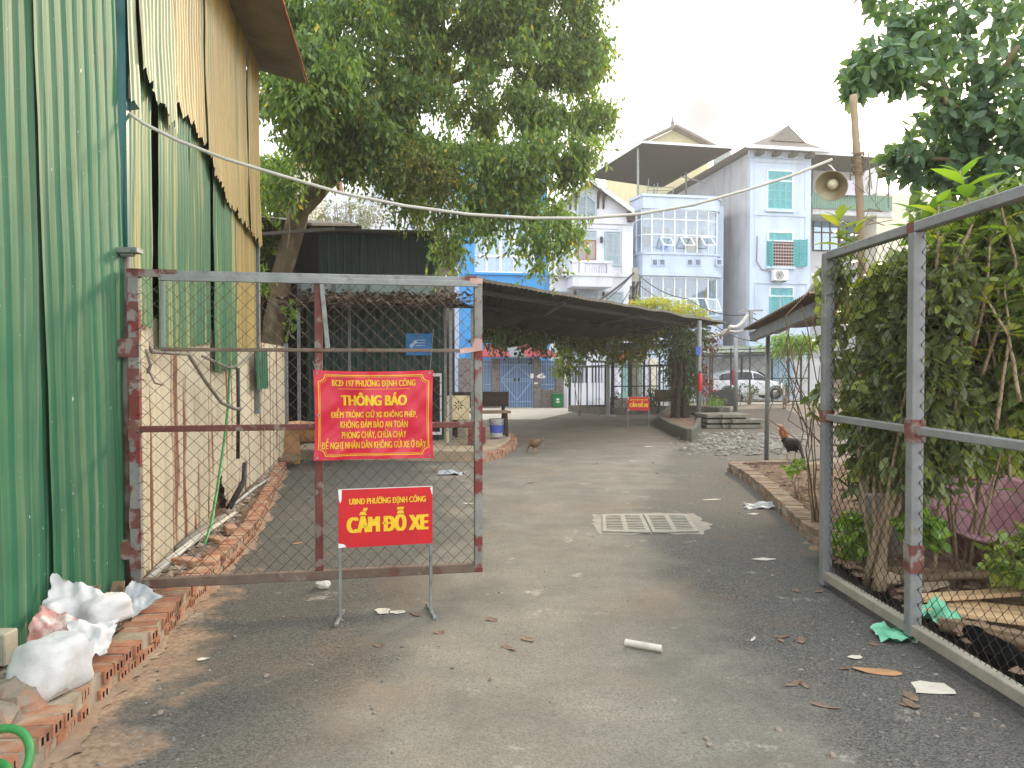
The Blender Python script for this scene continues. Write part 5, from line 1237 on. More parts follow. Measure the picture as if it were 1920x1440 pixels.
for k in range(8): py = 456 + k * 6; tw.box(q, 1442, py, 1487, py + .9, -.065, -.032)
q.build('window_grille', M('grille', S(176, 150, 150), .6, .1, 5), tw.o)
def open_leaf(px0, px1, py0, py1, m):
    a, b = tw.p(px0, py1, 0), tw.p(px1, py0, 0); q = MB(); w = .08
    L = Vector((a.x, -.05, 0)); R_ = Vector((b.x, -.3, 0)); 
    for z in (a.z, (a.z + b.z) / 2, b.z - w): q.bar(L + Vector((0, 0, z)), R_ + Vector((0, 0, z)), .05, w)
    for p_ in (L, R_, (L + R_) / 2): q.bar(p_ + Vector((0, 0, a.z)), p_ + Vector((0, 0, b.z)), w, .05)
    z = a.z
    while z < b.z - .1: q.bar(L + Vector((0, .0, z + .05)), R_ + Vector((0, .0, z + .05)), .02, .065); z += .085
    q.build('open_shutter', m, tw.o)
open_leaf(1487, 1508, 450, 499, teal2); open_leaf(1438, 1444, 452, 499, teal2)
tw.ac(1464, 516, .95)
tw.shutters(1443, 538, 1489, 556, teal, n=4, frame=whitefr); tw.shutters(1444, 556, 1463, 600, teal, n=1); tw.shutters(1467, 556, 1488, 600, teal, n=2)
q = MB(); q.tube([tw.p(1420, 443, -.06), tw.p(1419, 490, -.06), tw.p(1428, 505, -.06), tw.p(1452, 511, -.1)], .03, 6); q.build('refrigerant_pipe', mt['grey_hose'], tw.o)
# hipped roof with gablet
E = [tw.p(1392, 291, -.9), tw.p(1541, 290, -.9)]; ez = b.z + .12; ap_ = tw.p(1450, 254, 1.6)
x0, x1 = a.x - .7, b.x + .75
q = MB(); rz_ = ap_.z; rx = ap_.x
q.add([(x0, -.9, ez), (x1, -.9, ez), (x1, 14.5, ez), (x0, 14.5, ez), (rx, 1.2, rz_ ), (rx, 12, rz_)], [(0, 1, 4), (1, 2, 5, 4), (2, 3, 5), (3, 0, 4, 5), (3, 2, 1, 0)]); q.build('roof', rooftile, tw.o)
q = MB(); q.prism([(rx - 1.15, -.15, ez + (rz_ - ez) * .42), (rx + 1.15, -.15, ez + (rz_ - ez) * .42), (rx, -.15, rz_ + .12)], (0, 1.6, 0)); q.build('gablet', rooftile, tw.o)
q = MB(); q.box((x0 - .02, -.98, ez - .12), (x1 + .02, -.86, ez + .06)); q.build('gutter', whitefr, tw.o)
q = MB()
for k in range(4): x = lerp(a.x + .2, b.x - .5, k / 3); q.box((x, -.75, b.z - .25), (x + .3, -.05, ez - .14))
q.build_split('eave_bracket', mt['steel_dark'], tw.o)

# --- modern house to its right
md = House('modern_house', 'grey modern house with dark flat roof and green ribbed balcony band behind the lamp', 1600)
a, b = md.p(1521.5, 770, 2.0), md.p(1668, 292, 2.0)
q = MB(); q.box((a.x, 3.0, 0), (b.x, 13, b.z - .2)); q.build('wall', plg, md.o)
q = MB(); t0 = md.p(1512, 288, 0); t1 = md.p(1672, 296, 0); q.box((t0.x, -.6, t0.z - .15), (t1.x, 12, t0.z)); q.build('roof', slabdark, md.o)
q = MB(); q.box((t0.x, -.66, t0.z - .2), (t1.x, -.61, t0.z + .06)); q.build('roof_edge', whitefr, md.o)
q = MB(); A_, B_ = md.p(1522, 390, .8), md.p(1672, 368, .8); sheet(q, (A_.x, .8, 0), (1, 0, 0), 0, B_.x - A_.x, A_.z, B_.z, .16, .04, 'trap', nz=1, dent=0); q.build('balcony_band', M('band_green', S(110, 146, 130), .6, .1, 2), md.o)
q = MB(); A_, B_ = md.p(1522, 402, 1), md.p(1672, 391, 1); q.box((A_.x, .9, A_.z), (B_.x, 3, B_.z)); q.build('floor_slab', plg, md.o)
md.glazing(1524, 404, 1620, 470, 6, 2, mt['steel_dark'], glass_b, d=2.9); q = MB(); A_, B_ = md.p(1524, 470, 2.95), md.p(1620, 404, 2.95); q.box((A_.x, 2.97, A_.z), (B_.x, 2.99, B_.z)); q.build('curtain', curt, md.o)
q = MB(); A_, B_ = md.p(1640, 770, 1), md.p(1700, 400, 1); q.box((A_.x, 1, 0), (B_.x + 3, 12, B_.z + 1.2)); q.build('annex_wall', plc, md.o)
q = MB(); c = md.p(1597, 353, .4); q.box((c.x - .9, .5, c.z - .4), (c.x + .9, .55, c.z + .5)); q.build('signboard', M('violet_panel', S(200, 196, 214), .6, .1, 2), md.o)
for k in range(5): q = MB(); c = md.p(1524 + k * 36, 366, .85); q.tube([(c.x, .95, c.z), (c.x, .95, t0.z - .15)], .05, 6); q.build('post', mt['steel_dark'], md.o)

# --- bright blue house
bl = House('blue_house', 'bright blue house with big white framed windows and pale blue curtains, behind the crown', 955)
a, b = bl.p(872, 770), bl.p(1029, 262)
q = MB(); q.box((a.x, .6, 0), (b.x, 11, bl.p(950, 300).z - .02)); q.build('wall', bright, bl.o)
q = MB()
zz = lambda py: bl.p(950, py).z
q.box((b.x - .55, 0, 0), (b.x, .598, zz(405))); q.box((a.x, 0, 0), (a.x + .55, .598, zz(405)))
for py0, py1 in ((513, 541), (396, 405), (634, 657)): q.box((a.x + .56, .0, zz(py1)), (b.x - .56, .598, zz(py0)))
q.box((a.x - .05, -.15, zz(516)), (b.x + .05, -.0, zz(512))); q.box((a.x, -.15, zz(637)), (b.x + .05, -.0, zz(633)))
q.build('frame_band', bright, bl.o)
q = MB(); A_, B_ = bl.p(868, 276, 0), bl.p(1000, 252, 0); q.box((A_.x, .5, zz(300)), (B_.x + .5, 10, zz(276))); q.build('attic_wall', plw, bl.o)
q = MB(); q.prism([(A_.x, -.3, zz(278)), (B_.x, -.3, zz(278)), (B_.x, 4.5, zz(244)), (A_.x, 4.5, zz(244))], (0, 0, .12)); q.build('roof', M('roof_blue', S(66, 140, 196), .6, .1, 3), bl.o)
for py0, py1 in ((408, 512), (542, 632)):
    A_, B_ = bl.p(884, py1, .3), bl.p(1018, py0, .3)
    bl.glazing(884, py0, 1018, py1, 5, 2, whitefr, glass_b, d=.3, w=.13, rowh=(0, .30, 1))
    q = MB()
    for k in range(5):
        x0_, x1_ = lerp(A_.x, B_.x, k / 5) + .12, lerp(A_.x, B_.x, (k + 1) / 5) - .02
        q.grid(30, 4, lambda u, v: (lerp(x0_, x1_ - (.25 * (1 - v) if k in (1, 2) else 0), u), .48 + .035 * math.sin(u * 60) , lerp(A_.z, B_.z, v)))
    q.build('curtain', curt, bl.o, smooth=True)
# its front wall with gate
fw = thing('front_wall', 'stone front wall with double pale blue barred gate and red tin awning', 'wall', tuple(HO + HU * bl.t0 + HV * -3 + Vector((0, 0, HZ))), HA)
def fb(q, px0, py0, px1, py1, d0, d1):
    a, b = bl.p(px0, py1, d0 - 3), bl.p(px1, py0, d0 - 3); q.box((a.x, d0, max(-.2, a.z)), (b.x, d1, b.z))
q = MB(); fb(q, 922, 672, 938, 775, -.05, .35); fb(q, 1000, 672, 1014, 775, -.05, .35); fb(q, 1042, 672, 1056, 775, -.02, .3); fb(q, 1014.5, 730, 1041.5, 775, .02, .28); fb(q, 860, 736, 921.5, 775, .02, .28); fb(q, 860, 672, 905, 735.5, .02, .28); q.build('stone_wall', stonew, fw)
q = MB(); fb(q, 1058, 688, 1063, 770, .0, .25); q.build('pillar', mt['white_paint'], fw)
fence_blue = M('fence_blue', S(142, 170, 206), .55, .08, 5); gate_in = M('gate_backing', S(62, 84, 124), .8, .15, 3)
for px0, px1 in ((939, 968.5), (969.5, 999)):
    q = MB()
    for k in range(10): px = lerp(px0, px1 - 1.3, k / 9); e = abs((px - 969) / 30) ; fb(q, px, 668 + 5 * e * e, px + 1.3, 764, 0, .05)
    for py in (683, 710, 714, 752): fb(q, px0, py, px1, py + 1.6, -.02, 0)
    i0, i1 = (px0, px1) if px0 < 960 else (px1, px0)
    for (pa_, pya), (pb_, pyb) in (((i1, 685), (i0, 712)), ((i0, 712), (i1, 750))):
        A_, B_ = bl.p(pa_, pya, -3.03), bl.p(pb_, pyb, -3.03); q.bar((A_.x, -.03, A_.z), (B_.x, -.03, B_.z), .05, .05, (0, 1, 0))
    gt = q.build('gate_leaf', fence_blue, fw)
    q = MB(); px = px1 - 5 if px0 < 960 else px0 + 1.5; fb(q, px, 709, px + 3.5, 715, -.05, -.021); q.build('lock', mt['black_paint'], gt)
q = MB(); fb(q, 939, 672, 999, 764, .09, .11); fb(q, 1014, 676, 1042, 729, .15, .17); fb(q, 905, 676, 922, 735, .15, .17); q.build('backing', gate_in, fw)
q = MB()
for px0, px1 in ((906, 921), (1015, 1041)):
    n_ = int((px1 - px0) / 3)
    for k in range(n_ + 1): px = lerp(px0, px1 - 1.2, k / n_); fb(q, px, 674, px + 1.2, 734 if px < 1000 else 729, .05, .09)
    for py in (682, 720): fb(q, px0, py, px1, py + 1.5, .03, .05)
q.build('bars', fence_blue, fw)
q = MB(); A_, B_ = bl.p(902, 670, -4), bl.p(1052, 669, -4); z1_ = bl.p(960, 656, -3).z
for k, (u0, u1) in enumerate(((0, .36), (.36, .56), (.56, 1))):
    q.mat(1 if k == 1 else 0); q.prism([(lerp(A_.x, B_.x, u0), -1, A_.z), (lerp(A_.x, B_.x, u1), -1, A_.z), (lerp(A_.x + .4, B_.x - .9, u1), .4, z1_ + .25), (lerp(A_.x + .4, B_.x - .9, u0), .4, z1_ + .25)], (0, 0, .06))
q.build('awning', [M('awning_red', S(150, 60, 66), .7, .12, 3, stains=[(S(190, 170, 168), 8, .66, .72, Z, .7)]), mt['steel_grey']], fw)
vs, fs = text_mesh('16', .03, .26); c = bl.p(1009, 709, -3.06); q = MB(); q.add([(c.x + x, -.055 - e, c.z + y) for x, y, e in vs], fs); q.build('house_number', mt['white_paint'], fw)
q = MB(); fb(q, 1002, 717, 1008, 720, -.06, -.05); q.build('plate', mt['white_paint'], fw)
q = MB(); fb(q, 938, 766, 1003, 771, -.4, 0); q.build('step', mt['concrete_dark'], fw)
c = G(1044, 765); bi = thing('wheelie_bin', 'small green wheelie bin before the stone wall of the blue house', 'bin', c, R(8))
q = MB(); q.add([(-.22, -.22, .06), (.22, -.22, .06), (.22, .2, .06), (-.22, .2, .06), (-.29, -.3, .72), (.29, -.3, .72), (.29, .28, .72), (-.29, .28, .72)], [(3, 2, 1, 0), (4, 5, 6, 7), (0, 1, 5, 4), (1, 2, 6, 5), (2, 3, 7, 6), (3, 0, 4, 7)]); q.box((-.31, -.32, .68), (.31, -.301, .73)); q.build('body', mt['bin_green'], bi, bevel=.02)
q = MB(); q.box((-.31, -.32, .735), (.31, .30, .78)); q.build('lid', mt['bin_green'], bi, bevel=.02)
for s in (-1, 1): q = MB(); q.tube([(s * .2, .22, .09), (s * .26, .22, .09)], .09, 12); q.build('wheel', mt['black_paint'], bi)
q = MB(); q.add([(-.07, -.285, .42), (.07, -.285, .42), (.07, -.292, .52), (-.07, -.292, .52)], [(0, 1, 2, 3)]); q.add([(-.1, -.27, .30), (.1, -.27, .30), (.1, -.277, .36), (-.1, -.277, .36)], [(0, 1, 2, 3)]); q.build('marking', mt['white_paint'], bi)
# white houses farther left behind the big tree
wh = House('white_house', 'white house glimpsed behind the tree trunk with grey windows and a small dome', 720)
a, b = wh.p(610, 770, 3), wh.p(868, 372, 3)
q = MB(); q.box((a.x, 3, 0), (b.x - .1, 12, b.z)); q.build('wall', plw, wh.o)
for r_ in ((795, 405, 830, 430), (760, 405, 790, 430), (640, 400, 690, 425), (795, 455, 830, 500)): wh.glazing(*r_, 2, 1, whitefr, glass_d, d=2.9)
q = MB(); wh.box(q, 690, 347, 760, 372, 3.2, 7); q.build('attic', plg, wh.o)
q = MB(); c = wh.p(698, 372, 3); q.lathe([(.5, 0), (.55, .4), (.3, .8), (.1, 1.0), (.08, 1.2), (0, 1.3)], 12, c); q.build('dome', plw, wh.o, smooth=True)
rh = House('pink_house', 'pinkish roofed house far behind the tree', 600)
q = MB(); a, b = rh.p(520, 770, 16), rh.p(625, 320, 16); q.box((a.x, 16, 0), (b.x, 24, b.z)); q.build('wall', plc, rh.o); q = MB(); q.add([(a.x - .5, 15.5, b.z), (b.x + .5, 15.5, b.z), (b.x + .5, 24.5, b.z), (a.x - .5, 24.5, b.z), ((a.x + b.x) / 2, 20, b.z + 2)], [(0, 1, 4), (1, 2, 4), (2, 3, 4), (3, 0, 4), (3, 2, 1, 0)]); q.build('roof', M('roof_pink', S(176, 110, 108), .8, .15, 4), rh.o)
# carport, yard walls, car
cpn = thing('carport', 'grey green corrugated carport roof on thin posts sheltering the white car', 'carport', G(1420, 757))
q = MB(); A_, B_ = P(1315, 664, 40), P(1520, 660, 43)
q.grid(120, 4, lambda u, v: Vector((lerp(A_.x, B_.x, u), lerp(A_.y, B_.y, u) + 4.5 * v, lerp(A_.z, B_.z, u) + .45 * v + .03 * math.sin(u * 330)))); q.grid(120, 4, lambda u, v: Vector((lerp(B_.x, A_.x, u), lerp(B_.y, A_.y, u) + 4.5 * v, lerp(B_.z, A_.z, u) + .06 + .45 * v + .03 * math.sin((1 - u) * 330))))
q.build('roof_sheet', M('carport_sheet', S(150, 158, 142), .7, .15, 1.5), cpn, world=True)
q = MB(); A2, B2 = P(1316, 668, 39.95), P(1520, 664, 42.95); q.bar(A2, B2, .08, .12)
q.build('beam', mt['steel_dark'], cpn, world=True)
q = MB()
for k in range(4): p_ = A2.lerp(B2, .08 + k * .28); q.bar((p_.x, p_.y + .2, -.5), (p_.x, p_.y + .2, p_.z), .09)
q.build_split('post', mt['steel_dark'], cpn, world=True)
yw = thing('yard_wall', 'pale blue and grey yard walls with a gate behind the white car', 'wall', (16, 46.2, -.5), R(10))
q = MB(); q.box((-4.2, 0, -.1), (-.6, .2, 2.6)); q.build('wall', plw, yw); q = MB(); q.box((-.6, -.03, -.1), (1.0, .2, 2.6)); q.build('wall', M('pale_blue', S(170, 200, 226), .8, .06, 1), yw)
q = MB(); q.box((1.0, 0, -.1), (2.8, .2, 2.6)); q.box((4.6, 0, -.1), (6.2, .2, 2.6)); q.build('wall', plg, yw); q = MB(); q.box((2.8, .06, -.1), (4.6, .2, 2.5)); q.build('gate', M('gate_tan', S(126, 112, 96), .7, .12, 2), yw); q = MB(); q.box((6.2, .0, -.1), (9, .2, 2.6)); q.build('door', M('door_blue', S(150, 184, 222), .7, .06, 2), yw)
# ------------------------------------------------------------------ vegetation
ROWS_F = [(0, .06), (.5, 1), (1, .03)]
ROWS_N = [(0, .08), (.18, .62), (.45, 1), (.75, .68), (1, .03)]
def leaf_mesh(name, P0, D, U, L, Wd, mats, parent, rows=ROWS_F, droop=.12, fold=.25, world=True):
    """P0 base points, D unit directions, U approximate up of the blade, L lengths, Wd half width ratio"""
    n = len(P0); S_ = np.cross(D, U); S_ /= (np.linalg.norm(S_, axis=1, keepdims=True) + 1e-9); Nn = np.cross(S_, D)
    k = len(rows); V = np.zeros((n, k, 3, 3))
    for i, (t, w) in enumerate(rows):
        c = P0 + D * (L * t)[:, None] - Nn * (L * droop * t * t)[:, None] 
        off = S_ * (L * Wd * w)[:, None]; up = Nn * (L * Wd * w * fold)[:, None]
        V[:, i, 0] = c - off + up; V[:, i, 1] = c; V[:, i, 2] = c + off + up
    V = V.reshape(-1, 3)
    base = np.arange(n)[:, None] * (k * 3); fl = []
    for i in range(k - 1):
        for j in range(2): fl.append([i * 3 + j, i * 3 + j + 1, (i + 1) * 3 + j + 1, (i + 1) * 3 + j])
    Fq = (base[:, :, None] + np.array(fl)[None]).reshape(-1, 4)
    if world and parent is not None: V = V - np.array(root_of(parent).location)
    me = bpy.data.meshes.new(name); me.vertices.add(len(V)); me.vertices.foreach_set('co', V.ravel())
    me.loops.add(Fq.size); me.loops.foreach_set('vertex_index', Fq.ravel().astype(np.int32))
    me.polygons.add(len(Fq)); me.polygons.foreach_set('loop_start', np.arange(0, Fq.size, 4, dtype=np.int32)); me.polygons.foreach_set('loop_total', np.full(len(Fq), 4, dtype=np.int32))
    me.update(calc_edges=True); me.validate()
    return link(name, me, mats, parent, smooth=True)
def unit(a): return a / (np.linalg.norm(a, axis=-1, keepdims=True) + 1e-9)
def twigs(rng, blobs, per, leaves, tl, hang=.5, shell=.55, cl=0, sig=.2):
    """leaves on twigs through ellipsoids. blobs: (centre, (rx,ry,rz), weight)"""
    Ps, Ds, Us = [], [], []
    for c, r, wgt in blobs:
        n = int(per * wgt); d = unit(rng.normal(size=(n, 3))); rad = rng.random(n) ** (1 / 3 * shell)
        p = np.array(c) + d * rad[:, None] * np.array(r)
        if cl:      # sprays: twigs gathered round a few centres
            kk = max(3, int(wgt * cl)); p = p[rng.integers(0, min(kk, n), n)] + rng.normal(size=(n, 3)) * np.array([sig, sig, sig * .8])
        td = unit(d * np.array([1, 1, .5]) + rng.normal(size=(n, 3)) * .55 + np.array([0, 0, -hang * .6]))
        for q in range(leaves):
            f = (q + .5) / leaves; b = p + td * (tl * (f - .5)) + np.array([0, 0, -tl * .35 * f * f * hang])
            sd = unit(np.cross(td, rng.normal(size=(n, 3)))); 
            ld = unit(td * .55 + sd * .8 + np.array([0, 0, -hang]) + rng.normal(size=(n, 3)) * .25)
            Ps.append(b); Ds.append(ld); Us.append(unit(np.array([0, 0, 1.0]) + rng.normal(size=(n, 3)) * .5))
    return np.concatenate(Ps), np.concatenate(Ds), np.concatenate(Us)
def blobpx(px, py, Y, rpx, rpy=None, ry=None, w=None):
    c = P(px, py, Y); k = Y / FPX; r = (rpx * k, ry or rpx * k, (rpy or rpx) * k)
    return (tuple(c), r, w if w else (r[0] * r[2]))
def limb(mb, pts, r0, r1, seed=0, n=9, wob=.06):
    pts = [Vector(p) for p in pts]; out = []
    for a, b in zip(pts, pts[1:]):
        for k in range(5): out.append(a.lerp(b, k / 5))
    out.append(pts[-1]); L = len(out)
    out = [p + Vector((noise.noise(Vector((i * .5, seed, 0))), noise.noise(Vector((i * .5, seed, 7))), 0)) * wob * min(1, i / 3) for i, p in enumerate(out)]
    mb.tube(out, [lerp(r0, r1, (i / (L - 1)) ** .8) * (1 + .12 * noise.noise(Vector((i * .8, seed, 3)))) for i in range(L)], n)
rng = np.random.default_rng(7)
# --- the big tree over the shed
lf_tree = leafmat('leaf_tree', S(72, 104, 60), S(146, 172, 92), S(208, 184, 64), .015, .5, .38)
lf_vine = leafmat('leaf_vine', S(76, 100, 54), S(140, 162, 72), S(190, 160, 50), .05, .42)
bt = thing('broadleaf_tree', 'big spreading broadleaf tree with leaning trunk hanging over the shed and entrance', 'tree', (P(505, 760, 14.6).x, 14.6, 0))
q = MB()
trunk = [P(498, 790, 14.6), P(510, 640, 14.6), P(527, 520, 14.55), P(562, 395, 14.5), P(625, 322, 14.5), P(690, 255, 14.6)]
trunk[0].z = 0
limb(q, trunk, .21, .18, 1, 12, .03); bt_tr = q.build('trunk', mt['bark'], bt, world=True, smooth=True)
limbs = [([P(690, 255, 14.6), P(770, 178, 14.8), P(870, 140, 15), P(960, 120, 15.2), P(1040, 130, 15.3)], .15, .04), ([P(690, 255, 14.6), P(720, 150, 14.3), P(700, 20, 14), P(720, -100, 14)], .15, .06),
         ([P(770, 178, 14.8), P(860, 60, 15.5), P(930, -60, 16)], .11, .05), ([P(700, 250, 14.6), P(800, 270, 14.2), P(900, 280, 14.2), P(1000, 300, 14.3)], .10, .03),
         ([P(625, 322, 14.5), P(600, 200, 13.8), P(590, 60, 13)], .11, .04), ([P(960, 120, 15.2), P(1005, 165, 15), P(1015, 195, 14.9)], .04, .02), ([P(900, 280, 14.2), P(960, 350, 14), P(1000, 440, 13.8)], .05, .02),
         ([P(590, 300, 14.5), P(550, 250, 14), P(520, 180, 13)], .07, .03), ([P(870, 140, 15), P(890, 60, 15), P(900, 10, 15)], .05, .02), ([P(700, 250, 14.6), P(720, 310, 15), P(780, 380, 15.2)], .06, .02)]
for k, (pts, a, b) in enumerate(limbs):
    q = MB(); limb(q, pts, a, b, 10 + k, 8); q.build('limb', mt['bark_dark'] if k not in (0,) else mt['bark'], bt, world=True, smooth=True)
B = blobpx
crown = [B(560, 40, 12.6, 80, 90), B(600, 160, 13, 90, 80), B(540, 210, 12.4, 55, 60), B(640, 240, 13.2, 80, 60), B(515, 345, 13.8, 34, 40, w=.12), B(560, 275, 13.6, 60, 30), B(660, 60, 13.2, 90, 80), B(740, 120, 14, 80, 80),
         B(780, 20, 14.4, 90, 50), B(700, -80, 14, 160, 90), B(900, -80, 15, 160, 80), B(860, 70, 15, 90, 50), B(940, 30, 15.2, 90, 60), B(1030, 40, 15.4, 70, 60), B(1070, 110, 15.4, 70, 50), B(1115, 130, 15.4, 46, 34), B(1095, 190, 15.2, 46, 48),
         B(960, 130, 15, 80, 46), B(1000, 210, 14.6, 70, 46, w=.25), B(1065, 60, 15.6, 50, 70), B(900, 190, 14.5, 70, 40), B(780, 230, 14, 80, 60), B(700, 320, 14, 70, 36), B(780, 320, 13.8, 90, 45), B(860, 300, 13.8, 80, 50, w=.3), B(940, 320, 13.7, 80, 40, w=.22), B(1040, 300, 14, 62, 44, w=.3),
         B(1075, 285, 14.2, 36, 36), B(1015, 365, 13.8, 60, 36, w=.2), B(930, 395, 13.5, 70, 22, w=.1), B(870, 400, 13.3, 44, 26, w=.1), B(848, 455, 13.2, 20, 30, w=.05), B(1032, 420, 13.6, 38, 32, w=.12), B(1000, 450, 13.4, 32, 28, w=.07), B(1010, 490, 13.4, 9, 12, w=.015), B(790, 385, 14, 44, 16, w=.06), B(640, 300, 13.6, 50, 30),
         B(610, 100, 11.5, 50, 60), B(555, 130, 11.6, 30, 70), B(1000, -60, 15.5, 120, 70), B(905, 385, 13.3, 34, 20, w=.05)]
Pt, Dt, Ut = twigs(rng, crown, 1020, 9, .5, .85, cl=20, sig=.16)
Lt = rng.uniform(.085, .15, len(Pt)); leaf_mesh('crown', Pt, Dt, Ut, Lt, .23, [lf_tree], bt)
# darker fern-like epiphyte clump in its middle
Pe, De, Ue = twigs(rng, [B(810, 330, 13.0, 60, 50), B(780, 300, 13.1, 50, 34)], 900, 10, .5, .5)
leaf_mesh('creeper', Pe, De, Ue, rng.uniform(.05, .09, len(Pe)), .2, [leafmat('leaf_creeper', S(70, 84, 42), S(120, 128, 58), S(176, 150, 40), .06, .35)], bt)
# hanging dry roots
q = MB(); rr = random.Random(4)
for px, py, l in ((822, 430, 60), (828, 420, 50), (480 + 60, 440, 30)): a = P(px, py - 40, 13.2); q.tube([a, a + Vector((.03, 0, -.3)), a + Vector((-.02, 0, -.6))], .008, 4)
q.build('root', mt['wood_old'], bt, world=True)
# grey thin shrub behind the shed roof
gs = thing('grey_shrub', 'thin grey leaved shrub seen above the shed roof behind the tree trunk', 'shrub', (P(660, 420, 20.5).x, 20.5, 0))
q = MB(); rr = random.Random(9); base = Vector((P(660, 420, 20.5).x, 20.5, 0))
for k in range(12): limb(q, [base, base + Vector((rr.uniform(-.5, .5), 0, 2.5)), P(rr.uniform(600, 730), rr.uniform(375, 430), 20.5)], .05, .012, k, 5)
q.build('branches', mt['wood_old'], gs, world=True)
Pg, Dg, Ug = twigs(rng, [B(640, 405, 20.5, 60, 26), B(690, 398, 20.5, 46, 30), B(610, 420, 20, 40, 16)], 500, 8, .4, .1)
leaf_mesh('crown', Pg, Dg, Ug, rng.uniform(.05, .10, len(Pg)), .2, [leafmat('leaf_grey', S(120, 124, 104), S(164, 164, 140), None, .0, .25)], gs)
# dark bush at the left, behind the workshop end, and fill behind the mesh
def bush(name, lab, blobs, per, leaves, tl, L, W, mat, cat='shrub', stem=None, hang=.3, rows=ROWS_F, stems=5, group=None, seed=0, sr=.02):
    c = blobs[0][0]; gx_, gy_ = c[0], c[1]; o = thing(name, lab, cat, (gx_, gy_, stem if stem is not None else gz(gx_, gy_)), 0, group)
    Pq, Dq, Uq = twigs(rng, blobs, per, leaves, tl, hang); leaf_mesh('foliage', Pq, Dq, Uq, rng.uniform(L[0], L[1], len(Pq)), W, [mat], o, rows=rows)
    if stems:
        q = MB(); rr = random.Random(seed); b0 = Vector((gx_, gy_, stem if stem is not None else gz(gx_, gy_)))
        for k in range(stems):
            bb_ = blobs[k % len(blobs)]; e = Vector(bb_[0]) + Vector((rr.uniform(-.5, .5) * bb_[1][0], rr.uniform(-.3, .3) * bb_[1][1], rr.uniform(-.2, .7) * bb_[1][2])); m_ = b0.lerp(e, .5) + Vector((rr.uniform(-.1, .1), 0, 0)) * (e - b0).length
            limb(q, [b0 + Vector((rr.uniform(-.08, .08), rr.uniform(-.08, .08), 0)), m_, e], sr, sr * .3, k, 6, .02)
        q.build('stem', mt['wood_old'], o, world=True, smooth=True)
    return o
lf_dark = leafmat('leaf_dark', S(50, 74, 46), S(92, 120, 64), S(130, 140, 50), .03, .3)
lf_fresh = leafmat('leaf_fresh', S(92, 130, 54), S(150, 184, 70), S(186, 200, 84), .02, .42)
lf_big = leafmat('leaf_big', S(88, 114, 60), S(152, 172, 88), S(186, 190, 84), .08, .4, .38)
lf_gate = leafmat('leaf_gate', S(84, 102, 68), S(140, 154, 98), S(156, 170, 76), .05, .36, .36)
lf_right = leafmat('leaf_right', S(82, 112, 88), S(132, 162, 124), None, .0, .38, .38)
bush('leafy_bush', 'bushy green tree just past the corner of the green workshop', [B(500, 380, 16.5, 44, 56), B(510, 330, 17, 36, 40), B(470, 440, 16, 50, 40)], 900, 9, .4, (.10, .16), .24, lf_tree, stems=4)
bush('leafy_bush', 'fern green plants in the gap between cream wall and tree trunk', [B(488, 525, 13.2, 14, 26), B(546, 590, 13.6, 6, 34)], 700, 8, .3, (.08, .15), .18, lf_fresh, stems=3)
# vines on and under the long canopy
bush('trailing_vine', 'dark vine hanging below the far edge of the long canopy, before the blue house', [B(930, 615, 23, 40, 20), B(980, 622, 24, 46, 16), B(1000, 650, 25, 30, 14), B(930, 645, 23.5, 26, 12), B(1040, 640, 27, 30, 16)], 190, 8, .5, (.10, .18), .26, lf_dark, 'vine', stem=2.9, stems=0, hang=.8)
bush('bougainvillea', 'dense green climber on the pen and pole under the canopy middle', [B(1085, 645, 31, 48, 26), B(1060, 680, 31, 24, 28), B(1120, 640, 31, 36, 22), B(1185, 640, 29, 42, 30), B(1215, 630, 28, 30, 30), B(1170, 665, 29, 30, 20)], 170, 8, .55, (.12, .22), .28, lf_vine, 'climber', stems=3, hang=.5)
bush('bougainvillea', 'yellow green climber spreading on top of the long canopy', [B(1190, 584, 29, 30, 10), B(1240, 580, 29, 40, 20), B(1290, 590, 28, 36, 16), B(1205, 572, 29, 26, 12), B(1165, 582, 30, 20, 7), B(1320, 602, 27.5, 18, 5)], 420, 8, .45, (.10, .18), .26, leafmat('leaf_yellow', S(140, 156, 54), S(196, 200, 72), S(206, 150, 40), .08, .45), 'climber', stem=3.2, stems=0, hang=.1)
vt = bush('vine_tree', 'dark gnarled vine trunk with hanging foliage growing from the mossy planter', [B(1272, 640, 24.6, 32, 30), B(1262, 690, 24.8, 16, 40), B(1290, 680, 24.4, 16, 44), B(1300, 625, 25, 26, 16), B(1280, 735, 24.6, 22, 26)], 420, 8, .45, (.09, .16), .27, lf_dark, 'climber', stem=.0, stems=0, hang=.7)
q = MB(); b0 = G(1275, 795)
for k in range(6): limb(q, [b0 + Vector((.25 * math.cos(k), .25 * math.sin(k), 0)), b0 + Vector((.2 * math.cos(k + .6), .2 * math.sin(k + .6), 1.6)), P(1270 + 10 * math.cos(k * 1.3), 618, 25)], .085, .05, k, 7, .08)
q.build('trunk', mt['bark_dark'], vt, world=True, smooth=True)
bush('flowering_shrub', 'dark red leaved shrub with pink blossoms around the extinguisher post', [B(1322, 640, 26, 22, 20), B(1330, 628, 26.5, 18, 10), B(1305, 690, 25.6, 18, 28), B(1322, 720, 26, 16, 18)], 260, 8, .45, (.09, .15), .3, leafmat('leaf_red', S(84, 58, 50), S(124, 84, 74), S(196, 96, 116), .12, .3), 'shrub', hang=.4, stems=6)
bush('potted_plant', 'bright yellow green bushy plant below the red leaved shrub', [B(1332, 758, 27, 17, 13), B(1345, 755, 27.2, 10, 12), B(1290, 745, 26, 10, 14)], 420, 8, .35, (.08, .15), .18, lf_fresh, 'plant', hang=.1, stems=3)
bush('garden_plant', 'dark broadleaf plant left of the street sign against the white yard wall', [B(1155, 748, 34, 8, 12), B(1157, 760, 34, 9, 8)], 420, 7, .35, (.12, .2), .25, lf_dark, 'plant', stems=3)
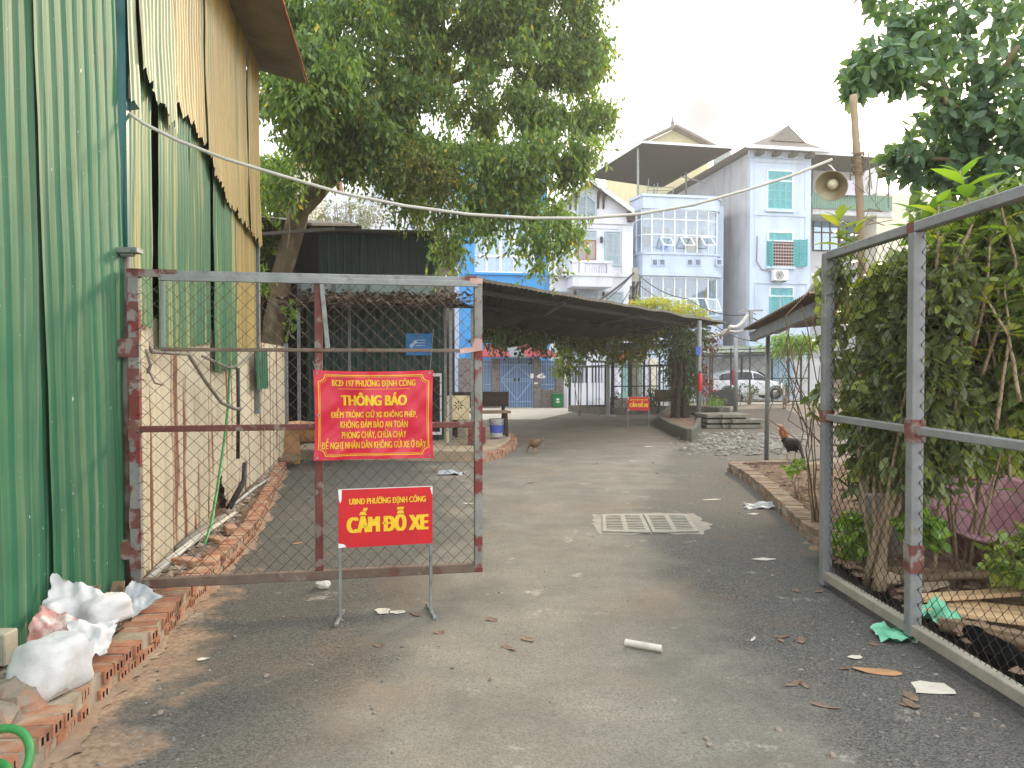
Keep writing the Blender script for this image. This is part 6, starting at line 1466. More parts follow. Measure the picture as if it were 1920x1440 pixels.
bush('garden_plant', 'dark broadleaf plant right of the teal door behind the mesh fence', [B(1222, 742, 34, 10, 14), B(1218, 756, 34, 10, 10)], 420, 7, .35, (.12, .2), .25, lf_dark, 'plant', stems=3)
for px, py, lab in ((1405, 738, 'sparse shrub by the front door of the white car'), (1380, 742, 'sparse shrub behind the grey fence post by the car'), (1472, 725, 'thin twiggy shrub by the front bumper of the white car')):
    bush('garden_plant', lab, [B(px, py, 38, 14, 16), B(px + 4, py - 10, 38, 10, 12)], 60, 7, .5, (.12, .2), .22, lf_dark, 'plant', stems=8, sr=.03)
bush('palm_clump', 'fresh green feathery clump seen under the garden canopy roof', [B(1470, 640, 33, 30, 14), B(1500, 642, 33, 30, 14)], 220, 9, .7, (.25, .45), .10, lf_fresh, 'plant', stems=3, hang=.5)
# cycad in the pen
c = G(1115, 764); cy = thing('cycad', 'small dark cycad with arching fronds inside the wire pen', 'plant', c)
q = MB(); q.tube([(0, 0, 0), (0, 0, .3)], [.18, .14], 8); q.build('trunk', mt['bark_dark'], cy)
pp, dd, uu = [], [], []
for k in range(16):
    a = k * .7; el = .35 + .5 * ((k * 7) % 5) / 5
    for j in range(14):
        t = j / 14; p_ = np.array([math.cos(a) * t * .75, math.sin(a) * t * .75, .3 + math.sin(el) * t * 1.0 - .55 * t * t]); 
        for s in (-1, 1): pp.append(p_); dd.append(unit(np.array([math.cos(a) - s * math.sin(a) * 1.2, math.sin(a) + s * math.cos(a) * 1.2, .1]))); uu.append([0, 0, 1])
leaf_mesh('fronds', np.array(pp), np.array(dd), np.array(uu, float), np.full(len(pp), .2), .09, [lf_dark], cy, world=False)
# --- right hand garden: climber on the open gate, big leaved shrub, saplings, tree
gc = bush('gate_climber', 'dense leafy climber covering the end of the open mesh gate', [((2.54, 5.08, 2.02), (.13, .38, .30), .4), ((2.54, 5.05, 1.5), (.13, .38, .45), .5), ((2.58, 4.92, 1.75), (.16, .4, .5), .6), ((2.58, 5.1, 1.05), (.14, .28, .25), .2), ((2.75, 5.1, 1.3), (.3, .4, .5), .45), ((2.6, 4.75, 2.1), (.16, .3, .22), .25), ((2.38, 5.62, 1.95), (.05, .06, .4), .03), ((2.36, 5.6, 2.3), (.08, .10, .12), .03)],
          620, 7, .22, (.055, .115), .27, lf_gate, 'climber', stem=.1, stems=0, hang=.45, rows=ROWS_N)
q = MB(); rr = random.Random(21)
b0 = P(1640, 1060, 5.2); b0.z = .1
for k in range(9):
    e = Vector((2.5 + rr.uniform(-.12, .25), 5.2 + rr.uniform(-.5, .3), rr.uniform(1.0, 1.6)))
    limb(q, [b0 + Vector((rr.uniform(-.05, .05), rr.uniform(-.1, .1), 0)), b0.lerp(e, .4) + Vector((rr.uniform(-.04, .04), 0, 0)), e], .026 - .0015 * k, .008, k, 7, .03)
q.build('stem', mt['bamboo'], gc, world=True, smooth=True)
def bigleaf(name, lab, stems_, L, mat, cat='shrub', group=None, seed=0, w=.22):
    """upright shoots carrying whorls of big leaves. stems_: (base, tip, leaf count)"""
    rr = np.random.default_rng(seed); o = thing(name, lab, cat, stems_[0][0], 0, group); q = MB(); pp, dd, uu, ll = [], [], [], []
    for b, t, n in stems_:
        b, t = Vector(b), Vector(t); m = b.lerp(t, .55) + Vector(rr.normal(size=3) * .04); limb(q, [b, m, t], .014, .006, int(rr.integers(99)), 6, .01)
        for k in range(n):
            f = 1 - .55 * (k / n) ** 1.2; p_ = (m.lerp(t, (f - .55) / .45) if f > .55 else b.lerp(m, f / .55)); a = k * 2.4 + rr.uniform(-.3, .3); up = .9 * f - .25 + rr.uniform(-.15, .15) if k > 2 else .9
            dd.append(unit(np.array([math.cos(a), math.sin(a), up]))); pp.append(np.array(p_)); uu.append([0, 0, 1.0] if k > 2 else [math.cos(a) * -1, math.sin(a) * -1, .6]); ll.append(L * rr.uniform(.7, 1.1) * (1 if k > 3 else .8))
    q.build('stem', mt['bamboo'], o, world=True, smooth=True)
    leaf_mesh('foliage', np.array(pp), np.array(dd), np.array(uu), np.array(ll), w, [mat], o, rows=ROWS_N, droop=.22)
    return o
bigleaf('sapling', 'bright green sapling shoot with large leaves rising above the open gate', [(P(1755, 560, 4.6), P(1800, 320, 4.5), 14), (P(1755, 560, 4.6), P(1758, 372, 4.5), 11), (P(1755, 560, 4.6), P(1728, 395, 4.6), 9)], .22, lf_fresh, 'sapling', seed=3)
bigleaf('sapling', 'smaller green sapling shoot beside the bamboo pole above the gate corner', [(P(1590, 600, 6.0), P(1572, 405, 5.8), 16), (P(1590, 600, 6.0), P(1604, 425, 5.8), 12)], .21, lf_big, 'sapling', seed=5)
ss = []
rr = random.Random(31)
for k in range(60):
    px, py = rr.uniform(1735, 1990), rr.uniform(400, 880); py = rr.uniform(345, 560) if px > 1790 and k % 2 else py; Y = rr.uniform(4.5, 5.7); t = P(px, py, Y); t.x = max(t.x, 2.55 + rr.random() * .2); b = Vector((t.x + rr.uniform(-.1, .25), t.y + rr.uniform(-.1, .3), max(.1, t.z - rr.uniform(.5, .9)))); ss.append((b, t, 12))
bigleaf('broadleaf_shrub', 'tall shrub with large yellow green leaves behind the middle of the open gate', ss, .17, lf_big, 'shrub', seed=8, w=.21)
bush('broadleaf_shrub', 'dark leafy shrub mass deeper in the garden behind the open gate', [((3.95, 6.9, 1.4), (.9, .9, .9), 2.2), ((3.45, 6.5, .8), (.5, .6, .5), .8), ((4.8, 6.8, 1.9), (.9, .9, .9), 2.0), ((3.7, 6.9, 2.2), (.6, .6, .4), .8)], 260, 8, .3, (.10, .17), .24, lf_gate, 'shrub', stem=.1, stems=7, rows=ROWS_N)
bush('broadleaf_shrub', 'dense yellow green shrub close behind the mesh at the right picture edge', [B(1800, 560, 5.2, 60, 90), B(1880, 520, 5.0, 60, 90), B(1800, 720, 5.2, 60, 80), B(1900, 700, 5.2, 60, 90), B(1840, 820, 5.3, 60, 40, w=.04), B(1780, 470, 5.2, 40, 40), B(1950, 600, 4.8, 60, 160), B(1850, 420, 5.0, 70, 50), B(1770, 420, 5.2, 40, 40), B(1900, 380, 4.8, 50, 40)], 900, 7, .24, (.09, .17), .24, lf_big, 'shrub', stem=.1, stems=5, rows=ROWS_N, sr=.014, hang=.5)
bush('ground_plant', 'low leafy plant growing over the purple tub', [((3.22, 4.6, .42), (.3, .3, .16), .22), ((3.5, 4.7, .4), (.3, .25, .14), .16)], 420, 6, .16, (.06, .10), .28, lf_big, 'plant', stem=.1, stems=3, rows=ROWS_N, sr=.006)
bush('vine_clump', 'leafy tangle outside the gate end by the brown rooster', [B(1524, 765, 7.2, 16, 16), B(1512, 745, 7.0, 14, 8), B(1540, 700, 6.6, 10, 40), B(1542, 590, 6.4, 10, 60)], 480, 7, .10, (.07, .12), .27, lf_gate, 'climber', stem=.1, stems=5, hang=.5, rows=ROWS_N, sr=.01)
bush('ground_plant', 'small bright plant by the rooster in the brick edged bed', [B(1492, 872, 8.6, 16, 16)], 1100, 6, .14, (.06, .1), .3, lf_fresh, 'plant', stem=.1, stems=3, rows=ROWS_N, sr=.006)
bush('ground_plant', 'small weed at the foot of the open gate climber', [((2.62, 5.9, .3), (.14, .14, .16), .06), ((2.66, 5.0, .55), (.12, .12, .1), .05)], 900, 6, .14, (.05, .09), .3, lf_fresh, 'plant', stem=.1, stems=3, rows=ROWS_N, sr=.005)
q = MB(); rr = random.Random(17)
for k in range(10):
    a = P(rr.uniform(1470, 1535), rr.uniform(540, 640), 6.9); q.tube([a, a + Vector((rr.uniform(-.2, .1), 0, -.2)), a + Vector((rr.uniform(-.2, .2), .1, -.5 - rr.random() * .4)), a + Vector((rr.uniform(.0, .3), .1, -1.0))], .005, 4)
q.solo('dry_vine', mt['wood_old'], 'thin dry vine stems dangling beside the end of the open gate', 'vine')
# tree at the upper right
rt = thing('garden_tree', 'dark tree with whorled oval leaves reaching in over the open gate from the garden', 'tree', (4.6, 7.4, 0.05))
q = MB(); limb(q, [(4.6, 7.4, 0), (4.55, 7.4, 2.2), P(1850, 300, 7.2), P(1830, 130, 7)], .13, .05, 3, 10); q.build('trunk', mt['bark'], rt, world=True, smooth=True)
for k, pts in enumerate([[P(1850, 300, 7.2), P(1780, 180, 6.8), P(1745, 100, 6.6), P(1700, 60, 6.5)], [P(1790, 190, 6.8), P(1720, 150, 6.5), P(1650, 140, 6.3), P(1620, 130, 6.2)], [P(1840, 220, 7), P(1770, 190, 6.6), P(1760, 120, 6.5)], [P(1850, 300, 7.2), P(1780, 300, 7), P(1700, 290, 6.9)], [P(1830, 130, 7), P(1800, 20, 6.8), P(1780, -60, 6.8)], [P(1840, 200, 7), P(1900, 100, 6.6), P(1950, 20, 6.5)]]):
    q = MB(); limb(q, pts, .035, .012, 40 + k, 7, .03); q.build('limb', mt['bamboo'], rt, world=True, smooth=True)
rc = [B(1880, 60, 6.8, 90, 80), B(1800, 30, 6.7, 70, 50), B(1860, 180, 7, 80, 70), B(1790, 110, 6.6, 60, 36), B(1710, 30, 6.5, 40, 26, w=.05), B(1700, 90, 6.5, 50, 24, w=.06), B(1650, 125, 6.3, 54, 32, w=.16), B(1602, 160, 6.2, 24, 24, w=.05), B(1690, 70, 6.4, 40, 30, w=.1), B(1720, 150, 6.5, 50, 26, w=.05), B(1850, 290, 7.2, 80, 50), B(1760, 250, 7, 50, 40), B(1730, 290, 7, 50, 34), B(1800, 330, 7, 60, 40, w=.1), B(1700, 330, 7, 30, 20, w=.02), B(1960, 250, 7, 70, 200), B(1700, -20, 6.6, 90, 26, w=.1), B(1850, -40, 6.8, 120, 40), B(1900, 380, 7.4, 60, 60), B(1840, 420, 7.6, 50, 50), B(1690, 290, 7, 34, 26, w=.06), B(1820, 250, 6.9, 70, 50), B(1900, 130, 6.6, 60, 90), B(1780, 60, 6.8, 70, 40), B(1680, 140, 6.4, 40, 24, w=.06), B(1640, 100, 6.4, 36, 20, w=.04), B(1900, 480, 6.6, 60, 80), B(1800, 385, 7.5, 70, 40), B(1725, 400, 7.6, 36, 30), B(1870, 330, 7, 60, 40), B(1760, 330, 7.2, 40, 30), B(1850, 240, 6.8, 80, 60), B(1900, 300, 6.8, 70, 60), B(1800, 290, 7, 60, 50), B(1760, 210, 6.8, 40, 30, w=.08), B(1700, 300, 7.2, 40, 30, w=.08), B(1880, 400, 6.6, 60, 40)]
Pr, Dr, Ur = [], [], []
for c, r, w in rc:
    n = max(6, int(w * 300)); d = unit(rng.normal(size=(n, 3))); p_ = np.array(c) + d * (rng.random(n) ** .36)[:, None] * np.array(r) * 1.2; ax_ = unit(d * .8 + rng.normal(size=(n, 3)) * .5 + np.array([0, 0, .25]))
    for k in range(6):
        s1 = unit(np.cross(ax_, np.array([.3, .5, .8]))); s2 = np.cross(ax_, s1); a = k * 2 * math.pi / 6 + rng.uniform(-.5, .5, n)
        ld = unit(s1 * np.cos(a)[:, None] + s2 * np.sin(a)[:, None] + ax_ * rng.uniform(-.3, .9, (n, 1)) + np.array([0, 0, -.35]) + rng.normal(size=(n, 3)) * .3); Pr.append(p_ + ax_ * rng.uniform(-.07, .04, (n, 1))); Dr.append(ld); Ur.append(unit(ax_ + rng.normal(size=(n, 3)) * .6))
Pr, Dr, Ur = map(np.concatenate, (Pr, Dr, Ur))
leaf_mesh('crown', Pr, Dr, Ur, rng.uniform(.07, .15, len(Pr)), .27, [lf_right], rt, rows=ROWS_N, droop=.2)
# distant trees behind so the edges of the world are not bare
for k, (x, y, r) in enumerate([(24, 34, 4), (30, 44, 5), (27, 24, 3.5), (-16, 30, 5), (-22, 44, 6), (-12, 24, 3.6)]):
    bush('backdrop_tree', ['broad tree beyond the garden on the right', 'taller tree far right past the modern house', 'round tree close behind the right garden', 'broad tree behind the workshop roof', 'large tree far left behind the workshop', 'round tree right behind the workshop end wall'][k],
         [((x, y, 4.5), (r, r, 3), 4), ((x + 1, y - 1, 7), (r * .7, r * .7, 2), 2.4)], 160, 7, .8, (.25, .45), .26, lf_tree, 'tree', stem=-.3, stems=5, sr=.16)
# ------------------------------------------------------------------ white car
cc0 = G(1398, 755); 
car = thing('parked_car', 'white hatchback parked sideways under the carport behind the dark mesh fence', 'car', (P(1398, 755, 42).x, 42, gz(13, 42) + .16), R(4))
mt['car_white'] = M('car_white', S(222, 226, 232), .25, .03, 2, coat=.5); mt['car_glass'] = M('car_glass', S(30, 40, 46), .08, .1, 3, spec=.6)
def carsec(x):
    """half width, sill, belt and roof heights along the length (front at +x)"""
    belt = interp(x, [(-2.05, .78), (-1.9, .98), (0, 1.0), (.9, .96), (1.5, .9), (1.95, .74), (2.1, .60)])
    roof = interp(x, [(-2.05, .8), (-1.95, 1.05), (-1.6, 1.46), (-1.0, 1.60), (-.1, 1.62), (.45, 1.5), (1.15, 1.02), (1.3, .98), (1.7, .90), (1.95, .78), (2.1, .62)])
    w = interp(x, [(-2.05, .66), (-1.7, .84), (0, .87), (1.4, .85), (1.9, .72), (2.1, .52)])
    return w, .24, belt, max(roof, belt + .005)
q = MB(); xs = list(np.linspace(-2.05, 2.1, 42)); K = 10
vs = []
for x in xs:
    w, s0, b, r = carsec(x); tw_ = w * (.74 if r > b + .3 else .86)
    prof = [(-w * .94, s0), (-w, s0 + .2), (-w, b - .12), (-w * .97, b), (-lerp(w * .97, tw_, .9), lerp(b, r, .85)), (-tw_ * .6, r)]
    prof += [(-y, z) for y, z in prof[::-1]]; vs += [(x, y, z) for y, z in prof]
n = 12
fs = [(i * n + j, i * n + (j + 1) % n, (i + 1) * n + (j + 1) % n, (i + 1) * n + j) for i in range(len(xs) - 1) for j in range(n)] + [tuple(range(n))[::-1], tuple((len(xs) - 1) * n + j for j in range(n))]
q.add(vs, fs); q.build('body', mt['car_white'], car, smooth=True)
def sideglass(x0, x1, name='side_window'):
    for s in (-1, 1):
        q = MB(); m = 10; vs = []
        for k in range(m + 1):
            x = lerp(x0, x1, k / m); w, s0, b, r = carsec(x); tw_ = w * (.74 if r > b + .3 else .86)
            f = lambda v: (x, s * (lerp(w * .97, lerp(w * .97, tw_, .9), v) + .012), lerp(b, lerp(b, r, .85), v)); hi_ = .9 if r - b > .25 else .5; vs += [f(.12), f(hi_)]
        q.add(vs, [(2 * k, 2 * k + 2, 2 * k + 3, 2 * k + 1) for k in range(m)]); q.build(name, mt['car_glass'], car)
sideglass(-1.72, -.95); sideglass(-.88, .06); sideglass(.13, .98)
q = MB(); q.add([(.52, -.56, 1.49), (.52, .56, 1.49), (1.16, .70, 1.06), (1.16, -.70, 1.06)], [(3, 2, 1, 0)]); q.v = [(x + .02, y, z + .02) for x, y, z in q.v]; q.build('windscreen', mt['car_glass'], car)
for x in (-1.3, 1.32):
    for s in (-1, 1):
        q = MB(); q.lathe([(.18, -.1), (.31, -.1), (.33, -.06), (.33, .06), (.31, .1), (.18, .1)], 22); q.v = [(x + a, s * .80 + c, .33 + b) for a, b, c in q.v]; wl_ = q.build('wheel', mt['black_paint'], car, smooth=True)
        q = MB(); q.lathe([(0, .07), (.06, .085), (.19, .06), (.19, -.05)], 18)
        q.v = [(x + a, s * (.82 + c * .3) , .33 + b) for a, b, c in q.v]; q.build('rim', mt['steel_grey'], wl_)
        q = MB(); q.tube([(x + .39 * math.cos(t), s * .852, .33 + .39 * math.sin(t)) for t in np.linspace(-.2, math.pi + .2, 16)], .035, 5); q.build('wheel_arch', mt['black_paint'], car)
for s in (-1, 1):
    q = MB(); q.add([(1.72, s * .80, .80), (1.98, s * .68, .72), (1.98, s * .68, .62), (1.75, s * .81, .66)], [(0, 1, 2, 3)]); q.v = [(x + .02, y + s * .02, z + .02) for x, y, z in q.v]; q.build('headlight', mt['galv'], car)
    q = MB(); q.box((.78, s * .88 - .08, .98), (.95, s * .88 + .1, 1.12)); q.build('mirror', mt['car_white'], car, bevel=.02)
    q = MB(); q.box((-.6, s * .872 - .01, .84), (-.4, s * .872 + .01, .87)); q.box((.4, s * .872 - .01, .83), (.6, s * .872 + .01, .86)); q.build('door_handle', mt['steel_grey'], car)
q = MB(); p_ = P(1352, 741, 36.5); q.box((p_.x - .6, 36.3, p_.z - .5), (p_.x + .75, 36.5, p_.z + .26)); q.box((p_.x - .5, 36.45, p_.z - .7), (p_.x - .4, 36.5, p_.z - .5)); q.solo('metal_cabinet', mt['steel_dark'], 'dark low metal box standing in front of the white car rear', 'box', bevel=.02)
q = MB(); p_ = P(1258, 742, 32); q.box((p_.x - .65, 32, p_.z - .25), (p_.x + .7, 32.1, p_.z + .25)); q.bar((p_.x - .5, 32.05, p_.z - .9), (p_.x - .5, 32.05, p_.z - .25), .06); q.bar((p_.x + .5, 32.05, p_.z - .9), (p_.x + .5, 32.05, p_.z - .25), .06); q.solo('wooden_board', mt['bark_dark'], 'dark board on two legs left of the vine trunk', 'board')
c = G(1165, 775); q = MB(); q.tube([(c.x - .3, c.y - .25, c.z + .34), (c.x + .25, c.y + .3, c.z + .34)], .33, 18, cap=False); q.tube([(c.x + .27, c.y + .32, c.z + .34), (c.x - .28, c.y - .23, c.z + .34)], .28, 18, cap=True)
q.solo('pipe_section', mt['concrete'], 'short wide concrete pipe section lying left of the distant red sign', 'pipe')
c = G(1214, 776); po = thing('flower_pot', 'tan flower pot beside the vine trunk in the planter', 'pot', G(1288, 783)); q = MB(); q.lathe([(0, 0), (.16, 0), (.25, .42), (.28, .42), (.28, .5), (.23, .5), (.2, .4), (0, .38)], 14); q.build('pot', mt['chair_cream'], po)

# ------------------------------------------------------------------ rooster and hen
def loft(mb, secs, n=12):
    """secs: (x, z, half width, half height, y)"""
    vs = [(x, y + w * math.cos(2 * math.pi * j / n), z + h * math.sin(2 * math.pi * j / n)) for x, z, w, h, y in secs for j in range(n)]; k = len(secs)
    mb.add(vs, [(i * n + j, (i + 1) * n + j, (i + 1) * n + (j + 1) % n, i * n + (j + 1) % n) for i in range(k - 1) for j in range(n)] + [tuple(range(n)), tuple((k - 1) * n + j for j in range(n))[::-1]])
def featherm(name, c1, c2): return M(name, c1, .6, .3, 14, bump=.4, bscale=70, stains=[(c2, 9, .48, .62, (1, 1, 1), .9)])
f_black = featherm('feather_black', S(40, 34, 32), S(70, 44, 32)); f_rust = featherm('feather_rust', S(140, 78, 38), S(176, 104, 50)); f_brown = featherm('feather_brown', S(120, 92, 64), S(78, 58, 44)); f_hackle = featherm('feather_hackle', S(120, 62, 32), S(70, 40, 28))
skin_red = M('comb_red', S(176, 40, 36), .5, .1, 9); skin_leg = M('leg_scale', S(190, 160, 96), .6, .15, 20)
def chicken(name, lab, loc, rz, scale, peck, body_m, neck_m, tail_m, tail, comb):
    t = thing(name, lab, 'chicken', loc, rz); t.scale = (scale,) * 3
    q = MB()
    secs = [(-.17, .27, .012, .02, 0), (-.14, .265, .05, .06, 0), (-.08, .25, .085, .095, 0), (0, .235, .098, .11, 0), (.08, .235, .088, .10, 0), (.13, .25, .062, .08, 0)]
    secs += [(.17, .20, .045, .055, 0), (.20, .13, .034, .038, 0), (.215, .085, .028, .03, 0), (.235, .05, .026, .027, 0), (.262, .03, .016, .016, 0)] if peck else [(.155, .31, .045, .055, 0), (.17, .37, .035, .036, 0), (.18, .42, .03, .03, 0), (.205, .445, .028, .028, 0), (.235, .44, .016, .016, 0)]
    loft(q, secs)
    for s in (-1, 1):
        q.mat(1); x = .0 + .03 * s; q.tube([(x, s * .05, .19), (x + .02, s * .052, .12)], [.035, .02], 8); q.mat(2); q.tube([(x + .02, s * .052, .125), (x - .012, s * .052, .06), (x, s * .052, .008)], [.011, .008, .008], 6)
        for a in (-.5, 0, .5, math.pi): q.tube([(x, s * .052, .008), (x + .045 * math.cos(a), s * .052 + .045 * math.sin(a), .004)], [.007, .004], 5)
    q.build('body', [body_m, body_m, skin_leg], t, smooth=True)
    hx, hz_ = (.255, .035) if peck else (.235, .442)
    q = MB(); q.tube([(hx, 0, hz_), (hx + (.03 if not peck else .022), 0, hz_ - (.008 if not peck else .03))], [.012, .002], 6); q.build('beak', skin_leg, t)
    q = MB(); 
    for s in (-1, 1): q.lathe([(0, -.005), (.005, 0), (0, .005)], 8, (hx - .035, s * .024, hz_ + .012))
    q.build('eye', mt['black_paint'], t)
    q = MB(); h = .035 if comb else .014
    q.add([(hx - .06, 0, hz_ + .015), (hx - .055, 0, hz_ + .02 + h), (hx - .04, 0, hz_ + .02 + h * .6), (hx - .03, 0, hz_ + .02 + h), (hx - .015, 0, hz_ + .015 + h * .5), (hx + .0, 0, hz_ + .01 + h * .5), (hx, 0, hz_ + .005)], [(0, 1, 2, 3, 4, 5, 6)]); q.v += [(x, .008, z) for x, y, z in q.v]; q.f += [tuple(range(13, 6, -1))]; q.m += [0]; q.build('comb', skin_red, t)
    # wings
    for s in (-1, 1):
        q = MB(); q.grid(8, 6, lambda u, v: (lerp(.10, -.17 + .05 * v, u), s * (.085 + .025 * math.sin(math.pi * min(1, u * 1.1)) * math.sin(math.pi * (.2 + .7 * v))) * (1 - .35 * u * u), lerp(.30 - .02 * u, .19 + .06 * u, v))); q.build('wing', body_m, t, smooth=True)
    q = MB()
    for k, (a, l, w) in enumerate(tail):
        for s in (-1, 1):
            pts = [(-.13 - l * .35 * f * math.cos(a) - l * .5 * f * f * math.cos(a - .5), s * (.012 + .012 * k * (1 - f)), .28 + l * f * math.sin(a) - l * .25 * f ** 3 * (1 if comb else .3)) for f in (0, .25, .5, .75, 1)]
            q.tube(pts, [w * .5, w, w * 1.1, w * .8, .003], 5, sx=.25)
    q.build('tail', tail_m, t, smooth=True)
    if not peck:
        q = MB(); q.lathe([(.085, 0), (.075, .06), (.05, .12), (.036, .17)], 12, (.13, 0, .27)); q.v = [(x + (z - .27) * .25, y, z) for x, y, z in q.v]; q.build('hackle', neck_m, t, smooth=True)
    return t
gp = G(1484, 862); chicken('rooster', 'brown and black rooster with raised tail on the dirt beside the brick edged bed', (gp.x, gp.y, gz(gp.x, gp.y) + .005), R(-62), 1.12, True, f_black, f_hackle, f_rust, [(1.45, .34, .036), (1.3, .36, .036), (1.1, .3, .036), (.9, .24, .034), (1.55, .27, .036)], True)
gp = G(1004, 851); chicken('hen', 'small mottled brown hen pecking on the road between the gates', (gp.x, gp.y, .008), R(200), .72, True, f_brown, f_brown, f_brown, [(.7, .13, .03), (.5, .12, .03), (.9, .11, .028)], False)

# ------------------------------------------------------------------ drain grates
dg = [G(1128, 1000), G(1222, 1002), G(1312, 1000), G(1290, 968), G(1205, 967), G(1128, 968)]
pc = [G(1118, 1004), G(1318, 1003), G(1335, 992), G(1300, 963), G(1112, 965)]
pj = []
for a, b in zip(pc, pc[1:] + pc[:1]):
    for k in range(14): t_ = a.lerp(b, k / 14); w_ = Vector((t_.x * 6, t_.y * 6, 2)); pj.append((t_.x + .07 * noise.noise(w_) + .03 * noise.noise(w_ * 4), t_.y + .09 * noise.noise(w_ + Vector((5, 0, 0))) + .04 * noise.noise(w_ * 4), .0075))
q = MB(); q.add(pj, [tuple(range(len(pj)))]); struct(q.build('concrete_patch', mt['concrete']))
for (a, b, c_, d), lab in (((dg[0], dg[1], dg[4], dg[5]), 'pale concrete drain grate nearer the red board sign'), ((dg[1], dg[2], dg[3], dg[4]), 'pale concrete drain grate nearer the open gate')):
    t = thing('drain_grate', lab, 'drain', ((a.x + c_.x) / 2, (a.y + c_.y) / 2, .0), 0, 'concrete drain grates')
    bl_ = lambda u, v, z: Vector((lerp(lerp(a.x, b.x, u), lerp(d.x, c_.x, u), v), lerp(lerp(a.y, b.y, u), lerp(d.y, c_.y, u), v), z))
    q = MB(); u0, u1 = .02, .98
    def slab(u0, u1, v0, v1, z0=.009, h=.014): q.prism([bl_(u0, v0, z0), bl_(u1, v0, z0), bl_(u1, v1, z0), bl_(u0, v1, z0)], (0, 0, h))
    slab(.02, .98, .0, .09); slab(.02, .98, .91, 1); slab(.02, .10, .09, .91); slab(.90, .98, .09, .91); slab(.45, .55, .09, .91)
    q.build('frame', mt['grate'], t, world=True); q = MB()
    for k in range(9):
        v = .09 + .82 * (k + .5) / 9
        for s0, s1 in ((.10, .45), (.55, .90)): slab(s0, s1, v - .026, v + .022, .018, .0045)
    q.build('bars', mt['grate'], t, world=True)
    q = MB(); q.add([bl_(.05, .04, .0172), bl_(.95, .04, .0172), bl_(.95, .96, .0172), bl_(.05, .96, .0172)], [(0, 1, 2, 3)]); q.build('slot_shade', mt['dark_void'], t, world=True)  # black plate added right under the bars for shade in the slots

# ------------------------------------------------------------------ sacks, rubble, hoses at the left
def sack(name, lab, c, dims, rot, m, seed, amp=.16, flat=.35):
    q = MB(); n1, n2 = 36, 24; vs = []; rm_ = Matrix.Rotation(rot, 3, 'Z')
    for j in range(n2 + 1):
        for i in range(n1):
            th, ph = 2 * math.pi * i / n1, math.pi * (j / n2 - .5); f = lambda x: math.copysign(abs(x) ** .72, x)
            p = Vector((f(math.cos(ph)) * f(math.cos(th)), f(math.cos(ph)) * f(math.sin(th)), f(math.sin(ph))))
            k = 1 + amp * noise.noise(p * 1.5 + Vector((seed, 0, 0))) + amp * .30 * noise.noise(p * 3.5 + Vector((seed, 3, 0))) + amp * .25 * abs(noise.noise(Vector((p.x * 3, p.y * 9, p.z * 2 + seed)))) + amp * .22 * noise.noise(Vector((p.x * 12, p.y * 12, p.z * 4 + seed)))
            p = Vector((p.x * dims[0] * k, p.y * dims[1] * k, p.z * dims[2] * k)); p.z = max(p.z, -dims[2] * (1 - flat)); vs.append(c + rm_ @ p)
    q.add(vs, [(j * n1 + i, j * n1 + (i + 1) % n1, (j + 1) * n1 + (i + 1) % n1, (j + 1) * n1 + i) for j in range(n2) for i in range(n1)])
    return q.solo(name, m, lab, 'sack', smooth=True)
def K(px, py, up): return G(px, py, up)
sack('cement_sack', 'full white woven sack slumped between the green fence and the brick kerb', Vector((-2.09, 3.46, .235)), (.165, .135, .145), R(80), mt['sack'], 2)
sack('cement_sack', 'rolled white sack end lying on the brick kerb above the torn one', Vector((-2.16, 4.06, .30)), (.13, .085, .085), R(60), mt['sack'], 6)
def crumple(name, lab, cat, pts, amp, m, seed, thick=True, n=26, solid=.004):
    """crumpled sheet spanned by four corner points"""
    a, b, c, d = [Vector(p) for p in pts]; nn = (b - a).cross(d - a).normalized(); q = MB()
    def f(u, v, o=0):
        e = 1 + .12 * noise.noise(Vector((u * 5, v * 5, seed))); p = a.lerp(b, u).lerp(d.lerp(c, u), v); ctr = (a + b + c + d) / 4
        edge = 1 if (0 < u < 1 and 0 < v < 1) else 1 + .16 * noise.noise(Vector((u * 9, v * 9, seed + 4)))
        p = ctr + (p - ctr) * edge * e
        return p + nn * (amp * (1.3 * noise.noise(Vector((u * 2.2, v * 2.2, seed + 1))) + .7 * abs(noise.noise(Vector((u * 3.4 + v * 2, v * 2.0, seed + 2)))) + .12 * noise.noise(Vector((u * 11, v * 9, seed + 3)))) + o)
    q.grid(n, n, f); q.grid(n, n, lambda u, v: f(1 - u, v, -solid)); return q.solo(name, m, lab, cat, smooth=True)
crumple('torn_sack', 'torn white sack with reddish frayed lining draped against the green fence', 'sack', [(-2.42, 3.82, .20), (-2.12, 3.90, .20), (-2.16, 4.16, .34), (-2.44, 4.06, .50)], .08, mt['sack'], 3)
crumple('torn_sack', 'pinkish torn sack lining folded under the white torn sack', 'sack', [(-2.40, 3.72, .22), (-2.16, 3.78, .20), (-2.16, 3.92, .27), (-2.40, 3.88, .38)], .06, mt['sack_red'], 5)
crumple('torn_sack', 'white torn sack flap hanging over the kerb top beside the full sack', 'sack', [(-2.14, 3.66, .17), (-2.02, 3.80, .17), (-2.06, 3.98, .28), (-2.24, 3.84, .32)], .05, mt['sack'], 11)
crumple('plastic_sheet', 'grey white plastic sheet corner under the closed gate foot', 'sheet', [(-2.34, 4.44, .22), (-2.20, 4.42, .15), (-2.10, 4.60, .22), (-2.30, 4.64, .30)], .03, mt['sack_grey'], 8)
q = MB(); rr = random.Random(8)
for k in range(7): a = Vector((-2.46 + rr.uniform(0, .14), 4.40 + rr.uniform(-.05, .22), .10)); q.bar(a, a + Vector((rr.uniform(-.06, .12), rr.uniform(.02, .2), rr.uniform(.1, .24))), .07, .014)
q.solo('wood_scraps', mt['wood_old'], 'pile of broken board scraps beside the gate post foot', 'scrap')
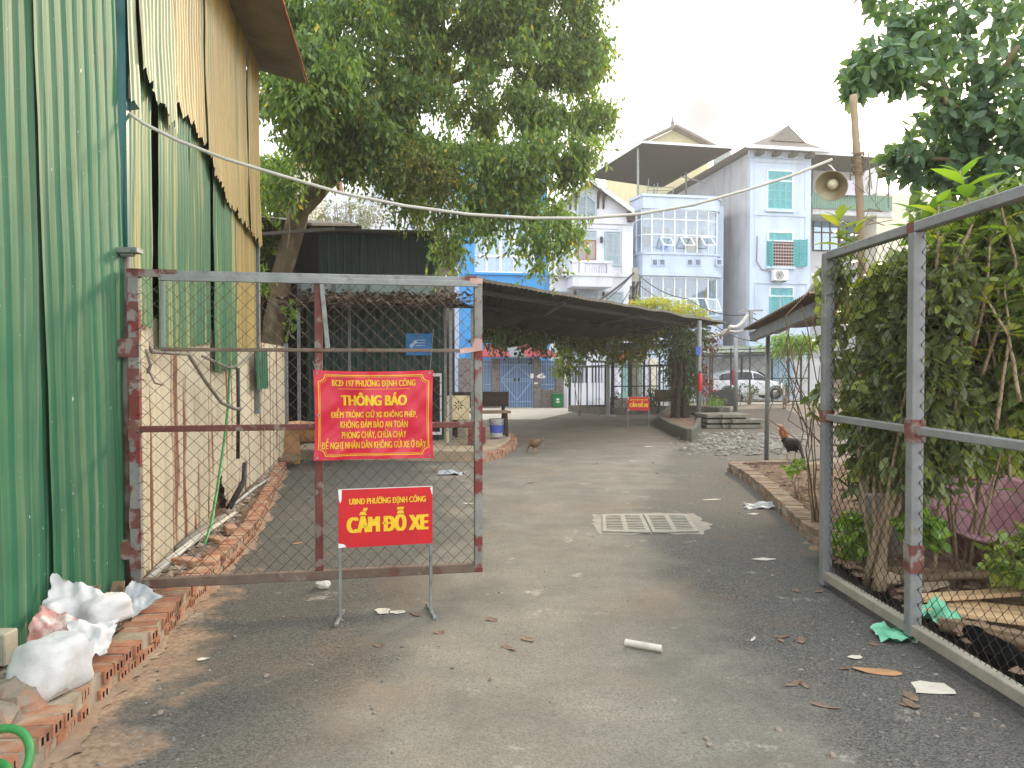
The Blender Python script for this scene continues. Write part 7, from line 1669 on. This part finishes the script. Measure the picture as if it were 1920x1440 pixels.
def rock(name, lab, c, r, seed, m, cat='stone', group=None, sq=(1, 1, .7)):
    q = MB(); n1, n2 = 12, 8; vs = []
    for j in range(n2 + 1):
        for i in range(n1):
            th, ph = 2 * math.pi * i / n1, math.pi * (j / n2 - .5); p = Vector((math.cos(ph) * math.cos(th), math.cos(ph) * math.sin(th), math.sin(ph))); k = r * (1 + .45 * noise.noise(p * 1.3 + Vector((seed * 3.1, 0, 0))) + .15 * noise.noise(p * 4 + Vector((seed, 9, 0))))
            vs.append(Vector(c) + Vector((p.x * k * sq[0], p.y * k * sq[1], p.z * k * sq[2])))
    q.add(vs, [(j * n1 + i, j * n1 + (i + 1) % n1, (j + 1) * n1 + (i + 1) % n1, (j + 1) * n1 + i) for j in range(n2) for i in range(n1)])
    return q.solo(name, m, lab, cat, group)
rock('rubble_stone', 'flat tan stone below the full white sack', (-2.15, 3.32, .17), .13, 1, mt['stone']); rock('rubble_stone', 'grey white stone against the kerb by the full sack', (-2.06, 3.38, .18), .075, 2, mt['stone'])
rock('rubble_stone', 'pale stone at the picture corner beside the hose', (-2.12, 3.10, .16), .11, 3, mt['stone']); rock('rubble_stone', 'small stone wedged next to the wooden block', (-2.30, 3.42, .18), .07, 4, mt['stone'])
q = MB(); q.box((-2.5, 3.50, .22), (-2.33, 3.60, .37)); q.solo('wooden_block', mt['wood_block'], 'squared wooden block end jutting out below the green fence', 'block', bevel=.006)
q = MB(); q.box((-2.52, 3.40, .05), (-2.32, 3.62, .215)); q.solo('wooden_block', mt['bark_dark'], 'dark block under the pale squared wooden block', 'block', bevel=.01)
q = MB(); q.tube([(-1.77 + .13 * math.cos(t) - .1, 2.72 + .10 * math.sin(t), .16 + .10 * math.sin(t)) for t in np.linspace(-1, 4.6, 30)], .016, 8); q.tube([(-1.92 + .16 * math.cos(t), 2.62 + .12 * math.sin(t), .18) for t in np.linspace(0, 5, 26)], .016, 8)
q.solo('garden_hose', mt['green_hose'], 'coil of bright green hose at the near left corner of the kerb', 'hose', smooth=True)
hp = [P(431, 690, 7.9), P(428, 760, 7.8), P(420, 830, 7.5), P(407, 920, 7.0), P(395, 985, 6.6), P(381, 1030, 6.3), P(372, 1050, 6.1)]
q = MB(); q.tube(hp, .014, 8); q.solo('garden_hose', mt['green_hose'], 'thin green hose hanging down the cream wall behind the closed gate', 'hose', smooth=True)
q = MB(); q.tube([P(275, 640, 5.6), P(285, 660, 5.6), P(322, 662, 5.8), P(352, 664, 6.1)], .014, 8); q.tube([P(352, 662, 6.1), P(385, 715, 6.7), P(415, 755, 7.2), P(440, 767, 7.5), P(452, 766, 7.6)], .016, 8); q.tube([P(380, 668, 6.9), P(420, 686, 7.6), P(432, 690, 7.8), P(450, 683, 8.2), P(470, 664, 8.6)], .014, 8)
q.solo('hanging_cable', mt['grey_hose'], 'grey cables looped along the top of the cream wall behind the gate', 'cable', smooth=True)
q = MB(); q.tube([P(446, 690, 8.0), P(447, 760, 8.0), P(446, 860, 7.98)], .02, 8); q.solo('black_pipe', mt['black_cable'], 'thin vertical dark blue pipe on the cream wall right of the green hose', 'pipe', smooth=True)
q = MB(); q.tube([P(274, 655, 5.5), P(282, 685, 5.5), P(277, 700, 5.5)], .012, 6); q.tube([P(277, 690, 5.5), P(290, 718, 5.5), P(305, 722, 5.5)], .008, 6); q.solo('hanging_cable', mt['grey_hose'], 'short cut cable ends dangling right of the gate hinge', 'cable', smooth=True)
for k, (a, b, r, m, lab) in enumerate([((278, 1085), (440, 962), .018, 'conduit', 'long pale pipe on the soil behind the closed gate, nearest the kerb'), ((290, 1068), (415, 978), .016, 'conduit', 'second pale pipe lying parallel beside the long one'), ((330, 1030), (420, 968), .03, 'grey_hose', 'thick grey hose on the soil close to the cream wall'), ((440, 945), (505, 898), .016, 'conduit', 'short pale pipe farther along the soil strip')]):
    A_, B_ = G(*a, .13), G(*b, .13); q = MB(); q.tube([A_, A_.lerp(B_, .5) + Vector((0, 0, .02)), B_], r, 8); q.solo('pipe', mt[m], lab, 'pipe', smooth=True)
A_ = G(428, 955, .12); q = MB(); q.tube([A_, A_ + Vector((.06, .3, .25)), A_ + Vector((.02, .45, .42))], .03, 8); q.solo('black_pipe', mt['black_cable'], 'short black pipe sticking up from the soil by the torn wall foot', 'pipe', smooth=True)
for k, (px, py, lab, rz_) in enumerate([(432, 993, 'loose red brick on the soil strip near the kerb', .5), (395, 1055, 'loose pale brick behind the closed gate beside the green hose end', .2), (350, 1055, 'half brick lying between the pipes behind the gate', 1.2), (408, 1015, 'dirty brick in the soil strip middle', .9)]):
    p_ = G(px, py, .13); q = MB(); q.box((p_.x - .05, p_.y - .11, .10), (p_.x + .05, p_.y + .11, .165), Matrix.Rotation(rz_, 3, 'Z')); q.solo('loose_brick', mt['brick'], lab, 'brick', bevel=.006)
# rubble on the soil strip (countless bits)
def icobits(name, m, pts, rmin, rmax, seed, kind='stuff'):
    rr = random.Random(seed); q = MB()
    for p in pts:
        r = rmin + (rmax - rmin) * rr.random() ** 2.5; a = rr.uniform(0, 6.28); el = rr.uniform(.6, 1.3); vs = []
        for k in range(6): t = a + k * math.pi / 3; vs.append((p[0] + r * el * math.cos(t) * rr.uniform(.75, 1.1), p[1] + r * math.sin(t) * rr.uniform(.75, 1.1), p[2] + r * rr.uniform(.0, .3)))
        vs += [(p[0] + r * rr.uniform(-.3, .3), p[1] + r * rr.uniform(-.3, .3), p[2] + r * rr.uniform(.45, .8))]
        q.add(vs, [(k, (k + 1) % 6, 6) for k in range(6)])
    return struct(q.build(name, m), kind)
rr = random.Random(3); pts = []
for _ in range(1500):
    y = rr.uniform(2.6, 11.8); u = rr.random(); x = lerp(WX(y), interp(y, KERB_L) - .2, u); pts.append((x, y, .105 + rr.uniform(-.02, .02)))
icobits('rubble', mt['stone'], pts, .012, .06, 4)
pts = []
for _ in range(2400):
    y = 2.3 + 12 * rr.random() ** 1.7; s = rr.random()
    if s < .42: x = 2.3 - abs(rr.gauss(0, .5)) if y < 6.5 else interp(y, KERB_R) - abs(rr.gauss(0, .45))
    elif s < .72: x = interp(y, KERB_L) + .05 + abs(rr.gauss(0, .5))
    else: x = rr.uniform(-1.9, 2.2)
    pts.append((x, y, gz(x, y) + .004))
icobits('gravel', M('gravel_grey', S(118, 114, 107), .9, .15, 9, island=.35, stains=[(S(170, 140, 112), 3, .6, .7, Z, .6)]), pts, .003, .014, 5)
pts = []
for _ in range(1400):
    t = G(rr.uniform(1300, 1500), rr.uniform(812, 850)); pts.append((t.x + rr.gauss(0, .3), t.y + rr.gauss(0, .4), gz(t.x, t.y) + .01))
icobits('gravel', M('gravel_pale', S(132, 128, 120), .9, .15, 9, island=.35), pts, .02, .09, 6)
pts = []
for _ in range(1500):
    y = rr.uniform(2.4, 11.5); x = lerp(2.45 if y < 6.55 else interp(y, KERB_R) + .2, 6, rr.random() ** 1.6); pts.append((x, y, .12))
icobits('garden_litter', mt['dry_leaf'], pts, .015, .06, 7)
# ------------------------------------------------------------------ litter on the road
def flake(name, lab, cat, px, py, w, l, rot, m, seed, curl=.012, group=None, up=0):
    p_ = G(px, py); rr = random.Random(seed); n = 12; out = []
    for k in range(n):
        t = 2 * math.pi * k / n; r = rr.uniform(.65, 1.1); out.append((math.cos(t) * l / 2 * r, math.sin(t) * w / 2 * r))
    cs, sn = math.cos(rot), math.sin(rot); z0 = gz(p_.x, p_.y) + .007 + up; q = MB()
    def pt(x, y, o=0): e = (x / l) ** 2 * 4 + (y / w) ** 2 * 2; return (p_.x + x * cs - y * sn, p_.y + x * sn + y * cs, z0 + curl * (e + noise.noise(Vector((x * 30, y * 30, seed)))) + o)
    vs = [pt(0, 0)] + [pt(x * .5, y * .5) for x, y in out] + [pt(x, y) for x, y in out]
    fs = [(0, 1 + k, 1 + (k + 1) % n) for k in range(n)] + [(1 + k, 1 + n + k, 1 + n + (k + 1) % n, 1 + (k + 1) % n) for k in range(n)]
    q.add(vs, fs); return q.solo(name, m, lab, cat, group)
mt['foam'] = M('foam', S(226, 222, 212), .8, .05, 9, stains=[(S(170, 158, 140), 8, .6, .75, Z, .5)])
flake('paper_scrap', 'large torn white paper on the gravel by the open gate', 'paper', 1746, 1293, .19, .25, .1, mt['paper'], 3, .006); flake('cardboard_scrap', 'torn orange brown cardboard piece near the large white paper', 'cardboard', 1652, 1262, .11, .27, -.3, mt['card'], 4, .010)
flake('paper_scrap', 'half of torn white paper right behind the sign feet', 'paper', 718, 1149, .12, .11, .3, mt['paper'], 5, .008); flake('paper_scrap', 'right half of the torn white paper pair by the sign', 'paper', 745, 1150, .09, .11, .0, mt['paper'], 6, .006)
rock('foam_piece', 'chunk of white foam lying left of the sign under the gate', G(606, 1104) + Vector((0, 0, .03)), .045, 7, mt['foam'], 'foam', None, (1.2, .7, .6))
p_ = G(1205, 1220); q = MB(); q.tube([(p_.x - .09, p_.y + .05, .03), (p_.x + .10, p_.y - .05, .03)], .019, 12, cap=False); q.tube([(p_.x + .10, p_.y - .05, .03), (p_.x - .09, p_.y + .05, .03)], .0165, 12, cap=False); q.solo('paper_roll', mt['paper'], 'rolled white paper tube lying alone on the road', 'paper roll', smooth=True)
flake('paper_scrap', 'narrow white strip on the dark asphalt right of the paper tube', 'paper', 1412, 1201, .025, .10, 1.0, mt['paper'], 8, .006)
for k, (px, py, s, lab) in enumerate([(1430, 952, .24, 'crumpled white plastic bag at the road edge before the bed'), (845, 890, .22, 'crumpled clear plastic bag behind the gate mesh near the lock side')]):
    p_ = G(px, py); crumple('plastic_litter', lab, 'litter', [p_ + Vector((-s, -s * .4, .015)), p_ + Vector((s * .8, -s * .5, .012)), p_ + Vector((s, s * .6, .03)), p_ + Vector((-s * .7, s * .5, .04))], s * .2, mt['sack_grey'], 20 + k, n=18)
for k, (px, py, w, l, lab) in enumerate([(1435, 1050, .09, .22, 'dirty white foam tray beside the foot of the brick edged bed'), (1335, 938, .10, .26, 'flat pale scrap near the far edge of the drain'), (1412, 965, .08, .16, 'small white scrap next to the crumpled bag')]): flake('paper_scrap', lab, 'litter', px, py, w, l, .2 * k, mt['paper'], 60 + k, .005)
for px, py, w, l, r, lab in ((1216, 838, .12, .3, .2, 'white plastic scrap far along the road'), (382, 1238, .05, .08, .8, 'small curled white scrap beside the near brick kerb'), (880, 945, .06, .16, 0, 'thin white scrap behind the lock stile of the closed gate'), (650, 985, .12, .2, .4, 'pale paper behind the standing sign'), (1003, 905, .05, .1, .4, 'orange peel scrap on the middle of the road'), (560, 1020, .06, .12, 1.0, 'orange paper scrap behind the gate mesh'), (1605, 1235, .06, .10, .3, 'white and brown torn wrapper beside the cardboard'), (1715, 1205, .04, .06, .8, 'small white shell like scrap under the gate rail')):
    flake('paper_scrap', lab, 'litter', px, py, w, l, r, mt['card'] if 'orange' in lab else mt['paper'], int(px), .006)
crumple('plastic_bag', 'green plastic bag crumpled on the road side of the open gate rail', 'bag', [Vector((2.13, 4.40, .012)), Vector((2.33, 4.38, .02)), Vector((2.34, 4.58, .05)), Vector((2.16, 4.60, .03))], .05, mt['plastic_green'], 4, n=9)
crumple('plastic_bag', 'green plastic bag crumpled on the garden side of the open gate rail', 'bag', [Vector((2.44, 4.42, .13)), Vector((2.60, 4.40, .15)), Vector((2.62, 4.62, .17)), Vector((2.46, 4.62, .14))], .05, mt['plastic_green'], 6, n=9)
rr = random.Random(77)
for k in range(34):
    if k < 20: px, py = rr.uniform(1430, 1760), rr.uniform(1090, 1330)
    elif k < 28: px, py = rr.uniform(960, 1500), rr.uniform(820, 1000)
    else: px, py = rr.uniform(640, 1000), rr.uniform(1080, 1240)
    p_ = G(px, py)
    if p_.x > 2.24 and p_.y < 6: continue
    flake('dry_leaf', 'curled brown dry leaf lying on the dark road surface', 'leaf', px, py, rr.uniform(.035, .06), rr.uniform(.07, .14), rr.uniform(0, 3), mt['dry_leaf'], 100 + k, .007, 'dry leaves on the road')
for k, (px, py) in enumerate(((1325, 1388), (1460, 1372), (922, 1276), (1830, 1343), (1720, 1340), (1880, 1365), (300, 1340), (640, 1165), (1330, 1400), (500, 1270), (440, 1196), (1560, 1420))):
    rock('pebble', 'small grey pebble lying loose on the road', G(px, py) + Vector((0, 0, .008)), rr.uniform(.010, .018), k, mt['stone'], 'pebble', 'pebbles on the road')
# ------------------------------------------------------------------ garden clutter behind the open gate
tb = thing('plastic_tub', 'wide faded purple tub tilted on its side among plants behind the open gate', 'tub', (3.42, 5.45, .50))
rm2 = Vector((-.12, -.40, .90)).normalized().to_track_quat('Z', 'Y').to_matrix()
q = MB(); q.lathe([(.0, -.26), (.24, -.25), (.34, -.08), (.41, .10), (.45, .11), (.45, .135), (.40, .13), (.33, -.05), (.22, -.20), (0, -.21)], 36); q.v = [tuple(rm2 @ Vector(v)) for v in q.v]; q.build('shell', mt['tub'], tb, smooth=True)
for k, (a, b, w, lab) in enumerate([((2.52, 4.72, .17), (3.7, 4.80, .22), .10, 'pale sawn plank lying across the soil, farthest of the planks'), ((2.50, 4.65, .13), (3.5, 3.9, .19), .11, 'pale sawn plank slanting toward the camera behind the gate mesh'), ((2.62, 4.78, .13), (3.75, 4.25, .14), .14, 'middle pale plank under the other planks'), ((2.5, 4.45, .13), (3.4, 3.55, .15), .07, 'narrow weathered plank nearest the gate rail')]):
    q = MB(); q.bar(a, b, w, .028); q.solo('wood_plank', mt['wood_pale'] if k < 3 else mt['wood_old'], lab, 'plank', bevel=.003)
for k, (a, b, r, lab) in enumerate([((2.5, 5.35, .16), (3.6, 5.0, .17), .045, 'thick log lying behind the planks'), ((2.6, 5.1, .18), (3.3, 4.9, .24), .03, 'thin branch resting over the thick log'), ((2.45, 4.35, .12), (3.2, 3.2, .14), .03, 'dark branch along the inside of the gate rail')]):
    q = MB(); q.tube([a, Vector(a).lerp(Vector(b), .5) + Vector((.03, .02, .02)), b], [r, r * .9, r * .75], 8); q.solo('log', mt['wood_old'], lab, 'log', smooth=True)
crumple('torn_sack', 'dirty pale sack flattened on the soil behind the open gate', 'sack', [Vector((2.46, 5.12, .13)), Vector((2.9, 5.05, .14)), Vector((2.92, 5.3, .17)), Vector((2.5, 5.35, .15))], .06, M('sack_dirty', S(196, 176, 152), .8, .12, 6), 9, n=9)
q = MB(); q.box((2.72, 5.9, .08), (2.9, 5.96, .62)); q.box((2.95, 6.0, .08), (3.1, 6.06, .8)); q.solo('concrete_stub', mt['concrete'], 'pale broken boards standing behind the climber stems', 'board', bevel=.01)
def netf(u, v): y = lerp(4.2, 3.0, u); x = 2.45 + .16 * v; return (x, y, .12 + .06 * math.sin(v * 3.1) + .03 * noise.noise(Vector((u * 14, v * 5, 2))))
q = MB(); q.grid(40, 8, netf); q.solo('black_netting', mt['tarp'], 'heap of black netting along the inside foot of the open gate', 'netting')

# ------------------------------------------------------------------ thin fog volume added to imitate lens glare
hz_m = bpy.data.materials.new('glare_haze'); hz_m.use_nodes = True; hn = hz_m.node_tree; hn.nodes.clear()
ho = hn.nodes.new('ShaderNodeOutputMaterial'); hv = hn.nodes.new('ShaderNodeVolumePrincipled')
hv.inputs['Color'].default_value = (.95, .95, .93, 1); hv.inputs['Density'].default_value = .0016; hv.inputs['Anisotropy'].default_value = .45
hn.links.new(hv.outputs[0], ho.inputs['Volume'])
q = MB(); q.box((-170, -40, -4), (170, 330, 19.5)); struct(q.build('glare_haze', hz_m), 'stuff')
